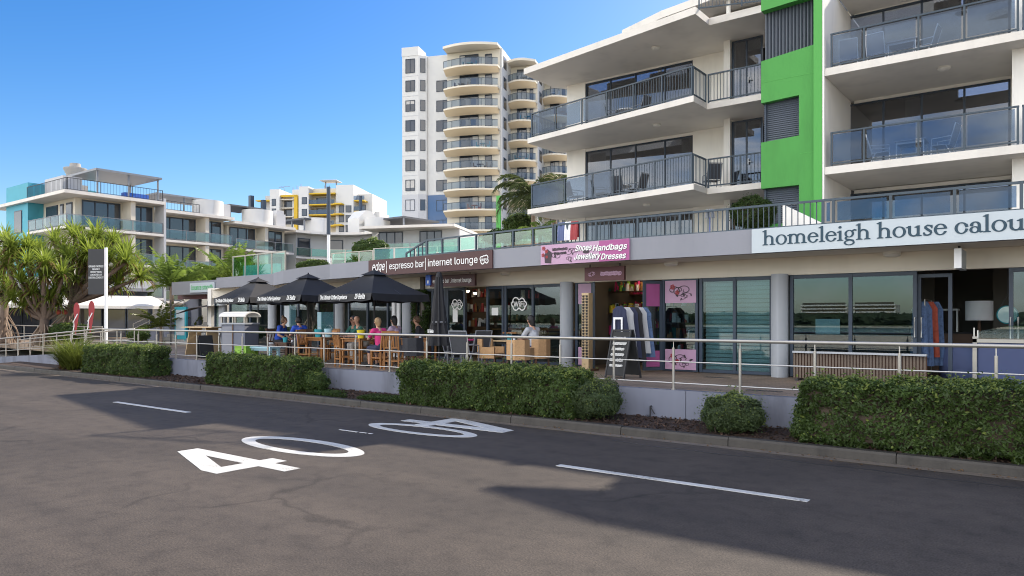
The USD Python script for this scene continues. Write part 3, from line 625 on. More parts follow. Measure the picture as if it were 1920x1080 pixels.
podium = Polygon([(x, y + .17) for x, y in FP + FL[1:]] + [(-31.3, 40), (9, 40)])
shop.part('podium_floor', M().ext(podium, ZS + .065, 3.5), 'concrete')
shop.part('back_wall', M().bx(-31, 9, 22.8, 23, T, ZS), 'room_wall')
shop.part('shop_floor', M().ext(Polygon(GP + [(-33.0, 22.8), (9, 22.8)]), T - .02, T + .006), 'room_floor')
for x in (-31.2, -24.0, -17.0, -10.75, -5.2, 5.5): shop.part('dividing_wall', M().bx(x - .08, x + .08, 20.5 if x < -20 else 17.6, 22.78, T + .01, ZS - .01), 'room_wall')
shop.part('end_wall', M().bx(-33.3, -33.0, 19.7, 24, T - .1, 3.45), 'white_render')
def gl(px): 
    for p, q in zip(GP[:-1], GP[1:]):
        x = on_line(px, p, q)
        if q[0] - 1e-6 <= x[0] <= p[0] + 1e-6: return x
    raise ValueError(px)
for px in (1465, 1067, 769, 642, 515, 422, 2060):
    p = gl(px); shop.part('column', M().cyl(p[0], p[1] - .12, T, 2.99, .185, 24), 'col_grey', smooth=40)
def beamv(m, p, z0, z1, w=.07, d=.09): m.bx(p[0] - w / 2, p[0] + w / 2, p[1] - d / 2, p[1] + d / 2, z0, z1)
def glaze(pxs, z0=T + .02, z1=2.96, glass='shop_glass', name='shop_window', label=None, mat='navy_frame', sill=.07):
    P = [gl(p) for p in pxs]; m = M()
    for p in P: beamv(m, p, z0, z1)
    for a, b in zip(P[:-1], P[1:]):
        a, b = np.append(a, 0), np.append(b, 0); e = (b - a) / np.linalg.norm(b - a) * .034
        m.beam(a + e + (0, 0, z1 - .04), b - e + (0, 0, z1 - .04), .06, .08); m.beam(a + e + (0, 0, z0 + sill / 2), b - e + (0, 0, z0 + sill / 2), .06, sill)
    W = shop.part(name, m, mat, label)
    for a, b in zip(P[:-1], P[1:]):
        a, b = np.append(a, 0), np.append(b, 0); e = (b - a) / np.linalg.norm(b - a) * .037
        W.part('pane', M().beam(a + e + (0, 0, (z0 + z1) / 2), b - e + (0, 0, (z0 + z1) / 2), .012, z1 - z0 - .16), glass)
    return W
def panel(par, px0, px1, v0, v1, off, mat, name, label=None, th=.01):
    """flat sheet set off behind (+) or before (-) the glazing"""
    a, b = gl(px0), gl(px1); y = (a[1] + b[1]) / 2 + off; x0, x1 = on_y(px0, y), on_y(px1, y); xm = (px0 + px1) / 2
    return par.part(name, M().bx(x0, x1, y, y + th, z_y(xm, v1, y), z_y(xm, v0, y)), mat, label)
# bay right: homewares shop
W = glaze([1485, 1595, 1716]); panel(W, 1529, 1575, 598, 626, .05, 'sign_white', 'poster')
shop.part('window_sill', M().bx(gl(1485)[0], gl(1716)[0], 17.05, 17.6, T + .01, T + .42), 'white_render')
D = shop.part('door_leaf', frame_xz(gl(1718)[0], gl(1718)[0] + .62, 17.12, T + .03, 2.9, .07).move(None, (0, 0, 0)), 'navy_frame', 'sliding door leaf at the homewares shop')
for px in (1722, 1902):
    x = on_y(px, 16.9)
    for dx in (-.06, .06):
        D.part('pull_handle', M().tube([(x + dx, 16.93, 1.62), (x + dx, 16.84, 1.62), (x + dx, 16.84, 2.02), (x + dx, 16.93, 2.02)], .012, 6), 'steel_bright')
W = glaze([1896, 1990, 2050])
shop.part('interior_partition', M().bx(on_y(1862, 21), on_y(1862, 21) + 1.6, 21, 21.1, T + .01, 3.2), 'room_wall')
shop.part('interior_partition', M().bx(on_y(1700, 21.5), on_y(1752, 21.5), 21.5, 21.6, T + .01, 3.2), 'room_wall')
for (px, v) in ((1830, 509), (1838, 520), (1846, 530)):
    d = 3.0; zc = 3.3; p = at_d(px, (zc - HC) * FPX / (CY - v)); 
    LS = shop.part('strip_light', M().bx(p[0] - .65, p[0] + .65, p[1] - .06, p[1] + .06, zc - .03, zc + .03), 'strip_glow')
# bay middle: dress shop
def fposter(W, px0, px1, v0, v1, seed):
    q = panel(W, px0, px1, v0, v1, -.055, 'sign_pink', 'poster', th=.006); a = gl(px0); y = a[1] - .06; x0, x1, z0, z1 = on_y(px0, y), on_y(px1, y), z_y(px0, v1, y), z_y(px0, v0, y)
    w_, h_ = x1 - x0, z1 - z0; q.part('print', M().extf(unary_union([flourish(x0 + w_ * .55, z0 + h_ * .55, min(w_, h_) * .34, seed, 3), flourish(x0 + w_ * .7, z0 + h_ * .3, min(w_, h_) * .22, seed + 1, 2)]).intersection(sbox(x0 + .02, z0 + .02, x1 - .02, z1 - .02)), y - .004, y - .001), 'letter_dark')
    q.part('rose', M().extf(unary_union([rose(x0 + w_ * .25, z0 + h_ * .7, min(w_, h_) * .12), rose(x0 + w_ * .4, z0 + h_ * .45, min(w_, h_) * .1)]).intersection(sbox(x0, z0, x1, z1)), y - .008, y - .005), 'red_paint')
W = glaze([1082, 1112]); fposter(W, 1084, 1111, 532, 570, 3); fposter(W, 1084, 1111, 651, 684, 5)
W2 = glaze([1245, 1307]); fposter(W2, 1247, 1305, 526, 568, 14); fposter(W2, 1247, 1305, 655, 693, 21)
W3 = glaze([1315, 1378, 1447], name='blind_window', label='teal-tinted shop window with white blinds')
a, b = gl(1318), gl(1444)
for k in range(22):
    z = T + .12 + k * .1
    W3.part('blind_slat', M().beam((a[0], 17.2, z), (b[0], 17.2, z), .05, .085, up=(0, .35, 1)), 'blind')
# dress shop doors folded open
def leaf_door(px0, ang, wd, label, low='sign_pink', grp=None):
    p = gl(px0); m = frame_xz(0, wd, 0, T + .03, 2.93, .075, .05); R = Rz(ang)
    D = shop.part('door_leaf', m.move(R, (p[0], p[1] - .05, 0)), 'navy_frame', label)
    D.part('pane', M().bx(.07, wd - .07, -.006, .006, T + .1, 2.87).move(R, (p[0], p[1] - .05, 0)), 'shop_glass')
    D.part('poster', M().bx(.08, wd - .08, .012, .016, 2.3, 2.86).move(R, (p[0], p[1] - .05, 0)), low); D.part('poster', M().bx(.08, wd - .08, .012, .016, T + .12, 1.2).move(R, (p[0], p[1] - .05, 0)), low)
leaf_door(1116, -1.05, .85, 'open glass door with pale posters at the dress shop')
leaf_door(1243, -2.1, .55, 'open glass door with magenta posters at the dress shop', 'sign_magenta')
# bay espresso bar
W = glaze([783, 812, 836]); W.part('decal', M(), 'letter_white')
W = glaze([840, 872]); W4 = glaze([915, 944]); W5 = glaze([949, 1000, 1054])
panel(W, 849, 858, 580, 604, -.02, 'letter_white', 'notice', th=.004); panel(W4, 922, 934, 577, 591, -.02, 'letter_white', 'notice', th=.004)
def wifi(px, v, r, par):
    a = gl(px); y = a[1] - .06; x = on_y(px, y); z = z_y(px, v, y)
    s = unary_union([affinity.scale(Point(0, 0).buffer(1, 20), r * 1.25, r * .62), Point(-r * .5, r * .35).buffer(r * .55), Point(r * .5, -.35 * r).buffer(r * .5), Point(r * .45, r * .3).buffer(r * .5), Point(-r * .5, -r * .35).buffer(r * .5)])
    ringp = s.difference(s.buffer(-r * .16)); m = M().extf(affinity.translate(ringp, x, z), y, y + .004)
    t = text('WiFi', r * .62, True, .004, width=r * 1.7); t.move(Rx(math.pi / 2), (x - r * .85, y + .003, z - r * .3)); m.v += t.v; m.f += [f + m.n for f in t.f]
    par.part('wireless_decal', m, 'letter_white')
wifi(857, 571, .19, W); wifi(973, 570, .23, W5)
# counter and shelves inside the espresso bar
CT = thing('cafe_counter', 'dark cafe counter with timber top inside the espresso bar', 'counter', (on_y(960, 19.5), 19.5, T), world=True)
CT.part('counter_front', M().bx(-15.2, -11.6, 19.3, 19.9, T + .01, 1.62), 'wood_dark'); CT.part('counter_top', M().bx(-15.3, -11.5, 19.15, 19.95, 1.62, 1.67), 'wood_orange')
bar = thing('window_bar', 'timber bench top behind the espresso bar window', 'bench top', (on_y(1000, 17.6), 17.6, T), world=True)
xa, xb = on_y(950, 17.5), on_y(1053, 17.5); bar.part('top', M().bx(xa, xb, 17.3, 17.75, 1.55, 1.6), 'wood_orange'); bar.part('panel', M().bx(xa, xb, 17.6, 17.64, T + .01, 1.54), 'wood_dark')
def goods(name, label, x0, x1, y, z0, z1, seed, pal, n=60):
    r = np.random.default_rng(seed); th = thing(name, label, 'shelf', ((x0 + x1) / 2, y, T), world=True); sh = M()
    for z in np.linspace(z0, z1, 4): sh.bx(x0, x1, y, y + .35, z, z + .025)
    sh.bx(x0 - .03, x0, y, y + .35, T + .01, z1 + .2); sh.bx(x1, x1 + .03, y, y + .35, T + .01, z1 + .2)
    th.part('rack', sh, 'wood_dark')
    for ci, mt in enumerate(pal):
        m = M()
        for k in range(n // len(pal)):
            zz = np.linspace(z0, z1, 4)[r.integers(0, 4)] + .027; x = r.uniform(x0 + .05, x1 - .05); h = r.uniform(.08, .3); w = r.uniform(.03, .09); m.cyl(x, y + r.uniform(.05, .25), zz, zz + h, w, 8, w * r.uniform(.4, 1))
        th.part('goods', m, mt, kind='stuff')
goods('shop_shelf', 'crowded shelf of gifts and bright trinkets inside the dress shop', on_y(1130, 20), on_y(1245, 20), 20, 1.2, 2.7, 5, ['red_paint', 'lime', 'magenta_cloth', 'yellow_plastic', 'white_cloth'], 120)
goods('shop_shelf', 'packed shelf of bright accessories just inside the dress shop doorway', on_y(1139, 18.7), on_y(1216, 18.7), 18.7, .9, 2.75, 15, ['red_paint', 'lime', 'magenta_cloth', 'yellow_plastic', 'wood_orange', 'white_cloth', 'green_cloth'], 170)
goods('shop_shelf', 'dark shelf of cups and bottles just inside the espresso bar doorway', on_y(874, 19.4), on_y(914, 19.4), 19.4, 1.2, 2.7, 16, ['steel', 'wood_orange', 'white_cloth', 'red_paint', 'hair_black'], 110)
for i, (px, v) in enumerate(((877, 546), (891, 550), (1102, 543))):
    q = at_d(px, 24.5 if px < 1000 else 20); z = z_d(v, 24.5 if px < 1000 else 20); pt = thing('pendant_lamp', ['warm pendant lamp nearest the espresso bar door', 'warm pendant lamp further inside the espresso bar', 'small warm lamp behind the sunglasses stand'][i], 'lamp', (q[0], q[1], z))
    pt.part('bulb', M().sph((0, 0, 0), .055, 1), 'ceiling_glow'); pt.part('lamp_shade', M().lathe([(.03, .12), (.05, .07), (.085, .03), (.08, .03), (.045, .07)], n=14), 'black_metal'); pt.part('cord', M().cyl(0, 0, .12, ZS - z - .002, .006, 5), 'black_metal')
goods('shop_shelf', 'shelf of bags and ornaments behind the pink-postered window', on_y(1247, 18.2), on_y(1304, 18.2), 18.2, 1.0, 2.3, 6, ['red_paint', 'wood_orange', 'white_cloth', 'black_cloth', 'green_cloth'], 90)
goods('shop_shelf', 'bottle shelf behind the cafe counter', on_y(880, 21.5), on_y(1010, 21.5), 21.5, 1.5, 2.7, 8, ['steel', 'wood_orange', 'white_cloth', 'red_paint'], 120)
# bays under the umbrellas
for pxs in ([655, 690, 728, 757], [528, 560, 598, 628], [432, 470, 505], [404, 414]):
    W = glaze(pxs)
    if pxs[0] == 528: panel(W, 533, 555, 573, 613, -.03, 'sign_white', 'poster', 'tall pale poster on the window'); panel(W, 595, 626, 585, 622, .08, 'sky_blue_paint', 'poster')
for px in (742, 751): shop.part('white_mullion', M().bx(gl(px)[0] - .07, gl(px)[0] + .07, gl(px)[1] - .12, gl(px)[1] - .05, T, 2.96), 'white_metal')
for x, y in ((-9.2, 18.6), (-8.2, 20.4), (-13.4, 18.8), (-12.4, 20.6), (-15.2, 20.2), (-18.6, 20.3), (-22.3, 20.8)): shop.part('ceiling_light', M().bx(x - .5, x + .5, y - .05, y + .05, 3.27, 3.33), 'ceiling_glow')
# ceiling lights under the soffit
for px, v in ((948, 513), (1258, 495), (1672, 477), (1180, 0)):
    if not v: continue
    d = (ZS - .05 - HC) * FPX / (CY - v); p = at_d(px, d)
    L = shop.part('soffit_light', M().lathe([(.001, ZS - .11), (.12, ZS - .10), (.17, ZS - .06), (.17, ZS)], p[0], p[1], 24), 'lamp_warm', smooth=40)
# ------------------------------------------------------------------ signs on and under the fascia
def sign_on(name, label, px0, px1, mat, z0=3.37, z1=3.875, proud=.05, cat='sign'):
    def fy(px):
        for p, q in zip(FP[:-1], FP[1:]):
            s = on_line(px, p, q)
            if q[0] - 1e-6 <= s[0] <= p[0] + 1e-6: return s
    a, b = fy(px0), fy(px1); e = b - a; L = np.linalg.norm(e); ang = math.atan2(e[1], e[0])
    th = thing(name, label, cat, (a[0] + .0, a[1] - proud, z0), ang)
    th.part('board', M().bx(0, L, 0, proud - .01, 0, z1 - z0), mat)
    return th, L, z1 - z0
def put(th, m, x, z, mat, name='lettering', y=-.004): th.part(name, m.move(Rx(math.pi / 2), (x, y, z)), mat)
s1, L1, h1 = sign_on('shop_sign', 'white fascia sign with dark serif lettering over the right shop', 1411, 2075, 'sign_white')
P, w = serif('homeleigh house caloundra', .178)
s1.part('lettering', M().extf(affinity.translate(affinity.scale(P.buffer(.004), 1.28, 1.08, origin=(0, 0)), .23, .155), -.006, -.001), 'letter_navy')
s2, L2, h2 = sign_on('shop_sign', 'dark brown espresso bar fascia sign with white letters', 693, 925, 'sign_brown')
put(s2, text('edge', .27, False, .004, .22, width=L2 * .115), L2 * .035, .16, 'letter_white')
put(s2, text('espresso bar', .20, False, width=L2 * .30), L2 * .195, .175, 'letter_white'); put(s2, text('internet lounge', .20, False, width=L2 * .375), L2 * .525, .175, 'letter_white')
for u in (.17, .505): s2.part('divider', M().bx(L2 * u, L2 * u + .02, -.008, -.001, .07, h2 - .07), 'letter_white')
u0 = L2 * .945; blob = unary_union([Point(u0 + dx, .25 + dz).buffer(r) for dx, dz, r in ((-.1, .03, .07), (.08, .05, .08), (.1, -.04, .07), (-.06, -.05, .08), (0, .02, .1))])
s2.part('wireless_logo', M().extf(blob.difference(blob.buffer(-.025)), -.006, -.001), 'letter_white'); put(s2, text('WiFi', .07, True, width=.2), u0 - .1, .21, 'letter_white')
s3, L3, h3 = sign_on('shop_sign', 'pink and magenta flowered fascia sign for shoes and handbags', 1016, 1182, 'sign_pink')
s3.part('magenta_end', M().bx(L3 * .68, L3 - .002, -.004, -.001, .004, h3 - .004), 'sign_magenta'); 
s3.part('print', M().extf(unary_union([flourish(.5, .22, .13, 4, 3), flourish(1.05, .3, .12, 6, 3), flourish(.95, .12, .1, 9, 2), Polygon([(.14, .05), (.34, .03), (.36, .3), (.22, .40), (.12, .25)]), affinity.scale(Point(1.42, .26).buffer(1), .1, .04)]).intersection(sbox(.01, .01, L3 * .66, h3 - .01)), -.005, -.001), 'letter_dark')
s3.part('rose', M().extf(unary_union([rose(.1, .42, .055), rose(.19, .34, .05), rose(.08, .25, .05), rose(.2, .2, .04)]).intersection(sbox(.005, .005, L3, h3 - .005)), -.008, -.0055), 'red_paint')
s3.part('script_print', M().extf(unary_union([scribble(.38, .34, .46, .07, 2), scribble(.44, .24, .36, .06, 3)]), -.005, -.001), 'letter_dark')
for tx, xx, zz, ww in (('Shoes', .41, .30, .185), ('Handbags', .61, .27, .36), ('Jewellery', .40, .09, .29), ('Dresses', .70, .05, .26)):
    put(s3, text(tx, .135, True, .002, .28, width=L3 * ww), L3 * xx + .012, zz - .010, 'letter_dark', y=-.0042); put(s3, text(tx, .135, True, .004, .28, width=L3 * ww), L3 * xx, zz, 'letter_white', y=-.0065)
# boards hung below the soffit, seen at an angle
def hung(name, label, px0, px1, v0, v1, Y, mat, mk=None, th_=.09):
    x0, x1 = on_y(px0, Y), on_y(px1, Y); xm = (px0 + px1) / 2; zt = min(z_y(xm, v0, Y), ZS - .004); zb = z_y(xm, v1, Y)
    th = thing(name, label, 'sign', (x0, Y, zb)); th.part('board', M().bx(0, x1 - x0, 0, th_, 0, zt - zb), mat)
    for u in (.12, .88): th.part('hanger', M().bx((x1 - x0) * u - .015, (x1 - x0) * u + .015, th_ / 2 - .01, th_ / 2 + .01, zt - zb + .0, ZS - .003 - zb + .002), 'black_metal')
    if mk: mk(th, x1 - x0, zt - zb)
    return th
hung('hanging_sign', 'dark brown sign hung under the soffit by the espresso bar door', 806, 890, 515, 537, 16.75, 'sign_brown', lambda t, L, h: put(t, text('espresso bar . internet lounge', h * .36, False, .003, width=L * .86), L * .07, h * .33, 'letter_white'))
hung('hanging_sign', 'maroon flowered sign hung below the pink fascia sign', 1096, 1170, 500, 526, 16.2, 'sign_maroon', lambda t, L, h: (t.part('print', M().extf(flourish(L * .22, h * .5, h * .3, 3, 2), -.005, -.001), 'sign_pink'), t.part('script_print', M().extf(scribble(L * .42, h * .35, L * .5, h * .3, 8), -.005, -.001), 'sign_pink')))
bs = thing('hanging_sign', 'small blue box sign beside the espresso bar hanging sign', 'sign', (on_y(798, 16.7), 16.7, z_y(804, 535, 16.7)))
bs.part('box', M().bx(0, .2, 0, .25, 0, .32), 'royal_blue'); bs.part('mark', M().cyl(.1, -.004, .1, .1, .001).bx(.07, .13, -.006, -.001, .06, .15), 'letter_white')
es = thing('hanging_sign', 'white double-sided sign hung edge-on at the right shop', 'sign', (on_y(1790, 15.95), 15.95, z_y(1790, 503, 15.95)))
zz = ZS - .01 - z_y(1790, 503, 15.95); es.part('panel', M().bx(0, .10, 0, .9, 0, zz - .06), 'sign_white'); es.part('edge', M().bx(-.01, .11, -.012, -.001, 0, zz - .06), 'white_metal'); es.part('hanger', M().bx(.03, .07, .2, .24, zz - .06, zz), 'black_metal')

# ------------------------------------------------------------------ podium railing above the shops
pr = thing('podium_railing', 'dark blue railing of glass and balusters along the podium edge above the shops', 'railing', (0, 15.7, 3.5), world=True)
def prx(px): return on_y(px, 15.72)
def spec_from(pxs, kinds, y, p0x, p1x):
    t = [(on_y(p, y) - p0x) / (p1x - p0x) for p in pxs]; return list(zip(t[:-1], t[1:], kinds))
X0, X1 = prx(1040), 8.5
pxs = [1040, 1064, 1118, 1196, 1275, 1364, 1462, 1543, 1563, 1670, 1790, 1915]
railing(pr, (X0, 15.72), (X1, 15.72), 3.5, .88, spec_from(pxs, 'bbbbbbbggggg', 15.72, X0, X1)[:7] + spec_from(pxs, 'bbbbbbbggggg', 15.72, X0, X1)[7:], zl=3.9, split=True)
pl, prt = on_line(800, (-9, 15.75), (-15.4, 16.3)), np.array([X0 - .02, 15.73])
railing(pr, pl, prt, 3.5, .86, [(k / 7, (k + 1) / 7, 'g') for k in range(7)], zl=3.92, glass='green_glass')
# the short piece stepping down at the left end of the podium railing
q = pl; e = np.array([on_line(762, (-15.4, 16.25), (-18.1, 16.6))])[0]
m = M().beam((*q, 4.36), (*e, 4.02), .05, .045).beam((*q, 4.36), (*q, 3.6), .05, .05).beam((*e, 4.02), (*e, 3.6), .05, .05); S = pr.part('sloping_rail', m, 'rail_navy'); mb = M()
for k in range(1, 5): t = k / 5; pp = q + (e - q) * t; mb.beam((*pp, 3.6), (*pp, 4.36 - .34 * t), .03, .03)
S.part('baluster', mb, 'rail_navy')

# ------------------------------------------------------------------ apartment block above the shops, left wing
apt = thing('apartment_block', 'cream apartment block with flared balconies and glass railings above the shops', 'apartment building', (-10, 26, 3.5), world=True)
FL3 = [3.5, 6.45, 9.35, 12.2]
YWL, YWR = 26.8, 25.9
xL = on_y(1063, YWL); xs_ = on_y(1357, YWR)
apt.part('wall', M().ext(Polygon([(xL, YWL), (on_y(1097, YWL) - .0, YWL), (on_y(1097, YWL), YWL + .3), (xL + .3, YWL + .3), (xL + .3, 38), (xL, 38)]), 3.5, 12.2), 'white_render')
apt.part('wall', M().ext(Polygon([(on_y(1299, YWL), YWL), (xs_, YWL), (xs_, YWR), (on_y(1370, YWR), YWR), (on_y(1370, YWR), YWR + 1.3), (on_y(1299, YWL), YWL + .4)]), 3.5, 12.2), 'white_render')
apt.part('pilaster', M().bx(on_y(1357, YWR - .06), on_y(1369, YWR - .06), YWR - .07, YWR - .003, 3.5, 12.2), 'white_render')
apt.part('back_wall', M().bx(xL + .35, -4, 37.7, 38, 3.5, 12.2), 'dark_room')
sl = [np.array(at_d(991, z) ) for z in (1,)]
cL, cR = np.array([-17.75, 24.55]), np.array([-9.95, 23.1])
jR = np.array([-9.95, 24.25]); gE = np.array([-7.75, 24.25])
slabp = Polygon([tuple(cL), tuple(cR), tuple(jR), tuple(gE), (-7.75, 27.2), (xL, 27.2), (-17.75, 26.6)])
for i, z in enumerate(FL3[1:]):
    t = .2 if i < 2 else .24
    pg = slabp if i < 2 else slabp.buffer(.12, join_style=2)
    apt.part('balcony_slab' if i < 2 else 'roof_slab', M().ext(pg, z - t, z), 'slab_edge')
    apt.part('soffit_light', M().lathe([(.001, z - t - .09), (.11, z - t - .08), (.15, z - t - .04), (.15, z - t)], *{0: (-12.6, 25.0), 1: (-12.2, 25.0), 2: (-12.2, 24.9)}[i], 20), 'lamp_warm', smooth=40)
wx = [on_y(p, YWL) for p in (1097, 1143, 1190, 1245, 1299)]
for i, z in enumerate(FL3[:3]):
    top = FL3[i + 1] - (.32 if i < 2 else .30)
    apt.part('lintel', M().bx(wx[0] - .01, wx[-1] + .01, YWL + .02, YWL + .3, top, FL3[i + 1] - .21), 'white_render')
    cur = [[(wx[0] + .1, wx[0] + .9), (wx[2] + .1, wx[2] + .5)], [(wx[0] + .05, wx[0] + .8), (wx[3] + .6, wx[4] - .05)], [(wx[1] - .3, wx[2] - .1), (wx[2] + .5, wx[3] - .1), (wx[4] - .4, wx[4])]][i]
    window(apt, wx, YWL + .1, z + .02, top, cur=cur, label=f'four-panel sliding door on the {["lowest", "middle", "top"][i]} balcony')
    dx = [on_y(p, YWR) for p in (1371, 1398, 1428)]
    W = window(apt, dx, YWR + .12, z + .02, top + .02, name='balcony_door', cur=[(dx[0] + .05, dx[0] + .4)])
    W.part('door_handle', M().bx(dx[1] + .05, dx[1] + .09, YWR + .03, YWR + .06, z + 1.0, z + 1.2).bx(dx[1] + .06, dx[1] + .2, YWR + .01, YWR + .035, z + 1.08, z + 1.105), 'white_metal')
for z in FL3[1:3]:
    c = lambda p, dx=0, dy=0: (p[0] + dx, p[1] + dy)
    a, b = cL + (.12, .10), cR + (-.08, .10)
    tt = [0, .125, .245, .35, .47, .585, .70, 1.0]
    railing(apt, a, b, z, 1.0, [(0, .245, 'g'), (.245, .43, 'g'), (.43, .56, 'g'), (.56, .60, 'b'), (.60, .80, 'b'), (.80, 1.0, 'b')] if z < 8 else [(0, .18, 'g'), (.18, .36, 'g'), (.36, .52, 'g'), (.52, .68, 'b'), (.68, .84, 'b'), (.84, 1, 'b')], split=True)
    # glass also fixed behind the balusters of the main front
    railing(apt, a, (-17.62, 26.6), z, 1.0, [(0, .5, 'g'), (.5, 1., 'g')] if z < 8 else [(0, 1., 'b')])
    railing(apt, b, (b[0], 24.33), z, 1.0, [(0, 1., 'b')], split=True); railing(apt, (b[0] + .05, 24.35), (-7.78, 24.35), z, 1.0, [(0, .52, 'b'), (.52, 1, 'b')], split=True)
# green party tower
def zz(px, v, Y=23.0): return z_y(px, v, Y)
gx0, gx1, gx2 = on_y(1427, 23.0), on_y(1527, 23.0), on_y(1541, 22.9)
gp = sbox(gx0, 3.5, gx1, 11.95)
gp = gp.difference(Polygon([(gx0 - .1, zz(1427, 116)), (gx1 + .1, zz(1528, 82)), (gx1 + .1, 11.62), (gx0 - .1, 11.52)])).difference(Polygon([(gx0 - .1, zz(1433, 267)), (on_y(1498, 23), zz(1498, 254)), (on_y(1498, 23), zz(1498, 178)), (gx0 - .1, zz(1433, 193))])).difference(sbox(gx0 - .1, 4.9, on_y(1498, 23), 6.02))
apt.part('green_panel', M().extf(gp, 23.0, 23.3), 'green_render')
apt.part('green_fin', M().bx(gx1 + .002, gx2, 22.9, 26.2, 3.5, 12.0), 'green_bright')
apt.part('green_core', M().bx(gx0 + .05, gx1, 23.45, 26.6, 3.5, 11.9), 'navy_frame')
LVS = apt.part('louvre_screen', M().bx(gx0 + .02, gx1 - .02, 23.30, 23.36, 11.66, 11.74), 'louvre')
for x in np.arange(gx0 + .06, gx1 - .02, .105): LVS.part('louvre_slat', M().beam((x, 23.34, 9.7), (x, 23.34, 11.65), .05, .07, up=(.5, 1, 0)), 'louvre')
for (z0, z1) in ((7.35, 8.75), (4.8, 6.1)):
    F = apt.part('louvre_window', frame_xz(gx0 + .06, on_y(1498, 23), 23.2, z0, z1, .05, .1), 'navy_frame'); [F.part('louvre_slat', M().beam((gx0 + .02, 23.24, z), (on_y(1498, 23) - .02, 23.24, z), .045, .05, up=(0, .6, 1)), 'louvre') for z in np.arange(z0 + .05, z1 - .04, .062)]
for zj in (6.95, 9.3): apt.part('render_joint', M().bx(gx0 + .01 if zj > 9 else on_y(1498, 23) + .02, gx1 - .004, 22.996, 23.0, zj, zj + .012), 'green_bright')
# right wing
YR = 26.05; xr0 = gx2; xr1 = 6.0
xb = on_y(1895, YR); xw0 = on_y(1588, YR)
apt.part('recess_wall', M().bx(xr0 + .002, xr0 + .06, 22.92, YR + .2, 3.5, 11.95), 'white_render')
for i, z in enumerate(FL3[1:] + [15.0]):
    apt.part('balcony_slab', M().bx(xr0 + .064, xr1, 22.95, YR + .4, z - .22, z), 'slab_edge') if i < 2 else apt.part('roof_slab', M().ext(Polygon([(xr0 + .064, 24.45), (-1.3, 24.45), (-1.0, 23.6), (-2.3, 22.95), (-.5, 22.5), (xr1, 22.6), (xr1, YR + .4), (xr0 + .064, YR + .4)]), z - .22, z), 'slab_edge') if i < 3 else apt.part('top_roof', M().bx(.2, xr1, 26.3, 34, z - .25, z), 'slab_edge')
wx2 = [on_y(p, YR + .1) for p in (1588, 1656, 1728, 1808, 1895)]
pierx = on_y(1897, 23.6)
for i, z in enumerate(FL3[:3]):
    apt.part('lintel', M().bx(xr0 + .17, xr1, YR + .12, YR + .35, z + 2.58, z + 2.7), 'white_render')
    cur = [[(wx2[1] + .1, wx2[1] + .8)], [(wx2[2] - .5, wx2[2])], [(wx2[2] + .3, wx2[3] - .1), (wx2[3], wx2[3] + .6)], []][i]
    window(apt, wx2, YR + .14, z + .02, z + 2.58, cur=cur, label='wide sliding door behind the right balconies')
    apt.part('wall', M().bx(wx2[-1] + .01, xr1, YR - .02, YR + .3, z, z + 2.575), 'white_render')
apt.part('pier', M().bx(pierx, pierx + .35, 23.7, YR - .025, 3.5, 11.97), 'white_render')
for i, z in enumerate(FL3[1:3]):
    xe = on_y(1911, 23.05); rxs = [1546, 1620, 1722, 1808, 1909]
    a = xr0 + .2; sp = [((on_y(p, 23.05) - a) / (xe - a), (on_y(q, 23.05) - a) / (xe - a), 'g') for p, q in zip(rxs[:-1], rxs[1:])]
    railing(apt, (a, 23.06), (xe, 23.06), z, 1.0, [(max(s, 0), min(t, 1), k) for s, t, k in sp]); railing(apt, (xe + .06, 23.06), (xr1, 23.06), z, 1.0, [(0, .33, 'g'), (.33, .66, 'g'), (.66, 1, 'g')])
for (x, y, z) in ((-2.9, 24.2, 9.13), (-2.9, 24.2, 12.0)):
    apt.part('soffit_light', M().lathe([(.001, z - .09), (.12, z - .08), (.17, z - .04), (.17, z)], x, y, 20), 'lamp_warm', smooth=40)
# roof penthouse behind the top edge
apt.part('penthouse_wall', M().bx(-12.5, -4.0, 30.7, 38, 12.21, 14.9), 'far_cream')
apt.part('penthouse_roof', M().ext(Polygon([(-16.6, 30.4), (-14.2, 29.5), (-11, 28.9), (-8, 28.75), (-4.2, 28.8), (-4.2, 38.5), (-16.6, 38.5)]), 15.0, 15.32), 'slab_edge')
apt.part('penthouse_band', M().ext(Polygon([(-15.8, 30.8), (-13.8, 30.0), (-11, 29.4), (-8, 29.2), (-4.2, 29.3), (-4.2, 29.5), (-8, 29.4), (-11, 29.6), (-13.8, 30.2), (-15.6, 31.0)]), 12.21, 12.95), 'far_grey')
window(apt, [-12.3, -10.5, -8.7, -6.9], 30.55, 12.9, 14.9)
for x in (-14.6, -11.2, -8.6): apt.part('penthouse_post', M().cyl(x, 30.2 if x < -14 else 29.5, 12.9, 15.0, .09, 12), 'white_render')
railing(apt, (-9.9, 23.35), (-7.3, 24.3), 12.2, 1.0, [(0, .5, 'b'), (.5, 1, 'b')]); railing(apt, (-7.2, 24.4), (-6.4, 24.4), 12.2, 1.0, [(0, 1, 'b')])
single('solar_panel', M().extf(sbox(0, 0, 3.0, .05), 0, 1.6).move(Rx(.22) , (-15.6, 26.9, 12.75)).bx(-15.3, -15.25, 25.6, 25.65, 12.2, 12.6).bx(-13.0, -12.95, 25.6, 25.65, 12.2, 12.6).bx(-15.3, -15.25, 26.6, 26.65, 12.2, 12.7).bx(-13.0, -12.95, 26.6, 26.65, 12.2, 12.7), 'far_glass', 'thin dark solar panel on the roof of the cream block', 'solar panel')
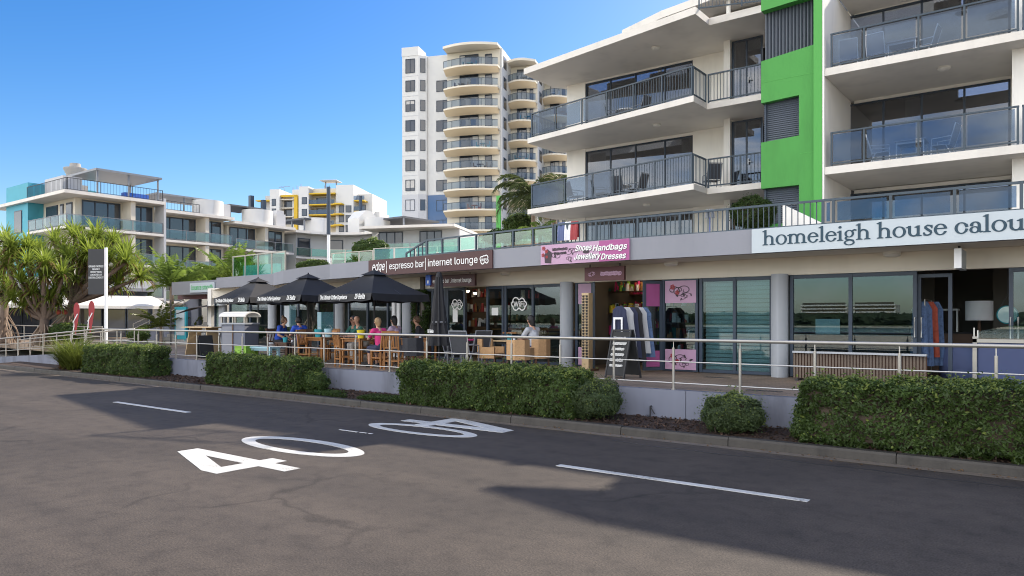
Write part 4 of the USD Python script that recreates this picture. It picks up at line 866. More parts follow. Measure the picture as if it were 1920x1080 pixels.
# sloping white planter wall on the podium, with bush
sw = thing('planter_wall', 'sloping white wall behind the podium railing, below the green tower', 'wall', (-5.5, 17.5, 3.5), world=True)
sw.part('wall', M().extf(Polygon([(on_y(1470, 17.5), 3.5), (on_y(1470, 17.5), z_y(1470, 384, 17.5)), (on_y(1546, 17.5), z_y(1546, 420, 17.5)), (on_y(1546, 17.5), 3.5)]), 17.4, 17.6), 'white_render')
# ------------------------------------------------------------------ tower
def cxy(px, d): return at_d(px, d)
TA = YAW - math.radians(15) 
rb_ = np.random.default_rng(12)
def tower():
    o = cxy(754, 110.5); th = thing('tower_block', 'tall pale apartment tower with stacked curved balconies and dark windows', 'tower', (*o, 0), TA)
    FZ = [38.3 - 2.95 * k for k in range(13)]; TOP = 41.6
    def poly(p): return Polygon(p)
    # wing, chamfer, main wall
    wing = [(0, 0), (2.6, 0), (3.7, .55), (3.7, .9), (14.0, .9), (14.0, 16), (0, 16)]
    th.part('wall', M().ext(poly(wing), 20.4, TOP - .6), 'far_white'); th.part('wall', M().ext(affinity.scale(poly(wing), 1.004, 1.004), 0, 20.4), 'far_grey', 'grey lower storeys')
    th.part('parapet', M().ext(poly([(-.05, -.05), (2.62, -.05), (2.62, 3), (-.05, 3)]), TOP - .6, TOP + .7), 'far_white')
    for z in FZ: th.part('floor_line', M().bx(-.01, 2.6, -.018, -.004, z - .35, z - .28), 'far_grey')
    for i, z in enumerate(FZ[:9]):
        zb = z + (.15 if i == 0 else .35); zt = z + (2.25 if i == 0 else 2.0)
        for a, b, y in ((.55, 2.05, 0),):
            W = th.part('window', frame_xz(a, b, y - .03, zb, zt, .07, .1), 'navy_frame'); W.part('pane', M().bx(a + .07, b - .07, y - .02, y - .004, zb + .07, zt - .07), 'far_glass'); rb_.random() < .2 and W.part('blind', M().bx(a + .1, b - .1, y - .024, y - .0205, zt - .1 - rb_.uniform(.3, 1.2), zt - .1), 'curtain'); W.part('mullion', M().bx((a + b) / 2 - .04, (a + b) / 2 + .04, y - .06, y - .021, zb + .07, zt - .07), 'navy_frame')
        e = np.array([3.7 - 2.6, .55]); e /= np.linalg.norm(e); A = np.array([2.6, 0]) + e * .25; B = np.array([2.6, 0]) + e * 1.02; nn = np.array([e[1], -e[0]]) * .03
        W = th.part('window', M().beam((*(A + nn), (zb + zt) / 2), (*(B + nn), (zb + zt) / 2), .06, zt - zb), 'navy_frame'); W.part('pane', M().beam((*(A + nn * 2.2 + e * .08), (zb + zt) / 2), (*(B + nn * 2.2 - e * .08), (zb + zt) / 2), .02, zt - zb - .14), 'far_glass')
        if i > 0:
            W = th.part('window', frame_xz(5.1, 7.2, .87, zb - .1, zt - .1, .07, .1), 'navy_frame'); W.part('pane', M().bx(5.17, 7.13, .88, .896, zb - .03, zt - .17), 'far_glass'); W.part('mullion', M().bx(6.1, 6.18, .83, .879, zb, zt - .18), 'navy_frame')
    th.part('blue_glazing', M().bx(3.75, 7.3, .86, .897, 14, 20.3), 'far_glass_blue')
    # balcony bays stepping back to the right
    def bay(x0, x1, yb, depth, floors, first_roof, deep):
        n = 12; t = np.linspace(0, 1, n); ex = x0 + (x1 - x0) * t; bow = yb - depth * (.45 + .55 * np.sin(math.pi * np.clip(t * .85 + .12, 0, 1)))
        front = list(zip(ex, bow))
        th.part('bay_wall', M().bx(x0, x1, yb, yb + .3, 0, floors[0] + 2.7), 'far_cream')
        for i, z in enumerate(floors):
            th.part('balcony_slab', M().ext(Polygon([(x0 - .05, yb)] + front + [(x1 + .02, yb)]), z - .22, z), 'far_cream')
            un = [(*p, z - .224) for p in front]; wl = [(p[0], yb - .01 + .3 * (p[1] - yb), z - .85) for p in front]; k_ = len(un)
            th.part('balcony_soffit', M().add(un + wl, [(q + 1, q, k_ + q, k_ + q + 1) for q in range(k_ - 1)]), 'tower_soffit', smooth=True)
            xa, xb_ = x0 + (x1 - x0) * .24, x0 + (x1 - x0) * .60
            W = th.part('sliding_door', frame_xz(xa, xb_, yb - .04, z + .02, z + 2.25, .08, .06), 'navy_frame'); W.part('pane', M().bx(xa + .08, xb_ - .08, yb - .03, yb - .004, z + .1, z + 2.17), 'far_glass')
            rb_.random() < .5 and W.part('curtain', M().bx(*((xa + .1, xa + .8) if rb_.random() < .5 else (xb_ - .9, xb_ - .1)), yb - .034, yb - .0305, z + .12, z + 2.1), 'curtain'); W.part('mullion', M().bx((xa + xb_) / 2 - .04, (xa + xb_) / 2 + .04, yb - .07, yb - .031, z + .1, z + 2.17), 'navy_frame')
            xa2 = x0 + (x1 - x0) * .85
            W = th.part('window', frame_xz(x0 + (x1 - x0) * .72, xa2, yb - .04, z + .3, z + 2.1, .06, .06), 'navy_frame'); W.part('pane', M().bx(x0 + (x1 - x0) * .72 + .06, xa2 - .06, yb - .03, yb - .004, z + .36, z + 2.04), 'far_glass')
            fr = [np.array([*p, z]) + (0, .08, 0) for p in front]
            R = th.part('railing', M().tube([p + (0, 0, 1.0) for p in fr], .045, 5), 'rail_navy')
            g = M(); bl = M()
            for a, b in zip(fr[:-1], fr[1:]): g.add([a + (0, 0, .1), b + (0, 0, .1), b + (0, 0, .95), a + (0, 0, .95)], [(0, 1, 2, 3)])
            for k in range(0, n, 2): bl.beam(fr[k], fr[k] + (0, 0, 1.0), .06, .06)
            if rb_.random() < .75:
                q = rb_.uniform(.2, .8); fx_ = x0 + (x1 - x0) * q; mt = ['orange_cloth', 'white_metal', 'wood_dark', 'wicker_dark', 'teal'][rb_.integers(0, 5)]
                F_ = th.part('balcony_furniture', M().bx(fx_ - .45, fx_ + .45, yb - 1.3, yb - .6, z + .66, z + .72).bx(fx_ - .05, fx_ + .05, yb - 1, yb - .9, z + .002, z + .66), mt)
                for sg in (-1, 1): F_.part('chair', M().bx(fx_ + sg * .8 - .22, fx_ + sg * .8 + .22, yb - 1.2, yb - .75, z + .4, z + .45).bx(fx_ + sg * 1.0 - .03, fx_ + sg * 1.0 + .03, yb - 1.2, yb - .75, z + .45, z + .95).bx(fx_ + sg * .8 - .2, fx_ + sg * .8 + .2, yb - 1.15, yb - .8, z + .002, z + .4), mt)
            R.part('glass_panel', g, 'rail_glass'); R.part('post', bl, 'rail_navy', kind='stuff')
        z = floors[0] + 2.75; rf = [(p[0], p[1] - .25) for p in front]
        th.part('curved_roof', M().ext(Polygon([(x0 - .3, yb + 3)] + rf + [(x1 + .1, yb + 3)]), z, z + .35), 'far_cream')
    bay(6.9, 15.0, .6, 2.5, FZ[:10], 0, 0)
    def strip_wall(x, y0, y1, top, fl):
        th.part('side_wall', M().bx(x - 4, x, y0, y1, 0, top), 'far_white')
        for z in fl: 
            W = th.part('window', M().bx(x + .003, x + .05, y0 + .8, y0 + 2.4, z + .3, z + 2.0), 'navy_frame'); W.part('pane', M().bx(x + .051, x + .07, y0 + .9, y0 + 2.3, z + .4, z + 1.9), 'far_glass')
    S = lambda o: [z - o for z in FZ]
    strip_wall(15.2, .9, 6.2, FZ[0] + 2.9, FZ[:10])
    bay(15.2, 19.3, 5.9, 2.4, S(1.0)[:10], 0, 0); strip_wall(19.4, 6.0, 10.8, FZ[0] + 1.4, S(1.0)[:10])
    bay(19.4, 23.3, 10.5, 2.4, S(2.3)[:10], 0, 0); strip_wall(23.4, 10.6, 15.4, FZ[0] + .1, S(2.3)[:10])
    bay(23.4, 27.3, 15.1, 2.4, S(3.5)[:10], 0, 0); strip_wall(27.4, 15.2, 19.6, FZ[0] - 1.1, S(3.5)[:10])
    gp = M().bx(14.9, 15.5, -1.0, -.6, 10, 19.5); th.part('green_blade', gp, 'green_bright')
    ml = th.part('mast', M().tube([(8, 5, TOP - .6), (8, 5, TOP + .6)], .04, 5).beam((6.4, 5, TOP + .3), (12, 5.2, TOP + 1.0), .03, .03), 'grey_metal')
    return th
tower()

# ------------------------------------------------------------------ generic far terrace houses: local x along the facade, y into the building
def facade(th, L, floors, zr, back=9, wall='far_cream', set_=1.7, seed=0, piers=(), rg='pale_glass', ov=.25, win=None, x0=.05):
    r = np.random.default_rng(seed)
    th.part('wall', M().bx(x0, L - .05, set_, back, 0, zr - .3), wall)
    th.part('roof_slab', M().bx(-ov, L + .02, -ov, back + .1, zr - .28, zr), 'slab_edge')
    for j, z in enumerate(floors):
        if j or z > 1: th.part('balcony_slab', M().bx(0, L, 0, set_ - .004, z - .22, z), 'slab_edge')
        ws = win or [(.04, .46), (.56, .94)]; hgt = (floors[j + 1] if j + 1 < len(floors) else zr) - z
        for a, b in ws:
            xa, xb_ = L * a, L * b; f = frame_xz(xa, xb_, set_ - .05, z + .02, z + hgt - .42, .09, .08); n = 3 if xb_ - xa > 2.2 else 2
            for k in range(1, n): x = xa + (xb_ - xa) * k / n; f.bx(x - .05, x + .05, set_ - .085, set_ - .02, z + .1, z + hgt - .5)
            W = th.part('sliding_door', f, 'navy_frame')
            for k in range(n): W.part('pane', M().bx(xa + (xb_ - xa) * k / n + .06, xa + (xb_ - xa) * (k + 1) / n - .06, set_ - .03, set_ - .006, z + .1, z + hgt - .5), 'far_glass')
            if r.random() < .5: W.part('curtain', M().bx(xa + .1, xa + .6, set_ - .02, set_ - .005, z + .12, z + hgt - .52), 'curtain')
        for x in piers: th.part('pier', M().bx(L * x - .2, L * x + .2, .1, set_ - .002, z + .002, z + hgt - .285), wall)
        if j or z > 1:
            nn = max(2, int(L / 2.2)); railing(th, (.05, .08), (L - .05, .08), z, 1.0, [(k / nn, (k + 1) / nn, 'g') for k in range(nn)], mat='grey_metal', glass=rg)
R90 = math.pi / 2
L1 = thing('terrace_apartments', 'cream corner apartments with a blue side wall and roof terrace, at far left', 'apartment building', (-67.6, 27.2, 0), R90)
facade(L1, 8.4, [.7, 3.9, 6.9, 9.85], 12.85, 16, seed=1, win=[(.23, .62), (.72, .97)], piers=(.67,), x0=1.6)
# side facing the street: local x negative is the street side here
L1.part('side_slab', M().bx(-.02, 1.5, 0.0, 8.2, 9.63, 9.846), 'slab_edge')
L1.part('front_wall', M().bx(1.4, 1.6, 1.72, 9.2, 0, 12.56), 'far_cream')
for y0, y1 in ((2.2, 3.4), (4.0, 4.6), (5.2, 7.6)):
    W = L1.part('window', M().bx(1.33, 1.395, y0, y1, 10.0, 12.2), 'navy_frame'); W.part('pane', M().bx(1.31, 1.328, y0 + .08, y1 - .08, 10.1, 12.1), 'far_glass')
L1.part('blue_wall', M().bx(.1, 6, 8.3, 13.4, 0, 14.4), 'blue_render')
W = L1.part('window', M().bx(.06, .098, 9.6, 11.4, 9.9, 12.0), 'navy_frame'); W.part('pane', M().bx(.04, .058, 9.7, 11.3, 10, 11.9), 'far_glass')
L1.part('white_end', M().bx(.3, 5.5, 13.42, 17, 0, 10.5), 'far_white')
railing(L1, (.05, 8.1), (.05, .1), 9.85, 1.0, [(k / 5, (k + 1) / 5, 'g') for k in range(5)], mat='grey_metal', glass='pale_glass')
railing(L1, (.0, 8.2), (.0, .0), 12.85, 1.05, [(0, .5, 'b'), (.5, 1., 'b')], mat='black_metal', bal=.25)
railing(L1, (.05, .0), (8.3, .0), 12.85, 1.05, [(0, .33, 'b'), (.33, .66, 'b'), (.66, 1., 'b')], mat='black_metal', bal=.25)
pg = L1.part('pergola_roof', M().bx(2.6, 8.5, .5, 6.5, 15.0, 15.18), 'grey_metal')
for x, y in ((2.8, .7), (5.5, .7), (8.2, .7), (2.8, 6), (8.2, 6)): pg.part('post', M().bx(x - .06, x + .06, y - .06, y + .06, 12.85, 15.0), 'grey_metal')
L1.part('roof_room', M().bx(1.0, 2.6, 3.2, 7, 12.86, 14.6), 'far_grey')
v = L1.part('roof_ventilator', M().lathe([(.5, 14.6), (.5, 15.4), (.75, 15.5), (.75, 15.6), (1.0, 16.1), (1.0, 16.25), (.5, 16.3), (.45, 16.7), (.001, 16.7)], 4.0, 8.0, 16), 'concrete', smooth=40)
L1.part('ventilator_base', M().bx(3.2, 4.8, 7.2, 8.8, 12.86, 14.62), 'far_grey')
L1.part('roof_lounge', M().bx(5.4, 7.6, 1.2, 1.9, 12.86, 13.5), 'royal_blue')
L1.part('blue_end_strip', M().bx(8.42, 8.62, .0, 1.8, 0, 13.2), 'far_grey')
L2 = thing('terrace_apartments', 'cream terrace apartments with a rooftop pergola and white drum, second from far left', 'apartment building', (-69.4, 36.3, 0), R90)
facade(L2, 7.6, [.7, 3.7, 6.7, 9.6], 12.45, 10, seed=2, win=[(.05, .58), (.68, .95)], piers=(.63,))
p = L2.part('pergola_roof', M().bx(.3, 6.5, 1.5, 6, 14.1, 14.25), 'grey_metal')
for x, y in ((.5, 1.7), (3.2, 1.7), (6.2, 1.7)): p.part('post', M().bx(x - .06, x + .06, y - .06, y + .06, 12.45, 14.1), 'grey_metal')
L2.part('roof_drum', M().lathe([(1.5, 12.45), (1.5, 14.0), (.001, 14.0)], 5.6, 1.4, 24), 'far_white', smooth=40); railing(L2, (.1, .2), (4.0, .2), 12.45, .9, [(0, .5, 'b'), (.5, 1, 'b')], mat='black_metal', bal=.3)
L2.part('roof_turret', M().bx(7.0, 7.9, 1.0, 2.4, 12.46, 13.9), 'far_grey')
L3 = thing('terrace_apartments', 'cream terrace apartments behind the palms, third from far left', 'apartment building', (-69.2, 44.1, 0), R90)
facade(L3, 7.2, [.7, 3.4, 6.4, 9.3], 12.1, 10, seed=3, win=[(.04, .46), (.58, .94)], piers=(.52,))
p = L3.part('pergola_roof', M().bx(.2, 4.2, 1.5, 6, 13.9, 14.05), 'roof_dark')
for x, y in ((.4, 1.7), (4.0, 1.7)): p.part('post', M().bx(x - .06, x + .06, y - .06, y + .06, 12.1, 13.9), 'grey_metal')
L3.part('roof_drum', M().lathe([(1.6, 12.1), (1.6, 13.7), (.001, 13.7)], 3.6, 1.6, 24), 'far_white', smooth=40); L3.part('roof_turret', M().bx(5.6, 6.8, 1, 2.4, 12.11, 13.6).bx(5.75, 6.65, 1.1, 2.3, 13.6, 14.0), 'far_grey')
# inner corner with the concave roof
L4 = thing('terrace_apartments', 'white apartments with a concave roof edge at the inner corner of the row', 'apartment building', (-69.0, 51.4, 0), world=True)
cv = [(-69.0, 51.4), (-68.9, 53.4), (-68.2, 55.2), (-66.8, 56.6), (-65.0, 57.4), (-61.5, 57.8)]
back4 = [(-61.5, 70), (-82, 70), (-82, 51.4)]
inn = [(x - 1.6 * .8, y + 1.6 * .6) for x, y in cv]
L4.part('roof_slab', M().ext(Polygon(cv + back4), 11.62, 11.9), 'slab_edge'); L4.part('wall', M().ext(Polygon(inn + back4), 0, 11.6), 'far_grey')
for z in (8.95, 6.0): L4.part('balcony_slab', M().ext(Polygon(cv + [(x, y) for x, y in reversed(inn)]), z - .22, z), 'slab_edge')
for z in (8.95, 6.0):
    for k, (a, b) in enumerate(zip(inn[:-1], inn[1:])):
        a, b = np.array(a), np.array(b); e = (b - a) / np.linalg.norm(b - a); n2 = np.array([e[1], -e[0]])
        if k in (0, 2, 4):
            W = L4.part('sliding_door', M().beam((*(a + e * .2 + n2 * .05), z + 1.12), (*(b - e * .2 + n2 * .05), z + 1.12), .08, 2.2), 'navy_frame'); W.part('pane', M().beam((*(a + e * .3 + n2 * .11), z + 1.12), (*(b - e * .3 + n2 * .11), z + 1.12), .03, 2.0), 'far_glass')
    for a, b in zip(cv[:-1], cv[1:]): railing(L4, np.array(a) + (-.05, .06), np.array(b) + (-.05, .06), z, 1.0, [(0, 1, 'g')], mat='steel', glass='green_glass')
for px, d, w_, zt in ((501, 87, 1.2, 13.7), (568, 92, 0, 13.9)): pass
for x, y in ((-71.6, 56.4), (-65.6, 60.4)): L4.part('roof_drum', M().lathe([(1.5, 11.9), (1.5, 13.8), (.001, 13.8)], x, y, 24), 'far_white', smooth=40)
L4.part('roof_turret', M().bx(-69.2, -67.2, 59.0, 61.6, 11.9, 13.9).prof(Polygon([(59, 13.9), (61.6, 13.9), (61.6, 14.4), (60.8, 14.9), (60, 14.9)]), -69.2, -67.2), 'far_white')
for x0, y0, x1, y1 in ((-76, 54, -71, 58), (-69.4, 60, -60.8, 66)):
    p = L4.part('pergola_roof', M().bx(x0, x1, y0, y1, 13.5, 13.7), 'roof_dark')
    for x, y in ((x0 + .2, y0 + .2), ((x0 + x1) / 2, y0 + .2), (x1 - .2, y0 + .2)): p.part('post', M().bx(x - .07, x + .07, y - .07, y + .07, 11.9, 13.5), 'grey_metal')
L5 = thing('terrace_apartments', 'low white-roofed apartments in front of the tower, right end of the row', 'apartment building', (-61.2, 54.6, 0), math.radians(24))
facade(L5, 10.2, [.7, 6.2, 9.1], 11.95, 9, seed=5, win=[(.08, .36), (.55, .80)], wall='far_grey', rg='green_glass', ov=.5)
mast = thing('light_mast', 'tall slim white and dark mast standing before the inner corner apartments', 'mast', (*at_d(616, 62), 0))
mast.part('pole', M().cyl(0, 0, 0, 9.0, .13, 8), 'white_metal'); mast.part('upper_pole', M().cyl(0, 0, 9.0, 13.0, .16, 8), 'navy_frame')
mast.part('wind_vane', M().tube([(.35, 0, 5.0), (.22, 0, 6.0), (.45, 0, 6.9), (.75, 0, 7.4)], [.05, .12, .1, .02], 8), 'white_metal')
for px, d, z0, z1 in ((471, 84, 12, 15.9), (494, 84, 12, 15.4), (676, 92, 11.9, 17.2)):
    c = thing('roof_pole', {471: 'dark square flue left of the yellow-trimmed building', 494: 'dark flue before the left wing of the yellow-trimmed building', 676: 'dark mast before the right wing of the yellow-trimmed building'}[px], 'pole', (*at_d(px, d), 0))
    c.part('pole', M().bx(-.22, .22, -.22, .22, z0, z1) if px != 676 else M().cyl(0, 0, z0, z1, .2, 8), 'navy_frame'); c.part('foot', M().bx(-.3, .3, -.3, .3, z0 - .6, z0 - .003), 'far_grey')

# ------------------------------------------------------------------ yellow-trimmed building on the hill
o = cxy(470, 188); Yb = thing('hill_apartments', 'white apartment building with yellow balcony trim, on the hill behind', 'apartment building', (*o, 0), YAW - math.radians(8))
S = 188 / 1390.
def yx(px): return (px - 470) * S * 1.0
def yz(v): return 2 + (597 - v) * S
def yblk(px0, px1, v0, y0, y1, mat='far_white', name='wall', v1=470): return Yb.part(name, M().bx(yx(px0), yx(px1), y0, y1, yz(v1), yz(v0)), mat)
yblk(488, 509, 364, 3, 14, 'far_grey'); yblk(508, 527, 356, 0, 14); yblk(527, 548, 370, 2.2, 14, 'far_cream'); yblk(548, 566, 356, 1.2, 14, 'far_white')
yblk(553.5, 560, 367, .6, 1.18, 'yellow_render', 'yellow_frame'); yblk(520, 559, 366.5, .6, 2.1, 'yellow_render', 'yellow_roof', 370)
yblk(565, 584, 352, 0, 14); yblk(584, 634, 353, 3, 14, 'far_cream'); yblk(634, 668, 350, 1.0, 16); yblk(668, 697, 364, 4, 16, 'far_white'); yblk(697, 706, 395, 6, 14)
for v in (364.5, 385, 404, 424):
    Yb.part('yellow_slab', M().bx(yx(583), yx(634), .2, 2.99, yz(v + 2.2), yz(v)), 'yellow_render'); Yb.part('yellow_slab', M().bx(yx(634.2), yx(650), -.8, .98, yz(v + 2.2), yz(v)), 'yellow_render') if v > 380 else None
    if v > 370: Yb.part('balcony_front', M().bx(yx(583), yx(633), .2, .3, yz(v), yz(v - 8)), 'rail_glass')
for v in (378, 398, 418):
    Yb.part('yellow_slab', M().bx(yx(668.2), yx(688), 1.2, 3.99, yz(v + 2.2), yz(v)), 'yellow_render'); Yb.part('balcony_front', M().bx(yx(668), yx(688), 1.2, 1.3, yz(v), yz(v - 8)), 'rail_glass')
for v in (374, 390, 406):
    Yb.part('yellow_slab', M().bx(yx(475), yx(507.8), 1.2, 2.99, yz(v + 1.8), yz(v)), 'yellow_render') if v < 380 else None
    Yb.part('balcony_slab', M().bx(yx(527.2), yx(552.8), .5, 2.19, yz(v + 1.5), yz(v)), 'far_cream')
    W = Yb.part('window', M().bx(yx(529), yx(552), 2.1, 2.19, yz(v + 14), yz(v + 2)), 'far_glass')
for px0, px1, y, vs in ((571, 581, -.06, (372, 394)), (512, 520, -.06, (374, 392)), (590, 616, 2.93, (370, 390, 410)), (640, 650, .93, (388, 406, 424)), (653, 664, .93, (388, 406, 424)), (672, 684, 3.93, (384, 404, 424))):
    for v in vs:
        W = Yb.part('window', M().bx(yx(px0), yx(px1), y, y + .05, yz(v + 13), yz(v)), 'navy_frame'); W.part('pane', M().bx(yx(px0) + .15, yx(px1) - .15, y - .03, y - .003, yz(v + 12), yz(v + 1)), 'far_glass')
for px0, px1, v, vb in ((599, 632, 338, 345), (638, 662, 348.5, 352)): 
    p = Yb.part('roof_canopy', M().bx(yx(px0), yx(px1), 2, 6, yz(v + 1.2), yz(v)), 'far_grey')
    for px in (px0 + 6, px1 - 6): p.part('post', M().bx(yx(px) - .12, yx(px) + .12, 4, 4.2, yz(354), yz(v + 1.2)), 'grey_metal')
r_ = np.random.default_rng(5)
for px in (512, 520, 537, 545, 553, 600, 610): Yb.part('roof_mast', M().beam((yx(px), 5, yz(372)), (yx(px), 5, yz(r_.uniform(340, 352))), .12, .12), 'grey_metal')
Yb.part('roof_aerial', M().beam((yx(508), 5, yz(346)), (yx(531), 5, yz(344)), .1, .1).beam((yx(512), 5, yz(344)), (yx(520), 5, yz(348)), .1, .1), 'grey_metal')
# ------------------------------------------------------------------ cafe with the white awning at the left
cafe = thing('awning_cafe', 'low dark-glazed cafe under a long white awning at the left', 'building', (-50, 5, T), R90)
cafe.part('wall', M().bx(-4, 21.5, 2.6, 6, 0, 3.2), 'navy_frame'); cafe.part('flat_roof', M().bx(-4, 21.6, 1.9, 6.1, 3.2, 3.42), 'grey_render')
cafe.part('upper_planter', M().bx(-4, 21.6, 2.2, 2.5, 3.42, 3.95), 'far_grey')
def awn(x0, x1):
    pts = [(2.2, 2.9), (1.4, 2.72), (.5, 2.42), (0, 2.15), (-.02, 1.95), (.02, 1.95), (.04, 2.12), (.52, 2.36), (1.4, 2.66), (2.2, 2.84)]
    return M().prof(Polygon(pts), x0, x1)
for k in range(8): cafe.part('awning', awn(-4 + k * 3.2, -4 + k * 3.2 + 3.18), 'awning_white')
for k in range(16):
    x = -4 + k * 1.6
    if k in (10, 13): cafe.part('column', M().cyl(x, 2.3, 0, 2.75, .09, 10), 'grey_render')
    W = cafe.part('window', frame_xz(x + .03, x + 1.57, 2.55, .05, 2.7, .06, .08), 'navy_frame'); W.part('pane', M().bx(x + .09, x + 1.51, 2.53, 2.545, .1, 2.64), 'far_glass')
# ------------------------------------------------------------------ smoothie shop end of the row and its stair
bn = thing('corner_shop', 'small grey corner shop beyond the left end of the row, under palms', 'building', (on_y(362, 21), 21, T), world=True)
xa, xb = on_y(322, 21), on_y(403, 21)
bn.part('fascia', M().bx(xa, xb + 1.2, 21, 21.15, z_y(362, 552, 21), z_y(362, 527, 21)), 'grey_render'); bn.part('soffit', M().bx(xa, xb + 1.2, 21.15, 24, z_y(362, 552, 21), z_y(362, 552, 21) + .08), 'soffit')
bn.part('wall', M().bx(on_y(345, 24), xb + 2.5, 24, 24.2, T, 3.8), 'cream_render')
bn.part('window', frame_xz(on_y(388, 23.8), xb + 2.2, 23.85, T + .05, 3.0, .08), 'navy_frame').part('pane', M().bx(on_y(389, 23.8), xb + 2.1, 23.84, 23.86, T + .15, 2.9), 'shop_glass')
sg = thing('shop_sign', 'white sign with green smoothie lettering on the corner shop', 'sign', (on_y(356, 20.94), 20.94, z_y(380, 548, 21)))
sw_, sh_ = on_y(402, 20.94) - on_y(356, 20.94), z_y(380, 530, 21) - z_y(380, 548, 21)
sg.part('board', M().bx(0, sw_, 0, .055, 0, sh_), 'sign_white'); put(sg, text('bounce smooth', sh_ * .5, True, width=sw_ * .86), sw_ * .07, sh_ * .28, 'letter_green')
sg = thing('shop_sign', 'pale green smoothie sign beside the first umbrella', 'sign', (on_y(405, 20.2), 20.2, z_y(418, 558, 20.2)))
sw2 = on_y(436, 20.2) - on_y(405, 20.2); sg.part('board', M().bx(0, sw2, 0, .05, 0, .42), 'sign_green'); put(sg, text('bounce', .16, True, width=sw2 * .75), sw2 * .1, .14, 'letter_green')
hung('hanging_sign', 'dark red board hung below the corner shop fascia', 333, 393, 553, 561, 21.6, 'sign_maroon')
stair = thing('stairway', 'stair with sloping grey side walls climbing from the plaza beside the corner shop', 'stairs', (on_y(300, 20), 20, T), world=True)
sx0 = on_y(266, 19.5); 
for k in range(7):
    stair.part('step', M().bx(sx0 + .3 + k * .34, sx0 + 4.5 + k * .34, 19.7 + k * .32, 20.04 + k * .32, T - .02, T + .16 * (k + 1)), 'concrete')
def slope(y, px0, px1, v0, v1, nm, dy=.2):
    x0, x1 = on_y(px0, y), on_y(px1, y); stair.part(nm, M().extf(Polygon([(x0, T - .02), (x0, z_y(px0, v0, y)), (x1, z_y(px1, v1, y)), (x1, T - .02)]), y, y + dy), 'wall_grey')
slope(22.4, 262, 372, 618, 552, 'side_wall'); slope(19.6, 292, 297, 622, 620, 'newel')
slope(20.6, 318, 352, 597, 580, 'side_wall')
for y, a, b in ((22.3, (250, 608), (345, 562)), (20.5, (294, 606), (330, 584))):
    hr = thing('stair_railing', 'steel handrail climbing the %s side of the stair by the corner shop' % ('far' if y > 21 else 'near'), 'railing', (on_y(a[0], y), y, T), world=True)
    P0, P1 = np.array([on_y(a[0], y), y, z_y(a[0], a[1], y)]), np.array([on_y(b[0], y), y, z_y(b[0], b[1], y)])
    for dz, nm in ((0, 'top_rail'), (-.3, 'middle_rail')): hr.part(nm, M().tube([P0 + (0, 0, dz), P1 + (0, 0, dz)], .03, 6), 'steel', smooth=True)
    for k in range(4): p = P0 + (P1 - P0) * k / 3; hr.part('post', M().tube([p, p - (0, 0, .95)], .025, 6), 'steel')
# glass balustrade on the low roof over the first umbrella
gr = thing('roof_balustrade', 'pale green glass balustrade on the roof above the first umbrella', 'balustrade', (on_y(435, 19), 19, 3.5), world=True)
pts = [(-31.0, 19.6), (-26.6, 19.3)]
railing(gr, pts[0], pts[1], 3.5, 1.35, [(k / 4, (k + 1) / 4, 'g') for k in range(4)], mat='steel', glass='green_glass', zl=3.9)
gr.part('pool_wall', M().bx(-30.8, -28.2, 20.0, 20.2, 3.5, 4.45), 'teal')
g2 = thing('roof_balustrade', 'long green-tinted glass balustrade on the roof behind the espresso sign', 'balustrade', (on_y(700, 30), 30, 3.5), world=True)
a, b, c_ = at_d(622, 44), at_d(700, 42), at_d(862, 40)
railing(g2, a, b, 3.5, 2.35, [(k / 3, (k + 1) / 3, 'g') for k in range(3)], mat='steel', glass='green_glass', zl=3.6)
railing(g2, b, c_, 3.5, 2.45, [(k / 4, (k + 1) / 4, 'g') for k in range(4)], mat='steel', glass='green_glass', zl=3.6)
st = thing('roof_stair', 'green-sided stair rising behind the tall glass balustrade', 'stairs', (*at_d(640, 52), 3.5), YAW)
st.part('stringer', M().extf(Polygon([(-1, 0), (-1, .6), (2.6, 3.6), (2.6, 3.0), (.2, 0)]), 0, .2), 'lime'); st.part('handrail', M().beam((-1, .1, 1.5), (2.6, .1, 4.5), .06, .06), 'steel'); st.part('landing', M().bx(2.6, 4.6, 0, 2, 0, 3.4), 'far_grey')
# ------------------------------------------------------------------ pandanus, palms and shrubs
def rosette(m, dead, c, r, L, n=60, w=.075):
    c = np.array(c, float)
    for k in range(n):
        a = k * 2.39996 + r.normal(0, .15); el = 1.4 - 1.65 * (k / n) + r.normal(0, .12); l = L * r.uniform(.75, 1.1)
        h = np.array([math.cos(a), math.sin(a), 0]); s = np.array([-math.sin(a), math.cos(a), 0]); p = c + h * .05; v = []; e = el
        mm = dead if (k > n * .80 and r.random() < .6) else m
        for j in range(5):
            t = j / 4; ww = w * (.75 + .5 * t) * (1 - t ** 2) * .5 + .003
            v += [p - s * ww - (0, 0, .0), p + s * ww]
            p = p + (h * math.cos(e) + np.array([0, 0, math.sin(e)])) * l / 4; e -= .16 + .22 * max(0, 1 - abs(el))
        mm.add(v, [(2 * j, 2 * j + 1, 2 * j + 3, 2 * j + 2) for j in range(4)])
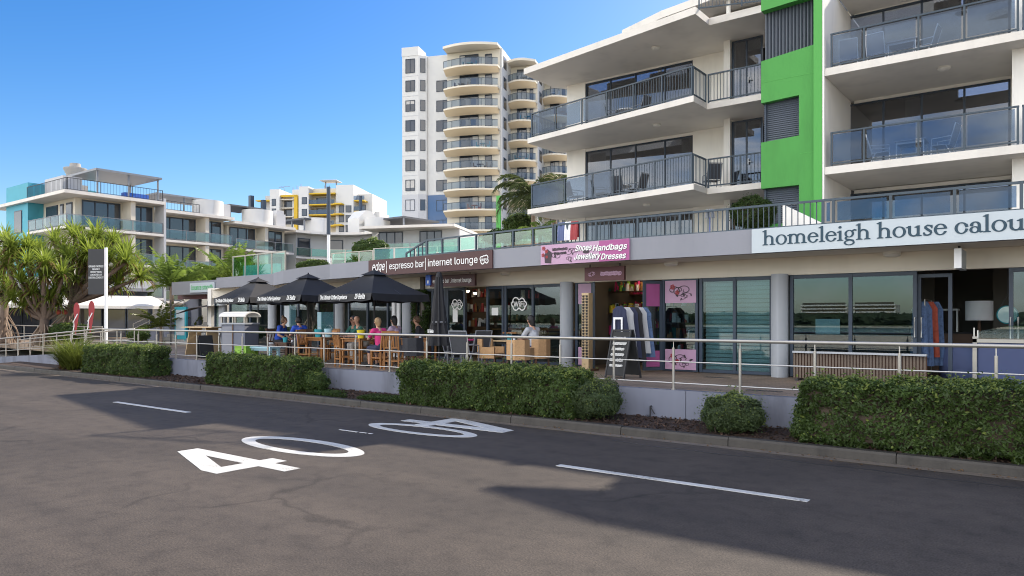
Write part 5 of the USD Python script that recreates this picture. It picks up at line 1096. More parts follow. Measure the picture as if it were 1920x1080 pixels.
def pandanus(label, base, heads, seed, lean=(0, 0), fork=2.1, L=.95):
    r = np.random.default_rng(seed); th = thing('pandanus_tree', label, 'tree', base, group=None)
    tr = M(); F = np.array([lean[0], lean[1], fork]); tr.tube([(0, 0, 0), F * .5 + (r.normal(0, .06), r.normal(0, .06), 0), F], [.24, .2, .2], 9)
    pr_ = M()
    for k in range(22):
        a = r.uniform(0, 6.28); h = r.uniform(.5, fork * .9); rad = h * r.uniform(.35, .6) + .15; b = F * (h / fork)
        pr_.tube([(b[0] + .1 * math.cos(a), b[1] + .1 * math.sin(a), h), (b[0] * .6 + rad * .75 * math.cos(a), b[1] * .6 + rad * .75 * math.sin(a), h * .45), (b[0] * .4 + rad * math.cos(a), b[1] * .4 + rad * math.sin(a), -.05)], [.028, .032, .038], 5)
    lf, dd, br = M(), M(), M()
    for (x, y, z) in heads:
        H = np.array([x, y, z]); mid = F + (H - F) * .5 + np.array([r.normal(0, .12), r.normal(0, .12), -.12])
        br.tube([F * .96, mid, H - (0, 0, .05)], [.13, .10, .07], 7)
        for q in range(2): rosette(lf, dd, H + r.normal(0, .12, 3) * q, r, L * r.uniform(.85, 1.15))
    th.part('trunk', tr, 'bark', smooth=True); th.part('limb', br, 'bark', smooth=True); th.part('prop_root', pr_, 'bark_pale', kind='stuff', smooth=True)
    cr = th.part('crown', lf, 'strap_leaf', kind='stuff'); cr.part('dead_leaf', dd, 'dead_leaf', kind='stuff')
    fr = M()
    for k in range(5):
        x, y, z = heads[r.integers(0, len(heads))]; fr.sph((x + r.normal(0, .3), y + r.normal(0, .3), z - .35), .13, 1)
    th.part('fruit', fr, 'orange_cloth', kind='stuff')
def heads_px(lst, d, base):
    out = []
    for px, v, dd in lst:
        p = at_d(px, d + dd); out.append((p[0] - base[0], p[1] - base[1], z_d(v, d + dd) - base[2]))
    return out
def bpx(px, d): p = at_d(px, d); return (*p, T)
b = bpx(110, 38)
pandanus('large pandanus with spiky crown and prop roots, leaning right behind the black resort sign', b, heads_px([(70, 478, .3), (100, 452, 1), (140, 446, .5), (178, 444, 0), (212, 456, .6), (240, 476, -.3), (254, 500, .4), (168, 476, -1), (128, 486, -1), (205, 488, -1), (226, 510, .8), (190, 468, 1.2), (155, 460, -.4), (118, 470, .2), (95, 490, -.5), (235, 492, -1), (150, 500, -.6), (186, 500, .2), (262, 520, 0), (196, 532, .4), (142, 528, -.4), (222, 540, .2), (160, 470, .9)], 38, b), 31, lean=(1.0, .3), fork=2.2, L=1.05)
b = bpx(74, 36)
pandanus('lower pandanus with hanging brown leaves, left of the black resort sign', b, heads_px([(22, 462, 0), (50, 500, -.4), (82, 520, -.8), (40, 530, -.6), (12, 500, .4), (104, 545, 0), (70, 480, .6), (30, 484, .2), (62, 550, -.5), (92, 565, -.3), (118, 520, -.5), (56, 465, .4), (24, 560, 0), (84, 498, -1), (110, 572, .3), (44, 575, -.2)], 36, b), 32, lean=(.1, .2), fork=1.3, L=.95)
b = bpx(5, 40)
pandanus('pandanus cut by the left edge of the picture', b, heads_px([(-40, 440, 0), (-12, 470, .3), (8, 450, .6), (-30, 500, -.3), (22, 470, 1), (-55, 470, 0), (-5, 520, 0), (10, 545, 0), (16, 500, .2)], 40, b), 33, lean=(-.3, .2), fork=2.0, L=1.0)
def palm(name, label, base, h, nf, L, seed, mat='palm_leaf', trunk=.13, up=1.1, arch=1.5, lw=.045, lean=(0, 0), flat=.95):
    r = np.random.default_rng(seed); th = thing(name, label, 'palm', base)
    th.part('trunk', M().tube([(0, 0, 0), (lean[0] * .4, lean[1] * .4, h * .5), (lean[0], lean[1], h)], [trunk * 1.25, trunk, trunk * .85], 9), 'bark_pale', smooth=True)
    fm, rm = M(), M(); C = np.array([lean[0], lean[1], h])
    for k in range(nf):
        a = k * 2.39996 + r.normal(0, .2); el = up * (1 - flat * (k / nf)) + r.normal(0, .1); l = L * r.uniform(.8, 1.1); H = np.array([math.cos(a), math.sin(a), 0]); S = np.array([-math.sin(a), math.cos(a), 0])
        p = C.copy(); pts = [p]; e = el; es = []
        for j in range(9): es.append(e); p = p + (H * math.cos(e) + np.array([0, 0, math.sin(e)])) * l / 9; pts.append(p); e -= arch / 9 * (.6 + j * .12)
        rm.tube(pts, np.linspace(.028, .006, 10), 4)
        nl = 26
        for q in range(2, nl):
            t = q / nl * 9; j = min(int(t), 8); P = pts[j] + (pts[j + 1] - pts[j]) * (t - j); ax = H * math.cos(es[j]) + np.array([0, 0, math.sin(es[j])])
            ll = l * .30 * math.sin(math.pi * (.12 + .85 * q / nl)) * r.uniform(.85, 1.1)
            for sg in (-1, 1):
                d = S * sg * .8 + ax * .55 + np.array([0, 0, -.12 + r.normal(0, .12)]); d /= np.linalg.norm(d); tip = P + d * ll * .75 + np.array([0, 0, -ll * .2]); mid = P + d * ll * .42
                fm.add([P, mid + ax * lw * .5, tip, mid - ax * lw * .5], [(0, 1, 2), (0, 2, 3)])
    th.part('frond_rib', rm, mat, kind='stuff'); th.part('crown', fm, mat, kind='stuff')
palm('palm_tree', 'feathery green palm left of the corner shop', bpx(322, 44), 3.2, 18, 2.6, 41, up=1.4, arch=.75, flat=.75, lw=.07)
palm('palm_tree', 'broad green palm before the third terrace apartments', bpx(432, 46), 3.6, 18, 2.8, 42, up=1.4, arch=.75, flat=.75, lw=.07)
palm('palm_tree', 'small palm between the two bigger ones by the corner shop', bpx(385, 47), 3.2, 13, 1.8, 43, up=1.4, arch=.7, flat=.7, lw=.07)
palm('golden_palm', 'young yellow-green palm beside the plaza stair', bpx(302, 38), .9, 13, 1.7, 44, 'palm_yellow', .07, 1.35, .9)
palm('golden_palm', 'spiky yellow-green palm under the corner shop sign', (on_y(366, 22.5), 22.5, T), .5, 14, 1.3, 45, 'palm_yellow', .08, 1.2, .7)
pb = at_d(1000, 36)
palm('palm_tree', 'dark palm with drooping fronds between the tower and the cream block', (*pb, 3.5), 4.3, 30, 2.6, 46, 'palm_olive', trunk=.12, up=1.25, arch=2.3)
palm('palm_tree', 'second drooping palm touching the cream block, right of its taller twin', (*at_d(1040, 37), 3.5), 4.5, 26, 2.2, 48, 'palm_olive', trunk=.12, up=1.25, arch=2.3)
palm('palm_tree', 'shorter palm below the drooping one, behind the podium railing', (*at_d(1012, 33), 3.5), 2.2, 14, 1.3, 47, trunk=.08)
def shrub(label, px0, px1, v0, v1, d, seed, mat='hedge_leaf', n=6000, leaf=.08, dep=.8, z0=None, name='shrub'):
    a, b = at_d(px0, d), at_d(px1, d); c = (a + b) / 2; w = np.linalg.norm(b - a) / 2; zt, zb = z_d(v0, d), z_d(v1, d)
    hedge(name, label, 'shrub', c[0] - w, c[0] + w, c[1] - dep / 2, c[1] + dep / 2, zb, zt, n, seed, leaf=leaf, mat=mat, blob=True)
shrub('rounded olive shrub in a planter under the green tower', 1368, 1454, 370, 432, 22.5, 51, n=9000, leaf=.06, mat='cover_leaf')
shrub('pink-tinged shrub on the cafe roof behind the resort sign', 200, 238, 530, 562, 56, 52, 'dead_leaf', 3500, .14, 2)
shrub('bright yellow-green shrub on the cafe roof right of the resort sign', 226, 290, 522, 560, 57, 53, 'cover_leaf', 6000, .14, 2)
shrub('dark shrub behind the wicker planter at the plaza', 232, 290, 616, 640, 34, 54, n=3500)
shrub('dark green shrubs behind the long glass balustrade', 655, 735, 448, 500, 47, 55, n=8000, leaf=.16, dep=2)
shrub('low green shrub at the left of the concave apartments', 547, 625, 488, 510, 62, 56, n=5000, leaf=.18, dep=2)
shrub('reddish low shrub on the podium below the palm', 900, 985, 430, 456, 33, 57, 'cover_leaf', 5000, .1, 1.2)
shrub('dark leafy shrub on the podium beside the tower foot', 946, 1000, 402, 440, 38, 58, n=5000, leaf=.14, dep=1.5)
shrub('green shrubs at the foot of the pandanus trees', 70, 190, 606, 640, 36, 59, n=8000, leaf=.12, dep=1.5)
shrub('green shrubs behind the palms by the terrace apartments', 300, 470, 500, 545, 50, 60, 'palm_leaf', 9000, .2, 3)
# leafy vertical planting at the espresso bar window
va, vb = gl(781), gl(810); r_ = np.random.default_rng(8); n = 2600
c = np.stack([r_.uniform(va[0], vb[0], n), va[1] - .05 - r_.uniform(0, .22, n), 0 * r_.uniform(0, 1, n)], 1); c[:, 2] = T + .5 + r_.uniform(0, 1.75, n); k_ = (meshkit.noise(c * 3, 2) > .36) & (c[:, 0] < va[0] + (vb[0] - va[0]) * (.55 + .5 * meshkit.noise(c[:, [2, 2, 2]] * 2.2, 3)))
vg = thing('climbing_plant', 'yellow-green climbing plant beside the espresso bar door', 'plant', (va[0], va[1], T), world=True)
vg.part('foliage', M().add(*leaves(c[k_], np.tile([0, -1., .2], (k_.sum(), 1)), .10, r_)), 'cover_leaf', kind='stuff')
vg.part('stem', M().tube([(va[0] + .15, va[1] - .12, T), (va[0] + .1, va[1] - .12, 2.8)], .02, 5).tube([(va[0] + .35, va[1] - .12, T), (va[0] + .3, va[1] - .12, 2.6)], .015, 5), 'stem')
vg.part('trough', M().bx(va[0], vb[0], va[1] - .3, va[1] - .06, T, T + .45), 'wood_dark')

# ------------------------------------------------------------------ umbrellas
def umbrella(px, v_apex, Y, a, label, rot=0., drop=.62):
    x = on_y(px, Y); zt = z_y(px, v_apex, Y); ze = zt - drop
    th = thing('cafe_umbrella', label, 'umbrella', (x, Y, T), rot, group='open black cafe umbrellas'); za, zb = zt - T, ze - T
    n = 10; v = []; 
    cor = [(-a, -a), (a, -a), (a, a), (-a, a)]
    for s in range(4):
        p, q = np.array(cor[s]), np.array(cor[(s + 1) % 4]); m = M(); vv = []
        for j in range(n + 1):
            t = j / n; rad = .10 + .90 * t; z = zb + (za - zb) * (1 - t) ** 1.12
            for i in range(n + 1):
                w = i / n; e = (p * (1 - w) + q * w); sag = -.06 * math.sin(math.pi * w) * t * (1.3 - t)
                vv.append((*(e * rad), z + sag + (.035 * math.sin(math.pi * w) * t if 0 else 0)))
        f = [(j * (n + 1) + i, j * (n + 1) + i + 1, (j + 1) * (n + 1) + i + 1, (j + 1) * (n + 1) + i) for j in range(n) for i in range(n)]
        th.part('canopy_panel', M().add(vv, np.array(f)[:, ::-1]), 'black_fabric', smooth=True)
        nn = 16; tp = np.array(vv[-(n + 1):]); r = np.random.default_rng(int(px) + s); low = []
        up = [np.array([*(p * (1 - i / nn) + q * (i / nn)), np.interp(i / nn, np.linspace(0, 1, n + 1), tp[:, 2])]) for i in range(nn + 1)]
        out = (p + q) / np.linalg.norm(p + q)
        low = [u + np.array([*(out * (.03 + .025 * math.sin(i * 2.1 + s))), -.20 + .012 * math.sin(i * 1.3)]) for i, u in enumerate(up)]
        V = th.part('valance', M().add(up + low, [(nn + 1 + i, nn + 2 + i, i + 1, i) for i in range(nn)]), 'black_fabric', smooth=True)
        if s in (0, 3):
            e = (q - p) / (2 * a); ang = math.atan2(e[1], e[0]); o3 = out * .065
            for tx, hh, off, ww, sl in (('The Ultimate Coffee Experience', .11, .12, 1.05 * a, .25), ('Di Bella', .13, 1.45 * a, .36 * a, .25)):
                t = text(tx, hh, True, .002, sl, width=ww); t.move(Rx(math.pi / 2), (off, 0, 0)).move(Rz(ang), (*(p + o3), zb - .15)); V.part('lettering', t, 'letter_white')
    th.part('top_cap', M().add([(-.28, -.28, za - .06), (.28, -.28, za - .06), (.28, .28, za - .06), (-.28, .28, za - .06), (0, 0, za + .10)], [(0, 1, 4), (1, 2, 4), (2, 3, 4), (3, 0, 4)]).sph((0, 0, za + .11), .025, 1), 'black_fabric')
    th.part('pole', M().cyl(0, 0, .06, za, .024, 10), 'black_metal', smooth=40); th.part('base', M().bx(-.3, .3, -.3, .3, 0, .06), 'black_metal')
    rb = M()
    for cx2, cy2 in cor + [(0, -a), (a, 0), (0, a), (-a, 0)]: rb.beam((0, 0, za - .08), (cx2 * .98, cy2 * .98, zb - .02), .02, .02); rb.beam((0, 0, zb - .1), (cx2 * .5, cy2 * .5, (za + zb) / 2 - .1), .016, .016)
    th.part('rib', rb, 'black_metal', kind='stuff')
umbrella(702, 512, 14.6, 1.10, 'open black cafe umbrella nearest the espresso bar sign, right of the three')
umbrella(578, 519, 15.0, 1.12, 'middle open black cafe umbrella of the three')
umbrella(484, 526, 15.4, 1.02, 'open black cafe umbrella behind the grey bin housing, left of the three')
fx, fy = on_y(823, 14.0), 14.0
fu = thing('folded_umbrella', 'folded black cafe umbrella tied round its pole, behind the middle hedge', 'umbrella', (fx, fy, T))
fu.part('pole', M().cyl(0, 0, 0, 2.45, .024, 10), 'black_metal')
def folds(z0, z1, r0, r1, k, amp, n=40, seg=10, tw=.4):
    v = []
    for j in range(seg + 1):
        t = j / seg; R = r0 + (r1 - r0) * t
        for i in range(n): a = i / n * 2 * math.pi; rr_ = R * (1 + amp * math.cos(k * a + tw * t * 3) + .08 * math.sin(3 * a + t * 5)); v.append((rr_ * math.cos(a), rr_ * math.sin(a), z0 + (z1 - z0) * t))
    return v, [(j * n + i, j * n + (i + 1) % n, (j + 1) * n + (i + 1) % n, (j + 1) * n + i) for j in range(seg) for i in range(n)]
fu.part('folded_canopy', M().add(*folds(1.15, 2.38, .17, .07, 8, .28)), 'black_fabric', smooth=True)
fu.part('folded_skirt', M().add(*folds(.62, 1.25, .24, .15, 8, .34)), 'black_fabric', smooth=True); fu.part('tie', M().tube([(.17 * math.cos(a), .17 * math.sin(a), 1.22) for a in np.linspace(0, 6.28, 14)], .012, 5), 'grey_cloth')
fu.part('cap', M().lathe([(.001, 2.5), (.06, 2.48), (.09, 2.36)], n=12), 'black_fabric')
for dx, z, tx in ((-.12, .95, 'Di Bella'),): fu.part('lettering', text(tx, .08, True, .003, width=.2).move(Rx(math.pi / 2), (dx, -.29, z)), 'letter_white')
for px, Y in ((611, 13.2), (823, 13.3), (490, 13.6)):
    pass
br_ = thing('shade_canopy', 'flat dark brown shade canopy on a post by the corner shop', 'canopy', (on_y(318, 19), 19, T), world=True)
bx0, bx1 = on_y(320, 19), on_y(402, 19); 
cvs = M().add([(bx0, 19, z_y(322, 592, 19)), (bx1, 19, z_y(400, 574, 19)), (bx1 + .3, 21, z_y(400, 566, 19)), ((bx0 + bx1) / 2, 20.6, z_y(362, 565, 19)), ((bx0 + bx1) / 2 - .2, 19, z_y(362, 578, 19))], [(0, 4, 3), (4, 1, 2), (4, 2, 3)])
br_.part('canopy', cvs, 'brown_fabric'); br_.part('post', M().cyl(bx0 + .02, 19, T, z_y(320, 562, 19), .03, 8), 'black_metal')

# ------------------------------------------------------------------ furniture prototypes (local frame: sitter faces +y)
def wood_chair():
    def b(t, R=None):
        pass
    parts = []
    for x in (-.19, .19): parts.append(('leg', M().bx(x - .02, x + .02, .17, .21, 0, .44), 'wood_orange'))
    for x in (-.19, .19): parts.append(('back_leg', M().beam((x, -.2, 0), (x, -.19, .45), .04, .04).beam((x, -.19, .44), (x, -.27, .98), .04, .035), 'wood_orange'))
    parts.append(('seat', M().bx(-.22, .22, -.2, .23, .44, .47), 'wood_orange')); parts.append(('top_rail', M().beam((-.2, -.265, .93), (.2, -.265, .93), .03, .11), 'wood_orange')); parts.append(('lower_rail', M().beam((-.18, -.205, .56), (.18, -.205, .56), .025, .04), 'wood_orange'))
    for k in range(5): x = -.13 + k * .065; parts.append(('back_slat', M().beam((x, -.207, .57), (x, -.258, .9), .032, .014), 'wood_orange'))
    for y in (-.19, .19): parts.append(('stretcher', M().bx(-.17, .17, y - .01, y + .01, .2, .235), 'wood_orange'))
    for x in (-.19, .19): parts.append(('stretcher', M().bx(x - .01, x + .01, -.17, .17, .26, .29), 'wood_orange'))
    return parts
def sling_chair(fr, fab, arms=True):
    P = [('seat', M().beam((0, -.2, .42), (0, .24, .45), .46, .015, up=(0, 0, 1)), fab), ('backrest', M().beam((0, -.2, .45), (0, -.36, .98), .46, .015, up=(0, 1, .3)), fab)]
    for x in (-.25, .25):
        P.append(('frame', M().tube([(x, .26, 0), (x, .25, .44), (x, .2, .46), (x, -.2, .42), (x, -.37, 1.0)], .015, 6).tube([(x, -.32, 0), (x, -.12, .43)], .015, 6), fr))
        if arms: P.append(('armrest', M().tube([(x, .25, .44), (x, .24, .64), (x, -.26, .66)], .016, 6), fr))
    P.append(('crossbar', M().tube([(-.25, -.37, 1.0), (.25, -.37, 1.0)], .015, 6), fr)); P.append(('crossbar', M().tube([(-.25, .25, .44), (.25, .25, .44)], .015, 6), fr)); return P
def wicker_chair(mt):
    arc = [(-.26, .22), (-.27, -.1), (-.21, -.27), (0, -.32), (.21, -.27), (.27, -.1), (.26, .22)]
    sh = LineString(arc).buffer(.03, cap_style=2)
    P = [('arm_panel', M().ext(sh.intersection(sbox(0, -.12, 1, 1)), .32, .60), mt), ('arm_panel', M().ext(sh.intersection(sbox(-1, -.12, 0, 1)), .32, .60), mt), ('backrest', M().ext(sh.intersection(sbox(-1, -1, 1, -.118)), .32, .80), mt), ('seat', M().bx(-.24, .24, -.26, .22, .36, .44), mt)]
    for x in (-.27, .27):
        for y in (-.26, .24): P.append(('leg', M().beam((x * .85, y * .85, .36), (x * .92, y * .92, 0), .035, .035), 'wood_dark'))
    return P
def table(w, d, h, top, leg, t=.03, lw=.05):
    P = [('tabletop', M().bx(-w / 2, w / 2, -d / 2, d / 2, h - t, h), top), ('apron', M().bx(-w / 2 + .06, w / 2 - .06, -d / 2 + .05, -d / 2 + .07, h - t - .07, h - t), leg), ('apron', M().bx(-w / 2 + .06, w / 2 - .06, d / 2 - .07, d / 2 - .05, h - t - .07, h - t), leg)]
    for x in (-w / 2 + .05, w / 2 - .05):
        for y in (-d / 2 + .05, d / 2 - .05): P.append(('leg', M().bx(x - lw / 2, x + lw / 2, y - lw / 2, y + lw / 2, 0, h - t), leg))
    return P
def pedestal(w, h, top, leg): return [('tabletop', M().cyl(0, 0, h - .03, h, w / 2, 20), top), ('stem', M().cyl(0, 0, .03, h - .03, .035, 8), leg), ('foot', M().bx(-.25, .25, -.03, .03, 0, .03).bx(-.03, .03, -.25, .25, 0, .029), leg)]
_proto = {}
def place(kind, maker, name, label, cat, loc, rz=0, group=None):
    if kind in _proto: return copy_of(_proto[kind], name, label, cat, loc, rz, group)
    th = thing(name, label, cat, loc, rz, group)
    for nm, m, mt in maker(): th.part(nm, m, mt)
    _proto[kind] = th; return th
def at_t(px, Y): return (on_y(px, Y), Y, T)
D = math.radians
def facing(dx, dy): return math.atan2(-dx, dy)          # local +y towards (dx, dy)
GW = 'orange wooden cafe chairs'
place('wc', wood_chair, 'wooden_chair', 'orange slatted wooden chair with its back to the road, left of the yellow pot table', 'chair', at_t(646, 13.35), D(-20), GW)
place('wc', wood_chair, 'wooden_chair', 'orange slatted wooden chair under the child in pink', 'chair', at_t(716, 13.6), D(85), GW)
place('wc', wood_chair, 'wooden_chair', 'orange slatted wooden chair in front of the lilac-shirted woman', 'chair', at_t(738, 13.45), D(30), GW)
place('wc', wood_chair, 'wooden_chair', 'wooden chair pushed to the table with teal buckets', 'chair', at_t(578, 13.7), D(-75), GW)
place('wc', wood_chair, 'wooden_chair', 'wooden chair on the far side of the table with teal buckets', 'chair', at_t(617, 15.3), D(180), GW)
place('wc', wood_chair, 'wooden_chair', 'wooden chair under the bald man in green', 'chair', at_t(684, 15.0), D(165), GW)
place('t1', lambda: table(.8, .8, .76, 'wood_orange', 'wood_orange'), 'cafe_table', 'orange wooden table carrying teal buckets', 'table', at_t(607, 14.2), D(0), 'wooden cafe tables')
place('t1', None, 'cafe_table', 'orange wooden table carrying a yellow pot', 'table', at_t(677, 14.2), D(0), 'wooden cafe tables')
place('t1', None, 'cafe_table', 'wooden table before the man in the dark shirt', 'table', at_t(786, 15.2), D(20), 'wooden cafe tables')
def pot(label, px, Y, mt, z=.76, s=1., name='bucket', cat='bucket', dx=0, dy=0):
    p = at_t(px, Y); th = thing(name, label, cat, (p[0] + dx, p[1] + dy, T + z)); th.part('body', M().lathe([(.001, 0), (.075 * s, 0), (.105 * s, .2 * s), (.11 * s, .2 * s), (.10 * s, .195 * s), (.07 * s, .01)], n=16), mt, smooth=40); th.part('handle', M().tube([(.11 * s * math.cos(a), 0, .2 * s + .08 * s * math.sin(a)) for a in np.linspace(0, math.pi, 9)], .005, 4), 'steel')
pot('bright teal bucket on the left of the wooden table', 597, 14.1, 'teal', s=1.15); pot('pale blue bucket on the right of the wooden table', 616, 14.2, 'sky_blue_paint', s=1.25); pot('yellow pot on the wooden table before the bald man', 677, 14.0, 'yellow_plastic', s=1.15, name='plant_pot', cat='pot')
pot('small teal cup on the low table between the two people in blue', 535, 14.3, 'teal', z=.56, s=.8, name='cup', cat='cup')
place('lowt', lambda: table(.6, .6, .56, 'wood_dark', 'wood_dark'), 'low_table', 'low dark table between the two people in blue', 'table', at_t(541, 14.4), 0)
place('dk', lambda: [(a, b, 'wood_dark') for a, b, c in wood_chair()], 'dark_chair', 'dark wooden chair under the left person in blue', 'chair', at_t(519, 14.6), D(-80), 'dark wooden chairs')
place('dk', None, 'dark_chair', 'dark wooden chair under the right person in blue', 'chair', at_t(566, 14.3), D(80), 'dark wooden chairs')
place('wd', lambda: wicker_chair('wicker_dark'), 'wicker_chair', 'dark wicker armchair behind the lilac-shirted woman', 'armchair', at_t(770, 14.2), D(70), 'dark wicker armchairs'); place('wd', None, 'wicker_chair', 'dark wicker armchair under the lilac-shirted woman', 'armchair', at_t(744, 15.1), D(100), 'dark wicker armchairs')
place('wk', lambda: wicker_chair('wicker_tan'), 'wicker_chair', 'tan wicker armchair seen from the side, left of the window table', 'armchair', at_t(922, 14.6), D(-80), 'tan wicker armchairs'); place('wk', None, 'wicker_chair', 'tan wicker armchair turned away from the road', 'armchair', at_t(975, 14.4), D(15), 'tan wicker armchairs')
place('wk', None, 'wicker_chair', 'tan wicker armchair under the woman in grey', 'armchair', at_t(1004, 15.2), D(85), 'tan wicker armchairs')
place('t2', lambda: table(.7, .7, .75, 'wood_pale', 'black_metal'), 'cafe_table', 'pale-topped table between the tan wicker chairs', 'table', at_t(958, 15.3), 0)
pot('teal cup on the table between the wicker chairs', 955, 15.2, 'teal', z=.75, s=.7, name='cup', cat='cup')
GM = 'grey metal terrace chairs'
place('sc', lambda: sling_chair('grey_metal', 'wicker_dark'), 'metal_chair', 'grey metal armchair just right of the folded umbrella', 'chair', at_t(853, 15.0), D(-70), GM); place('sc', None, 'metal_chair', 'grey metal armchair facing left before the cafe counter', 'chair', at_t(892, 14.6), D(75), GM); place('sc', None, 'metal_chair', 'grey metal armchair with its back to the road, before the open door', 'chair', at_t(872, 14.0), D(10), GM)
place('tm', lambda: table(.75, .75, .75, 'magenta_cloth', 'grey_metal'), 'cafe_table', 'grey table with a magenta top by the folded umbrella', 'table', at_t(872, 15.2), 0)
def cup():
    return [('body', M().lathe([(.001, 0), (.028, 0), (.04, .07), (.042, .075), (.036, .072), (.026, .008)], n=12), 'white_cloth'), ('saucer', M().lathe([(.001, -.004), (.05, -.002), (.07, .006), (.001, .001)], n=14), 'white_cloth')]
for i, (px, Y, z, lb) in enumerate(((668, 14.25, .765, 'white cup and saucer left of the yellow pot'), (688, 14.3, .765, 'white cup and saucer right of the yellow pot'), (607, 14.0, .765, 'white cup and saucer between the teal buckets'), (548, 14.35, .565, 'white cup and saucer on the low dark table'), (964, 15.2, .755, 'white cup and saucer on the table by the wicker chairs'), (788, 15.1, .765, 'white cup and saucer before the man in the dark shirt'))):
    p = at_t(px, Y); place('cup', cup, 'coffee_cup', lb, 'cup', (p[0], p[1], T + z), 0, 'white coffee cups')
# bin housing, cube, bench
bn_ = thing('bin_housing', 'grey bin housing with a curved pale roof at the terrace edge', 'bin', at_t(450, 13.9), D(12))
bn_.part('body', M().bx(-.50, .50, -.30, .30, .02, 1.12), 'wall_grey'); bn_.part('plinth', M().bx(-.48, .48, -.28, .28, 0, .02), 'black_metal'); bn_.part('top_rim', M().bx(-.53, .53, -.33, .33, 1.123, 1.17), 'col_grey')
th_ = np.linspace(0, math.pi, 12); arc = [(.34 * math.cos(a), 1.36 + .15 * math.sin(a)) for a in th_]
bn_.part('curved_roof', M().prof(LineString(arc).buffer(.02, cap_style=2), -.56, .56), 'awning_white')
for x in (-.49, 0, .49):
    for y in (-.29, .29): bn_.part('post', M().bx(x - .025, x + .025, y - .025, y + .025, 1.171, 1.36), 'steel')
bn_.part('door_panel', M().bx(-.46, -.03, -.312, -.302, .1, 1.05), 'grey_render'); bn_.part('timber_edge', M().bx(-.02, .02, -.32, -.304, .02, 1.12), 'wood_dark')
cb = thing('cube_seat', 'lime green cube seat beside the bin housing', 'seat', at_t(462, 13.2), D(10)); cb.part('body', M().bx(-.24, .24, -.24, .24, .02, .44), 'lime'); cb.part('cushion', M().bx(-.245, .245, -.245, .245, .443, .47), 'lime'); cb.part('feet', M().bx(-.2, .2, -.2, .2, 0, .02), 'black_metal')
place('bl', lambda: table(1.1, .42, .46, 'sky_blue_paint', 'sky_blue_paint', .05, .08), 'bench', 'pale blue painted bench right of the lime cube seat', 'bench', at_t(492, 13.4), D(8))
pt = thing('trestle_table', 'pale-topped folding table with slanted canvas legs left of the bin housing', 'table', at_t(382, 14.4), D(5))
pt.part('tabletop', M().bx(-.85, .85, -.3, .3, .98, 1.02), 'wood_pale'); 
for s in (-1, 1): pt.part('leg_panel', M().beam((s * .7, 0, .02), (s * .45, 0, .98), .5, .03, up=(1, 0, 0)), 'wood_pale')
ab = thing('sandwich_board', 'small dark sandwich board with white drawing under the trestle table', 'sign', at_t(385, 13.5), D(-10)); ab.part('panel', M().beam((-.2, 0, 0), (0, 0, .75), .45, .02, up=(1, 0, 0)), 'chalkboard'); ab.part('panel', M().beam((.2, 0, 0), (.02, 0, .75), .45, .02, up=(1, 0, 0)), 'chalkboard')
fb = thing('menu_case', 'teal framed menu poster standing by the yellow palm', 'sign', (on_y(338, 20), 20, T)); fb.part('frame', M().bx(-.55, .55, 0, .1, .25, 1.9).bx(-.45, -.4, .0, .09, 0, .25).bx(.4, .45, 0, .09, 0, .25), 'teal'); fb.part('poster', M().bx(-.42, .42, -.01, -.003, .45, 1.75), 'sign_white')
for i, (px, Y) in enumerate(((374, 19.0), (402, 19.2))): place('bs', lambda: sling_chair('black_metal', 'white_cloth'), 'metal_chair', ['pale sling chair left under the brown canopy', 'pale sling chair right under the brown canopy'][i], 'chair', at_t(px, Y), D(150), 'sling chairs under the brown canopy')

# ------------------------------------------------------------------ shopfront things at the right
rk = thing('clothes_rack', 'rail of dark and white dresses outside the dress shop', 'clothes rack', at_t(1188, 15.9), D(0)); rk.part('frame', M().tube([(-.35, .5, 0), (-.1, .5, 0), (-.1, .5, 1.62), (-.1, -.45, 1.62), (-.1, -.45, 0), (.2, -.45, 0)], .014, 6), 'black_metal')
def garment(par, w, h, top, y, mats, shape=.7, x=-.1, flare=1.0):
    w = w * .48
    n = 14; v = []; nz = 8
    for j in range(nz + 1):
        t = j / nz; hw = w * (.5 if t < .06 else (.62 + (flare - .62) * max(0, t - .25))) * (1 if t > .02 else .5)
        for i in range(n + 1): u = i / n * 2 - 1; v.append((x + hw * u, y - .05 * math.cos(u * 1.4) - .025 * math.sin(u * 9 + j * .3) * t, top - h * t))
    f = [(j * (n + 1) + i, j * (n + 1) + i + 1, (j + 1) * (n + 1) + i + 1, (j + 1) * (n + 1) + i) for j in range(nz) for i in range(n)]
    return par.part('garment', M().add(v, np.array(f)[:, ::-1]), mats, smooth=True)
G1 = garment(rk, .62, .78, 1.60, -.50, 'navy_cloth'); G1.part('white_trim', M().bx(-.22, -.18, -.59, -.565, .9, 1.34).bx(-.02, .02, -.59, -.565, .9, 1.34).bx(-.18, -.02, -.59, -.565, 1.29, 1.34), 'white_cloth'); garment(rk, .7, .45, .86, -.515, 'white_cloth', flare=.9)
for k, mt in enumerate(('grey_cloth', 'navy_cloth', 'black_cloth', 'grey_cloth', 'pale_blue_cloth')): garment(rk, .6, 1.1 + .1 * (k % 3), 1.58, -.3 + k * .17, mt, flare=1.1, x=-.02 + .03 * k)
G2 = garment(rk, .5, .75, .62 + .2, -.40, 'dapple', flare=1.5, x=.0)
ac = thing('chalk_sign', 'black chalkboard A-frame sign with white handwriting before the dress shop', 'sign', at_t(1168, 14.6), D(-14))
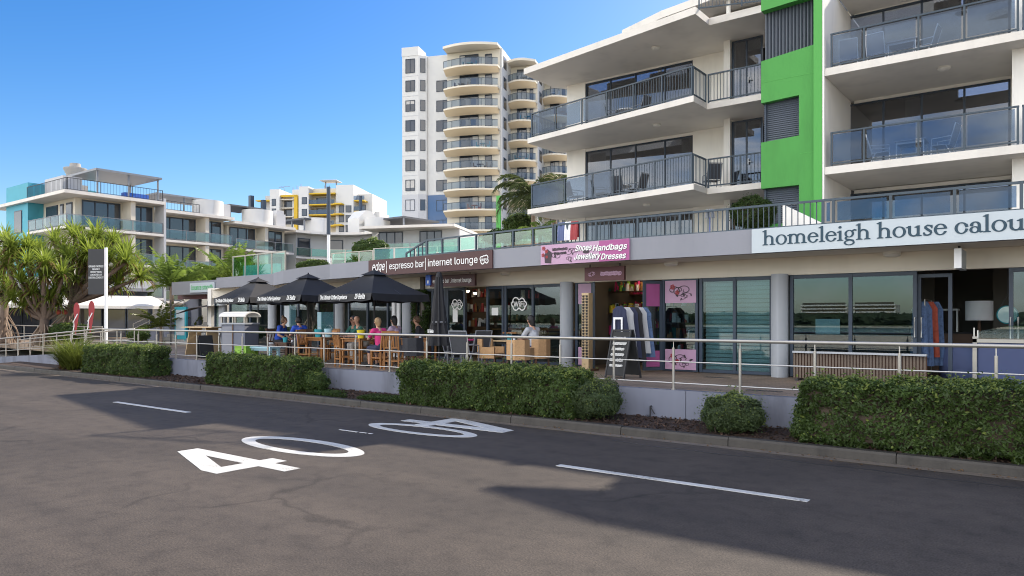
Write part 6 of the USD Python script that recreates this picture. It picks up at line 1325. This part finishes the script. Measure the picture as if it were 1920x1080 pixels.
def aboard(par):
    for s, nm in ((-1, 'front_board'), (1, 'back_board')):
        par.part(nm, M().beam((0, s * .26, .06), (0, s * .03, 1.02), .5, .025, up=(0, 1, 0)), 'chalkboard')
        par.part('frame', M().beam((-.27, s * .28, 0), (-.27, s * .03, 1.06), .035, .035, up=(0, 1, 0)).beam((.27, s * .28, 0), (.27, s * .03, 1.06), .035, .035, up=(0, 1, 0)).beam((-.27, s * .03, 1.05), (.27, s * .03, 1.05), .035, .035), 'black_metal')
    r = np.random.default_rng(3); sl = math.atan2(.23, .96)
    for i in range(6):
        t = M().ext(scribble(0, 0, .34 + .06 * r.random(), .06, 20 + i), 0, .003); t.move(Rx(math.pi / 2 - sl), (-.2 + .02 * r.random(), -.282 + .23 * (.82 - i * .125), .06 + .96 * (.82 - i * .125))); par.part('chalk_lettering', t, 'chalk')
aboard(ac)
sgs = thing('sunglasses_stand', 'tall narrow stand of sunglasses at the dress shop door', 'display stand', at_t(1101, 16.0), 0)
sgs.part('column', M().bx(-.10, .10, -.10, .10, .05, 1.95), 'wood_pale'); sgs.part('base', M().bx(-.22, .22, -.2, .2, 0, .05), 'wood_dark')
sm = M()
for k in range(22):
    z = .35 + k * .072
    for x in (-.05, .05): sm.lathe([(.032, 0), (.028, .012), (.001, .012)], 0, 0, 8); sm.v[-1] = sm.v[-1] @ Rx(math.pi / 2).T + np.array([x, -.105, z])
    sm.bx(-.10, .10, -.125, -.115, z + .02, z + .028)
sgs.part('sunglasses', sm, 'hair_black', kind='stuff')
bench = thing('slatted_bench', 'long brown slatted bench with pale top rail under the right shop window', 'bench', at_t(1500, 16.3), 0)
b0, b1 = on_y(1487, 16.3) - at_t(1500, 16.3)[0], on_y(1738, 16.3) - at_t(1500, 16.3)[0]
bench.part('top_rail', M().bx(b0, b1, -.06, .06, .58, .62), 'col_grey'); 
for x in np.arange(b0 + .03, b1 - .03, .06): bench.part('slat', M().bx(x - .018, x + .018, -.012, .012, .05, .58), 'wood_slat')
True; bench.part('backing', M().bx(b0, b1, .015, .03, .04, .575), 'wood_dark'); bench.part('foot', M().bx(b0 + .1, b0 + .16, -.2, .2, 0, .04).bx(b1 - .16, b1 - .1, -.2, .2, 0, .04), 'black_metal')
rk2 = thing('clothes_rack', 'rail of blue and orange beach dresses at the right shop door', 'clothes rack', at_t(1741, 17.75), D(0)); rk2.part('frame', M().tube([(-.25, .4, 0), (0, .4, 0), (0, .4, 1.7), (0, -.5, 1.7), (0, -.5, 0), (.2, -.5, 0)], .014, 6), 'steel')
for k, mt in enumerate(('pale_blue_cloth', 'pale_blue_cloth', 'orange_cloth', 'pale_blue_cloth')): garment(rk2, .45, 1.15 + .18 * (k % 2), 1.66, -.5 + k * .16, mt, flare=.85, x=-.10 + .08 * k)
scn = thing('glass_screen', 'navy screen with a curved glass top at the right edge of the terrace', 'screen', at_t(1828, 14.2), D(0))
w2 = 2.2; scn.part('panel', M().bx(.05, w2, -.02, .02, .03, .92), 'navy_panel'); scn.part('post', M().bx(-.03, .03, -.04, .04, 0, 1.02), 'steel'); scn.part('cap_rail', M().bx(-.03, w2, -.04, .04, .922, .98), 'steel')
scn.part('glass_top', M().extf(Polygon([(.03, .985), (.03, 1.08)] + [(.05 + (w2 - .05) * t, 1.1 + .22 * math.sin(math.pi * min(t * 1.0, 1) * .75)) for t in np.linspace(0, 1, 14)] + [(w2, .985)]), -.006, .006), 'glass')
scn.part('glass_clamp', M().bx(-.02, .0, -.02, .02, 1.02, 1.16).bx(.03, .05, -.02, .02, .985, 1.12), 'steel_bright'); scn.part('foot', M().bx(-.1, .1, -.2, .2, 0, .02).bx(w2 - .1, w2, -.2, .2, 0, .02), 'black_metal')
lampx = on_y(1836, 19.5); lp = thing('floor_lamp', 'large white drum lampshade inside the right shop', 'lamp', (lampx, 19.5, T)); lp.part('lamp_shade', M().lathe([(.27, 1.27), (.27, 1.70), (.26, 1.70), (.26, 1.27)], n=24), 'white_cloth', smooth=40); lp.part('stand', M().cyl(0, 0, .03, 1.5, .03, 8), 'wood_dark'); lp.part('base', M().cyl(0, 0, 0, .03, .16, 14), 'wood_dark')
mp_ = (on_y(1889, 18.4), 18.4, z_y(1889, 590, 18.4)); mr = thing('round_mirror', 'round dark-rimmed mirror hung by a strap inside the right shop', 'mirror', mp_)
mr.part('glass', M().cyl(0, 0, 0, .012, .17, 28).move(Rx(math.pi / 2)), 'mirror'); mr.part('rim', M().tube([(.18 * math.cos(a), 0, .18 * math.sin(a)) for a in np.linspace(0, 2 * math.pi, 28)], .014, 6), 'teal'); mr.part('strap', M().beam((-.14, 0, .11), (0, 0, .42), .012, .01).beam((.14, 0, .11), (0, 0, .42), .012, .01).beam((0, 0, .42), (0, 0, ZS - mp_[2] - .01), .01, .01), 'black_metal')
ot = thing('ottoman', 'blue-covered rounded ottoman inside the right shop', 'ottoman', at_t(1803, 18.0), 0); ot.part('cover', M().lathe([(.001, .78), (.25, .76), (.38, .66), (.42, .4), (.40, .08), (.001, .08)], n=24), 'blue_cover', smooth=True); ot.part('feet', M().cyl(0, 0, 0, .08, .3, 12), 'wood_dark')
dr = thing('sideboard', 'dark crowded sideboard with a lamp inside the right shop', 'sideboard', (on_y(1790, 20.5), 20.5, T)); dr.part('body', M().bx(-.9, .9, -.25, .25, .08, .95), 'wood_dark'); dr.part('top', M().bx(-.94, .94, -.28, .28, .953, .99), 'black_cloth'); dr.part('legs', M().bx(-.85, .85, -.2, .2, 0, .08), 'black_metal'); dr.part('hat_shelf', M().bx(-.9, .1, -.2, .1, 1.5, 1.54).bx(-.88, -.84, -.1, -.06, .99, 1.5).bx(.04, .08, -.1, -.06, .99, 1.5), 'white_metal')

# ------------------------------------------------------------------ signs at the left
sp = thing('resort_sign', 'tall dark sign on a slim pole giving the resort reception address', 'sign', (on_y(199, 14.5), 14.5, T), YAW * .9)
spd = 14.5 / ray(199)[1]; k_ = spd / FPX; zT, zB = z_d(467, spd) - T, z_d(552, spd) - T; wS = 34 * k_
sp.part('pole', M().bx(-.05, .05, -.05, .05, 0, zT + .06), 'white_metal'); sp.part('panel', M().bx(-wS, -.06, -.04, .04, zB, zT), 'sign_black'); sp.part('bracket', M().bx(-.06, .0, -.02, .02, zB + .06, zB + .1).bx(-.06, 0, -.02, .02, zT - .1, zT - .06), 'white_metal'); sp.part('red_edge', M().bx(-.062, -.05, -.045, .045, zB, zT), 'red_paint')
for i, t in enumerate(('GRAND PACIFIC', 'RESORT', 'RECEPTION', 'LOCATED AT', '100 BULCOCK ST')):
    ww = wS * (.84, .42, .62, .66, .86)[i]; sp.part('lettering', text(t, .07, True, .003, width=ww).move(Rx(math.pi / 2), (-wS * .5 - .03 - ww / 2, -.042, zB + (zT - zB) * (.60 - i * .062))), 'letter_white')
for i, (px, v0, v1, tilt) in enumerate(((137, 568, 622, .20), (162, 565, 624, .24))):
    d = 33; p = at_d(px - 6, d); z0, z1 = z_d(v1, d), z_d(v0, d); th = thing('feather_banner', ['left red teardrop banner with white script before the pandanus roots', 'right red teardrop banner with white script before the pandanus roots'][i], 'banner', (*p, T), YAW)
    h = z1 - T; P = Polygon([(tilt * (.32 * h) / .24 * .5 - .02, .32 * h)] + [(tilt * h * .75 + .11 * math.cos(a) , h * .86 + .14 * h * math.sin(a)) for a in np.linspace(-.5, math.pi, 10)])
    th.part('flag', M().extf(P.buffer(.02), -.01, .01), 'red_paint'); th.part('pole', M().tube([(0, .03, 0), (tilt * h * .38, .03, h * .45), (tilt * h * .62, .03, h * .9)], .018, 6), 'white_metal'); th.part('base', M().bx(-.2, .2, -.2, .2, 0, .04), 'black_metal')
    th.part('lettering', text('cafe', .16, True, .003, width=.42).move(Ry(-1.0)).move(Rx(math.pi / 2), (tilt * h * .52, -.02, h * .56)) if 0 else M().extf(affinity.rotate(sbox(-.22, -.02, .22, .02), 62), -.018, -.012).move(None, (tilt * h * .62, 0, h * .66)), 'letter_white', )
# ------------------------------------------------------------------ balcony furniture
GB = 'white balcony chairs behind the right-hand glass'
def bal(kind, mk, name, label, cat, px, Y, z, rz, group): place(kind, mk, name, label, cat, (on_y(px, Y), Y, z), rz, group)
wchair = lambda: sling_chair('white_metal', 'grey_cloth')
bal('wb', wchair, 'patio_chair', 'white patio chair with its back to the street, left on the upper right balcony', 'chair', 1592, 24.1, 9.35, D(8), GB); bal('wb', None, 'patio_chair', 'white patio chair with its back to the street, right on the upper right balcony', 'chair', 1646, 24.1, 9.35, D(-5), GB); bal('wb', None, 'patio_chair', 'white patio chair seen from the side on the upper right balcony', 'chair', 1735, 24.3, 9.35, D(85), GB)
bal('wb', None, 'patio_chair', 'white patio chair on the left of the middle right balcony', 'chair', 1650, 24.2, 6.45, D(-80), GB); bal('wb', None, 'patio_chair', 'white patio chair on the right of the middle right balcony', 'chair', 1770, 24.2, 6.45, D(80), GB)
bal('wt', lambda: table(.8, .8, .72, 'grey_cloth', 'white_metal', .03, .03), 'patio_table', 'white patio table on the upper right balcony', 'table', 1695, 24.3, 9.35, 0, None); bal('wt', None, 'patio_table', 'white patio table on the middle right balcony', 'table', 1710, 24.4, 6.45, 0, None)
GC = 'grey balcony chairs on the cream block'
gch = lambda: sling_chair('grey_metal', 'wicker_dark')
for i, (px, z, rz) in enumerate(((1125, 6.45, -70), (1160, 6.45, 10), (1195, 6.45, 80), (1078, 6.45, -30), (1335, 6.45, 40), (1200, 9.35, 80), (1150, 9.35, -70))):
    bal('gc', gch, 'balcony_chair', ['grey chair facing right at the middle balcony table', 'grey chair with its back to the street at the middle balcony table', 'grey chair facing left at the middle balcony table', 'grey chair alone at the left end of the middle balcony', 'grey chair in the recess beside the balcony door', 'grey chair facing left on the top balcony', 'grey chair facing right on the top balcony'][i], 'chair', px, 25.3, z, D(rz), GC)
bal('gt', lambda: pedestal(.9, .72, 'white_metal', 'grey_metal'), 'balcony_table', 'round white table on the middle balcony of the cream block', 'table', 1163, 25.7, 6.45, 0, None); bal('gt', None, 'balcony_table', 'round white table on the top balcony of the cream block', 'table', 1175, 25.7, 9.35, 0, None)
mo = thing('mop', 'mop with pale strands standing upside down against the podium railing', 'mop', (on_y(1331, 15.85), 15.85, 3.5)); mo.part('handle', M().cyl(0, 0, 0, .75, .012, 6), 'royal_blue')
mm = M(); r_ = np.random.default_rng(4)
for k in range(40): a = r_.uniform(0, 6.28); mm.tube([(0, 0, .92), (.07 * math.cos(a), .07 * math.sin(a), .93), (.1 * math.cos(a), .1 * math.sin(a), .74)], .008, 4)
mo.part('strands', mm, 'grey_cloth', kind='stuff')
for i, (px, mt, lb) in enumerate(((1049, 'blue_cover', 'blue towel'), (1062, 'white_cloth', 'white towel'), (1073, 'red_paint', 'red towel'))):
    x = on_y(px, 15.62); tw = thing('towel', f'{lb} over the podium railing above the pink sign', 'towel', (x, 15.72, 3.98)); v = []
    for j, (y, z) in enumerate(((-.045, -.02), (-.04, .2), (0, .45), (.035, .4), (.06, .05))):
        for k in range(7): v.append(((-.09 + .03 * k) * 1.2, y - .012 * math.sin(k * 1.8), z - .0))
    tw.part('cloth', M().add(v, [(j * 7 + k, j * 7 + k + 1, (j + 1) * 7 + k + 1, (j + 1) * 7 + k) for j in range(4) for k in range(6)]), mt, smooth=True)

# ------------------------------------------------------------------ people
def ball(p, r, n=12): return mf.Manifold.sphere(r, n).translate([float(x) for x in p])
def bone(a, b): return mf.Manifold.batch_hull([ball(*a), ball(*b)])
def mesh_of(bones, ref=.03, it=6):
    m = bones[0]
    for b in bones[1:]: m = m + b
    m = m.refine_to_length(ref); q = m.to_mesh(); t = trimesh.Trimesh(q.vert_properties[:, :3], q.tri_verts); trimesh.smoothing.filter_taubin(t, iterations=it); return (np.array(t.vertices), np.array(t.faces))
def person(label, loc, rz, shirt, bottoms, hair, hair_len=0, skin='skin', lean=.10, head_turn=(0, .05, 0), sc=1., arms='table', short=False, bald=False, glasses=False):
    th = thing('person', label, 'person', loc, rz); S = sc; A = np.array
    hip, chest, neck = A([0, 0, .56]), A([0, lean * .75, .90]), A([0, lean * 1.15, 1.10]); head = A([head_turn[0], lean * 1.3 + head_turn[1], 1.26 + head_turn[2]])
    hd = head - A([0, 0, .0]); sh = [A([s * .17, lean * 1.05, 1.03]) for s in (-1, 1)]
    if arms == 'table': el = [A([s * .24, lean + .16, .80]) for s in (-1, 1)]; wr = [A([s * .12, lean + .36, .79]) for s in (-1, 1)]
    else: el = [A([s * .23, lean + .02, .78]) for s in (-1, 1)]; wr = [A([s * .13, lean + .24, .66]) for s in (-1, 1)]
    kn = [A([s * .11, .44, .53]) for s in (-1, 1)]; an = [A([s * .12, .42, .09]) for s in (-1, 1)]; hp = [A([s * .09, .02, .55]) for s in (-1, 1)]
    B = [bone((hip, .13), (chest, .125)), bone((chest, .12), (neck - (0, 0, .06), .09)), bone((neck - (0, 0, .05), .055), (hd - (0, 0, .06), .052)), bone((sh[0], .062), (sh[1], .062)),
         bone((hd + (0, .008, -.055), .058), (hd + (0, -.008, .04), .088)), bone((hd + (0, .075, -.005), .014), (hd + (0, .088, -.025), .016)), ball(hd + (.09, 0, -.01), .02), ball(hd + (-.09, 0, -.01), .02)]
    for i in (0, 1):
        s = (-1, 1)[i]; f = wr[i] - el[i]; f /= np.linalg.norm(f); pl = wr[i] + f * .05
        B += [bone((sh[i], .052), (el[i], .042)), bone((el[i], .04), (wr[i], .028)), bone((wr[i], .026), (pl, .03)), bone((hp[i], .085), (kn[i], .058)), bone((kn[i], .055), (an[i], .036)), bone((an[i] - (0, .02, .03), .036), (an[i] + (0, .14, -.055), .03))]
        sd = np.cross(f, A([0, 0, 1.])); sd /= np.linalg.norm(sd)
        for q, (o, l) in enumerate(((-.03, .055), (-.01, .07), (.01, .065), (.028, .05))): b0 = pl + sd * o + f * .02; b1 = b0 + f * l * .6 - (0, 0, .006); B += [bone((b0, .010), (b1, .009)), bone((b1, .009), (b1 + f * l * .4 - (0, 0, .016), .008))]
        tb = wr[i] - sd * s * .026 + f * .02; B.append(bone((tb, .011), (tb - sd * s * .02 + f * .035, .009)))
    def sca(m): return (m[0] * A([S, S, S]) if S != 1 else m[0], m[1])
    b = th.part('body', sca(mesh_of(B, .028)), skin, smooth=True)
    C = [bone((hip - (0, 0, .02), .148), (chest, .142)), bone((chest, .136), (neck - (0, .0, .075), .085)), bone((sh[0] - (0, 0, .005), .075), (sh[1] - (0, 0, .005), .075))]
    for i in (0, 1): C.append(bone((sh[i], .070), (sh[i] + (el[i] - sh[i]) * .68, .060)))
    b.part('shirt', sca(mesh_of(C, .035)), shirt, smooth=True)
    C = [bone((hip - (0, 0, .03), .150), (hip + (0, 0, .04), .148))]
    for i in (0, 1): C.append(bone((hp[i], .102), (kn[i], .075)));  C.append(bone((kn[i], .073), (kn[i] + (an[i] - kn[i]) * (.25 if short else .88), .056)))
    b.part('trousers', sca(mesh_of(C, .035)), bottoms, smooth=True)
    b.part('shoes', sca(mesh_of([bone((an[i] - (0, .025, .03), .045), (an[i] + (0, .15, -.052), .036)) for i in (0, 1)], .03)), 'shoe', smooth=True)
    if not bald:
        H = [bone((hd + (0, -.02, .045), .098), (hd + (0, -.035, .0), .094))]
        if hair_len: H += [bone((hd + (0, -.04, .0), .088), (hd + (0, -.065, -.06 - hair_len), .06))]
        if hair_len < 0: H = [bone((hd + (0, -.02, .045), .098), (hd + (0, -.035, .0), .094)), ball(hd + (0, -.06, .14), .05)]
        m = mesh_of(H, .02, 3); v = m[0]; v = v + (meshkit.noise(v * 60, 1) - .5)[:, None] * .012; b.part('hair', sca((v, m[1])), hair, smooth=True)
    b.part('eyes', M().sph((hd + (-.032, .080, .012)) * S, .009 * S, 1).sph((hd + (.032, .080, .012)) * S, .009 * S, 1), 'hair_black')
    b.part('mouth', M().beam((hd + (-.022, .064, -.06)) * S, (hd + (.022, .064, -.06)) * S, .006, .008), 'red_paint')
    if glasses: b.part('sunglasses', M().bx(-.065, -.008, .085, .1, -.008, .03).bx(.008, .065, .085, .1, -.008, .03).move(None, hd), 'hair_black')
P_ = lambda px, Y: at_t(px, Y)
person('seated person in royal blue with tied-up hair, facing right under the left umbrella', P_(521, 14.6), D(-65), 'royal_cloth', 'black_cloth', 'hair_brown', -.01, lean=.14, head_turn=(0, .06, -.03), arms='lap')
person('seated person in royal blue polo with dark hair, leaning over the low table', P_(566, 14.3), D(72), 'royal_cloth', 'black_cloth', 'hair_black', 0, lean=.20, head_turn=(0, .06, -.02))
person('bald man in a dark green shirt seated behind the yellow pot', P_(684, 15.0), D(160), 'green_cloth', 'khaki_cloth', 'hair_brown', bald=True, lean=.16)
person('dark-haired person in sunglasses beside the bald man', P_(667, 15.6), D(175), 'green_cloth', 'black_cloth', 'hair_black', .02, lean=.05, glasses=True, skin='skin_dark')
person('seated child with light brown hair in a bright pink shirt', P_(714, 13.65), D(78), 'magenta_cloth', 'navy_cloth', 'hair_blond', .02, lean=.10, short=True, sc=.96)
person('woman with black hair in a lilac top, seated in a wicker chair', P_(744, 15.1), D(95), 'lilac_cloth', 'teal', 'hair_black', .06, lean=.06, short=True)
person('man in a dark shirt seated by the climbing plant', P_(793, 15.9), D(130), 'black_cloth', 'khaki_cloth', 'hair_brown', 0, lean=.12, short=True, arms='lap')
person('dark-haired woman in a light grey top seated by the espresso window', P_(1004, 15.2), D(80), 'grey_cloth', 'navy_cloth', 'hair_black', .03, lean=.10)

# ------------------------------------------------------------------ the far shore that shows in the shop glass
r_ = np.random.default_rng(17)
tv = []
n = 60000; c = np.stack([r_.uniform(-420, 320, n), r_.uniform(-300, -215, n), np.zeros(n)], 1); hh = 1.5 + 2.6 * meshkit.fbm(np.stack([c[:, 0] * .03, c[:, 1] * .06, c[:, 0] * 0], 1), 3, 4); c[:, 2] = r_.uniform(0, 1, n) ** .7 * hh
single('far_woodland', M().add(*leaves(c, np.tile([0, .5, .6], (n, 1)), 2.6, r_, .2, .8)), 'far_trees', 'dark belt of trees on the far shore, mirrored in the shop windows', 'woodland', None, 'stuff')
for i, (x, w, h, nm) in enumerate(((-118, 26, 3, 'long pale apartment block on the far shore, mirrored in the left shop pane'), (-91, 22, 3.5, 'long banded apartment block on the far shore, mirrored in the right shop pane'))):
    th = thing('far_apartments', nm, 'apartment building', (x, -420, 0), math.pi); th.part('wall', M().bx(-w / 2, w / 2, 0, 12, 0, h + 6), 'far_cream')
    for k in range(5): th.part('balcony_band', M().bx(-w / 2, w / 2, -1.2, -.01, 1.2 + k * 2., 1.9 + k * 2.), 'far_white')
    for k in range(5): th.part('window', M().bx(-w / 2 + 1, w / 2 - 1, -.06, -.005, 1.95 + k * 2., 3.1 + k * 2.), 'far_glass')
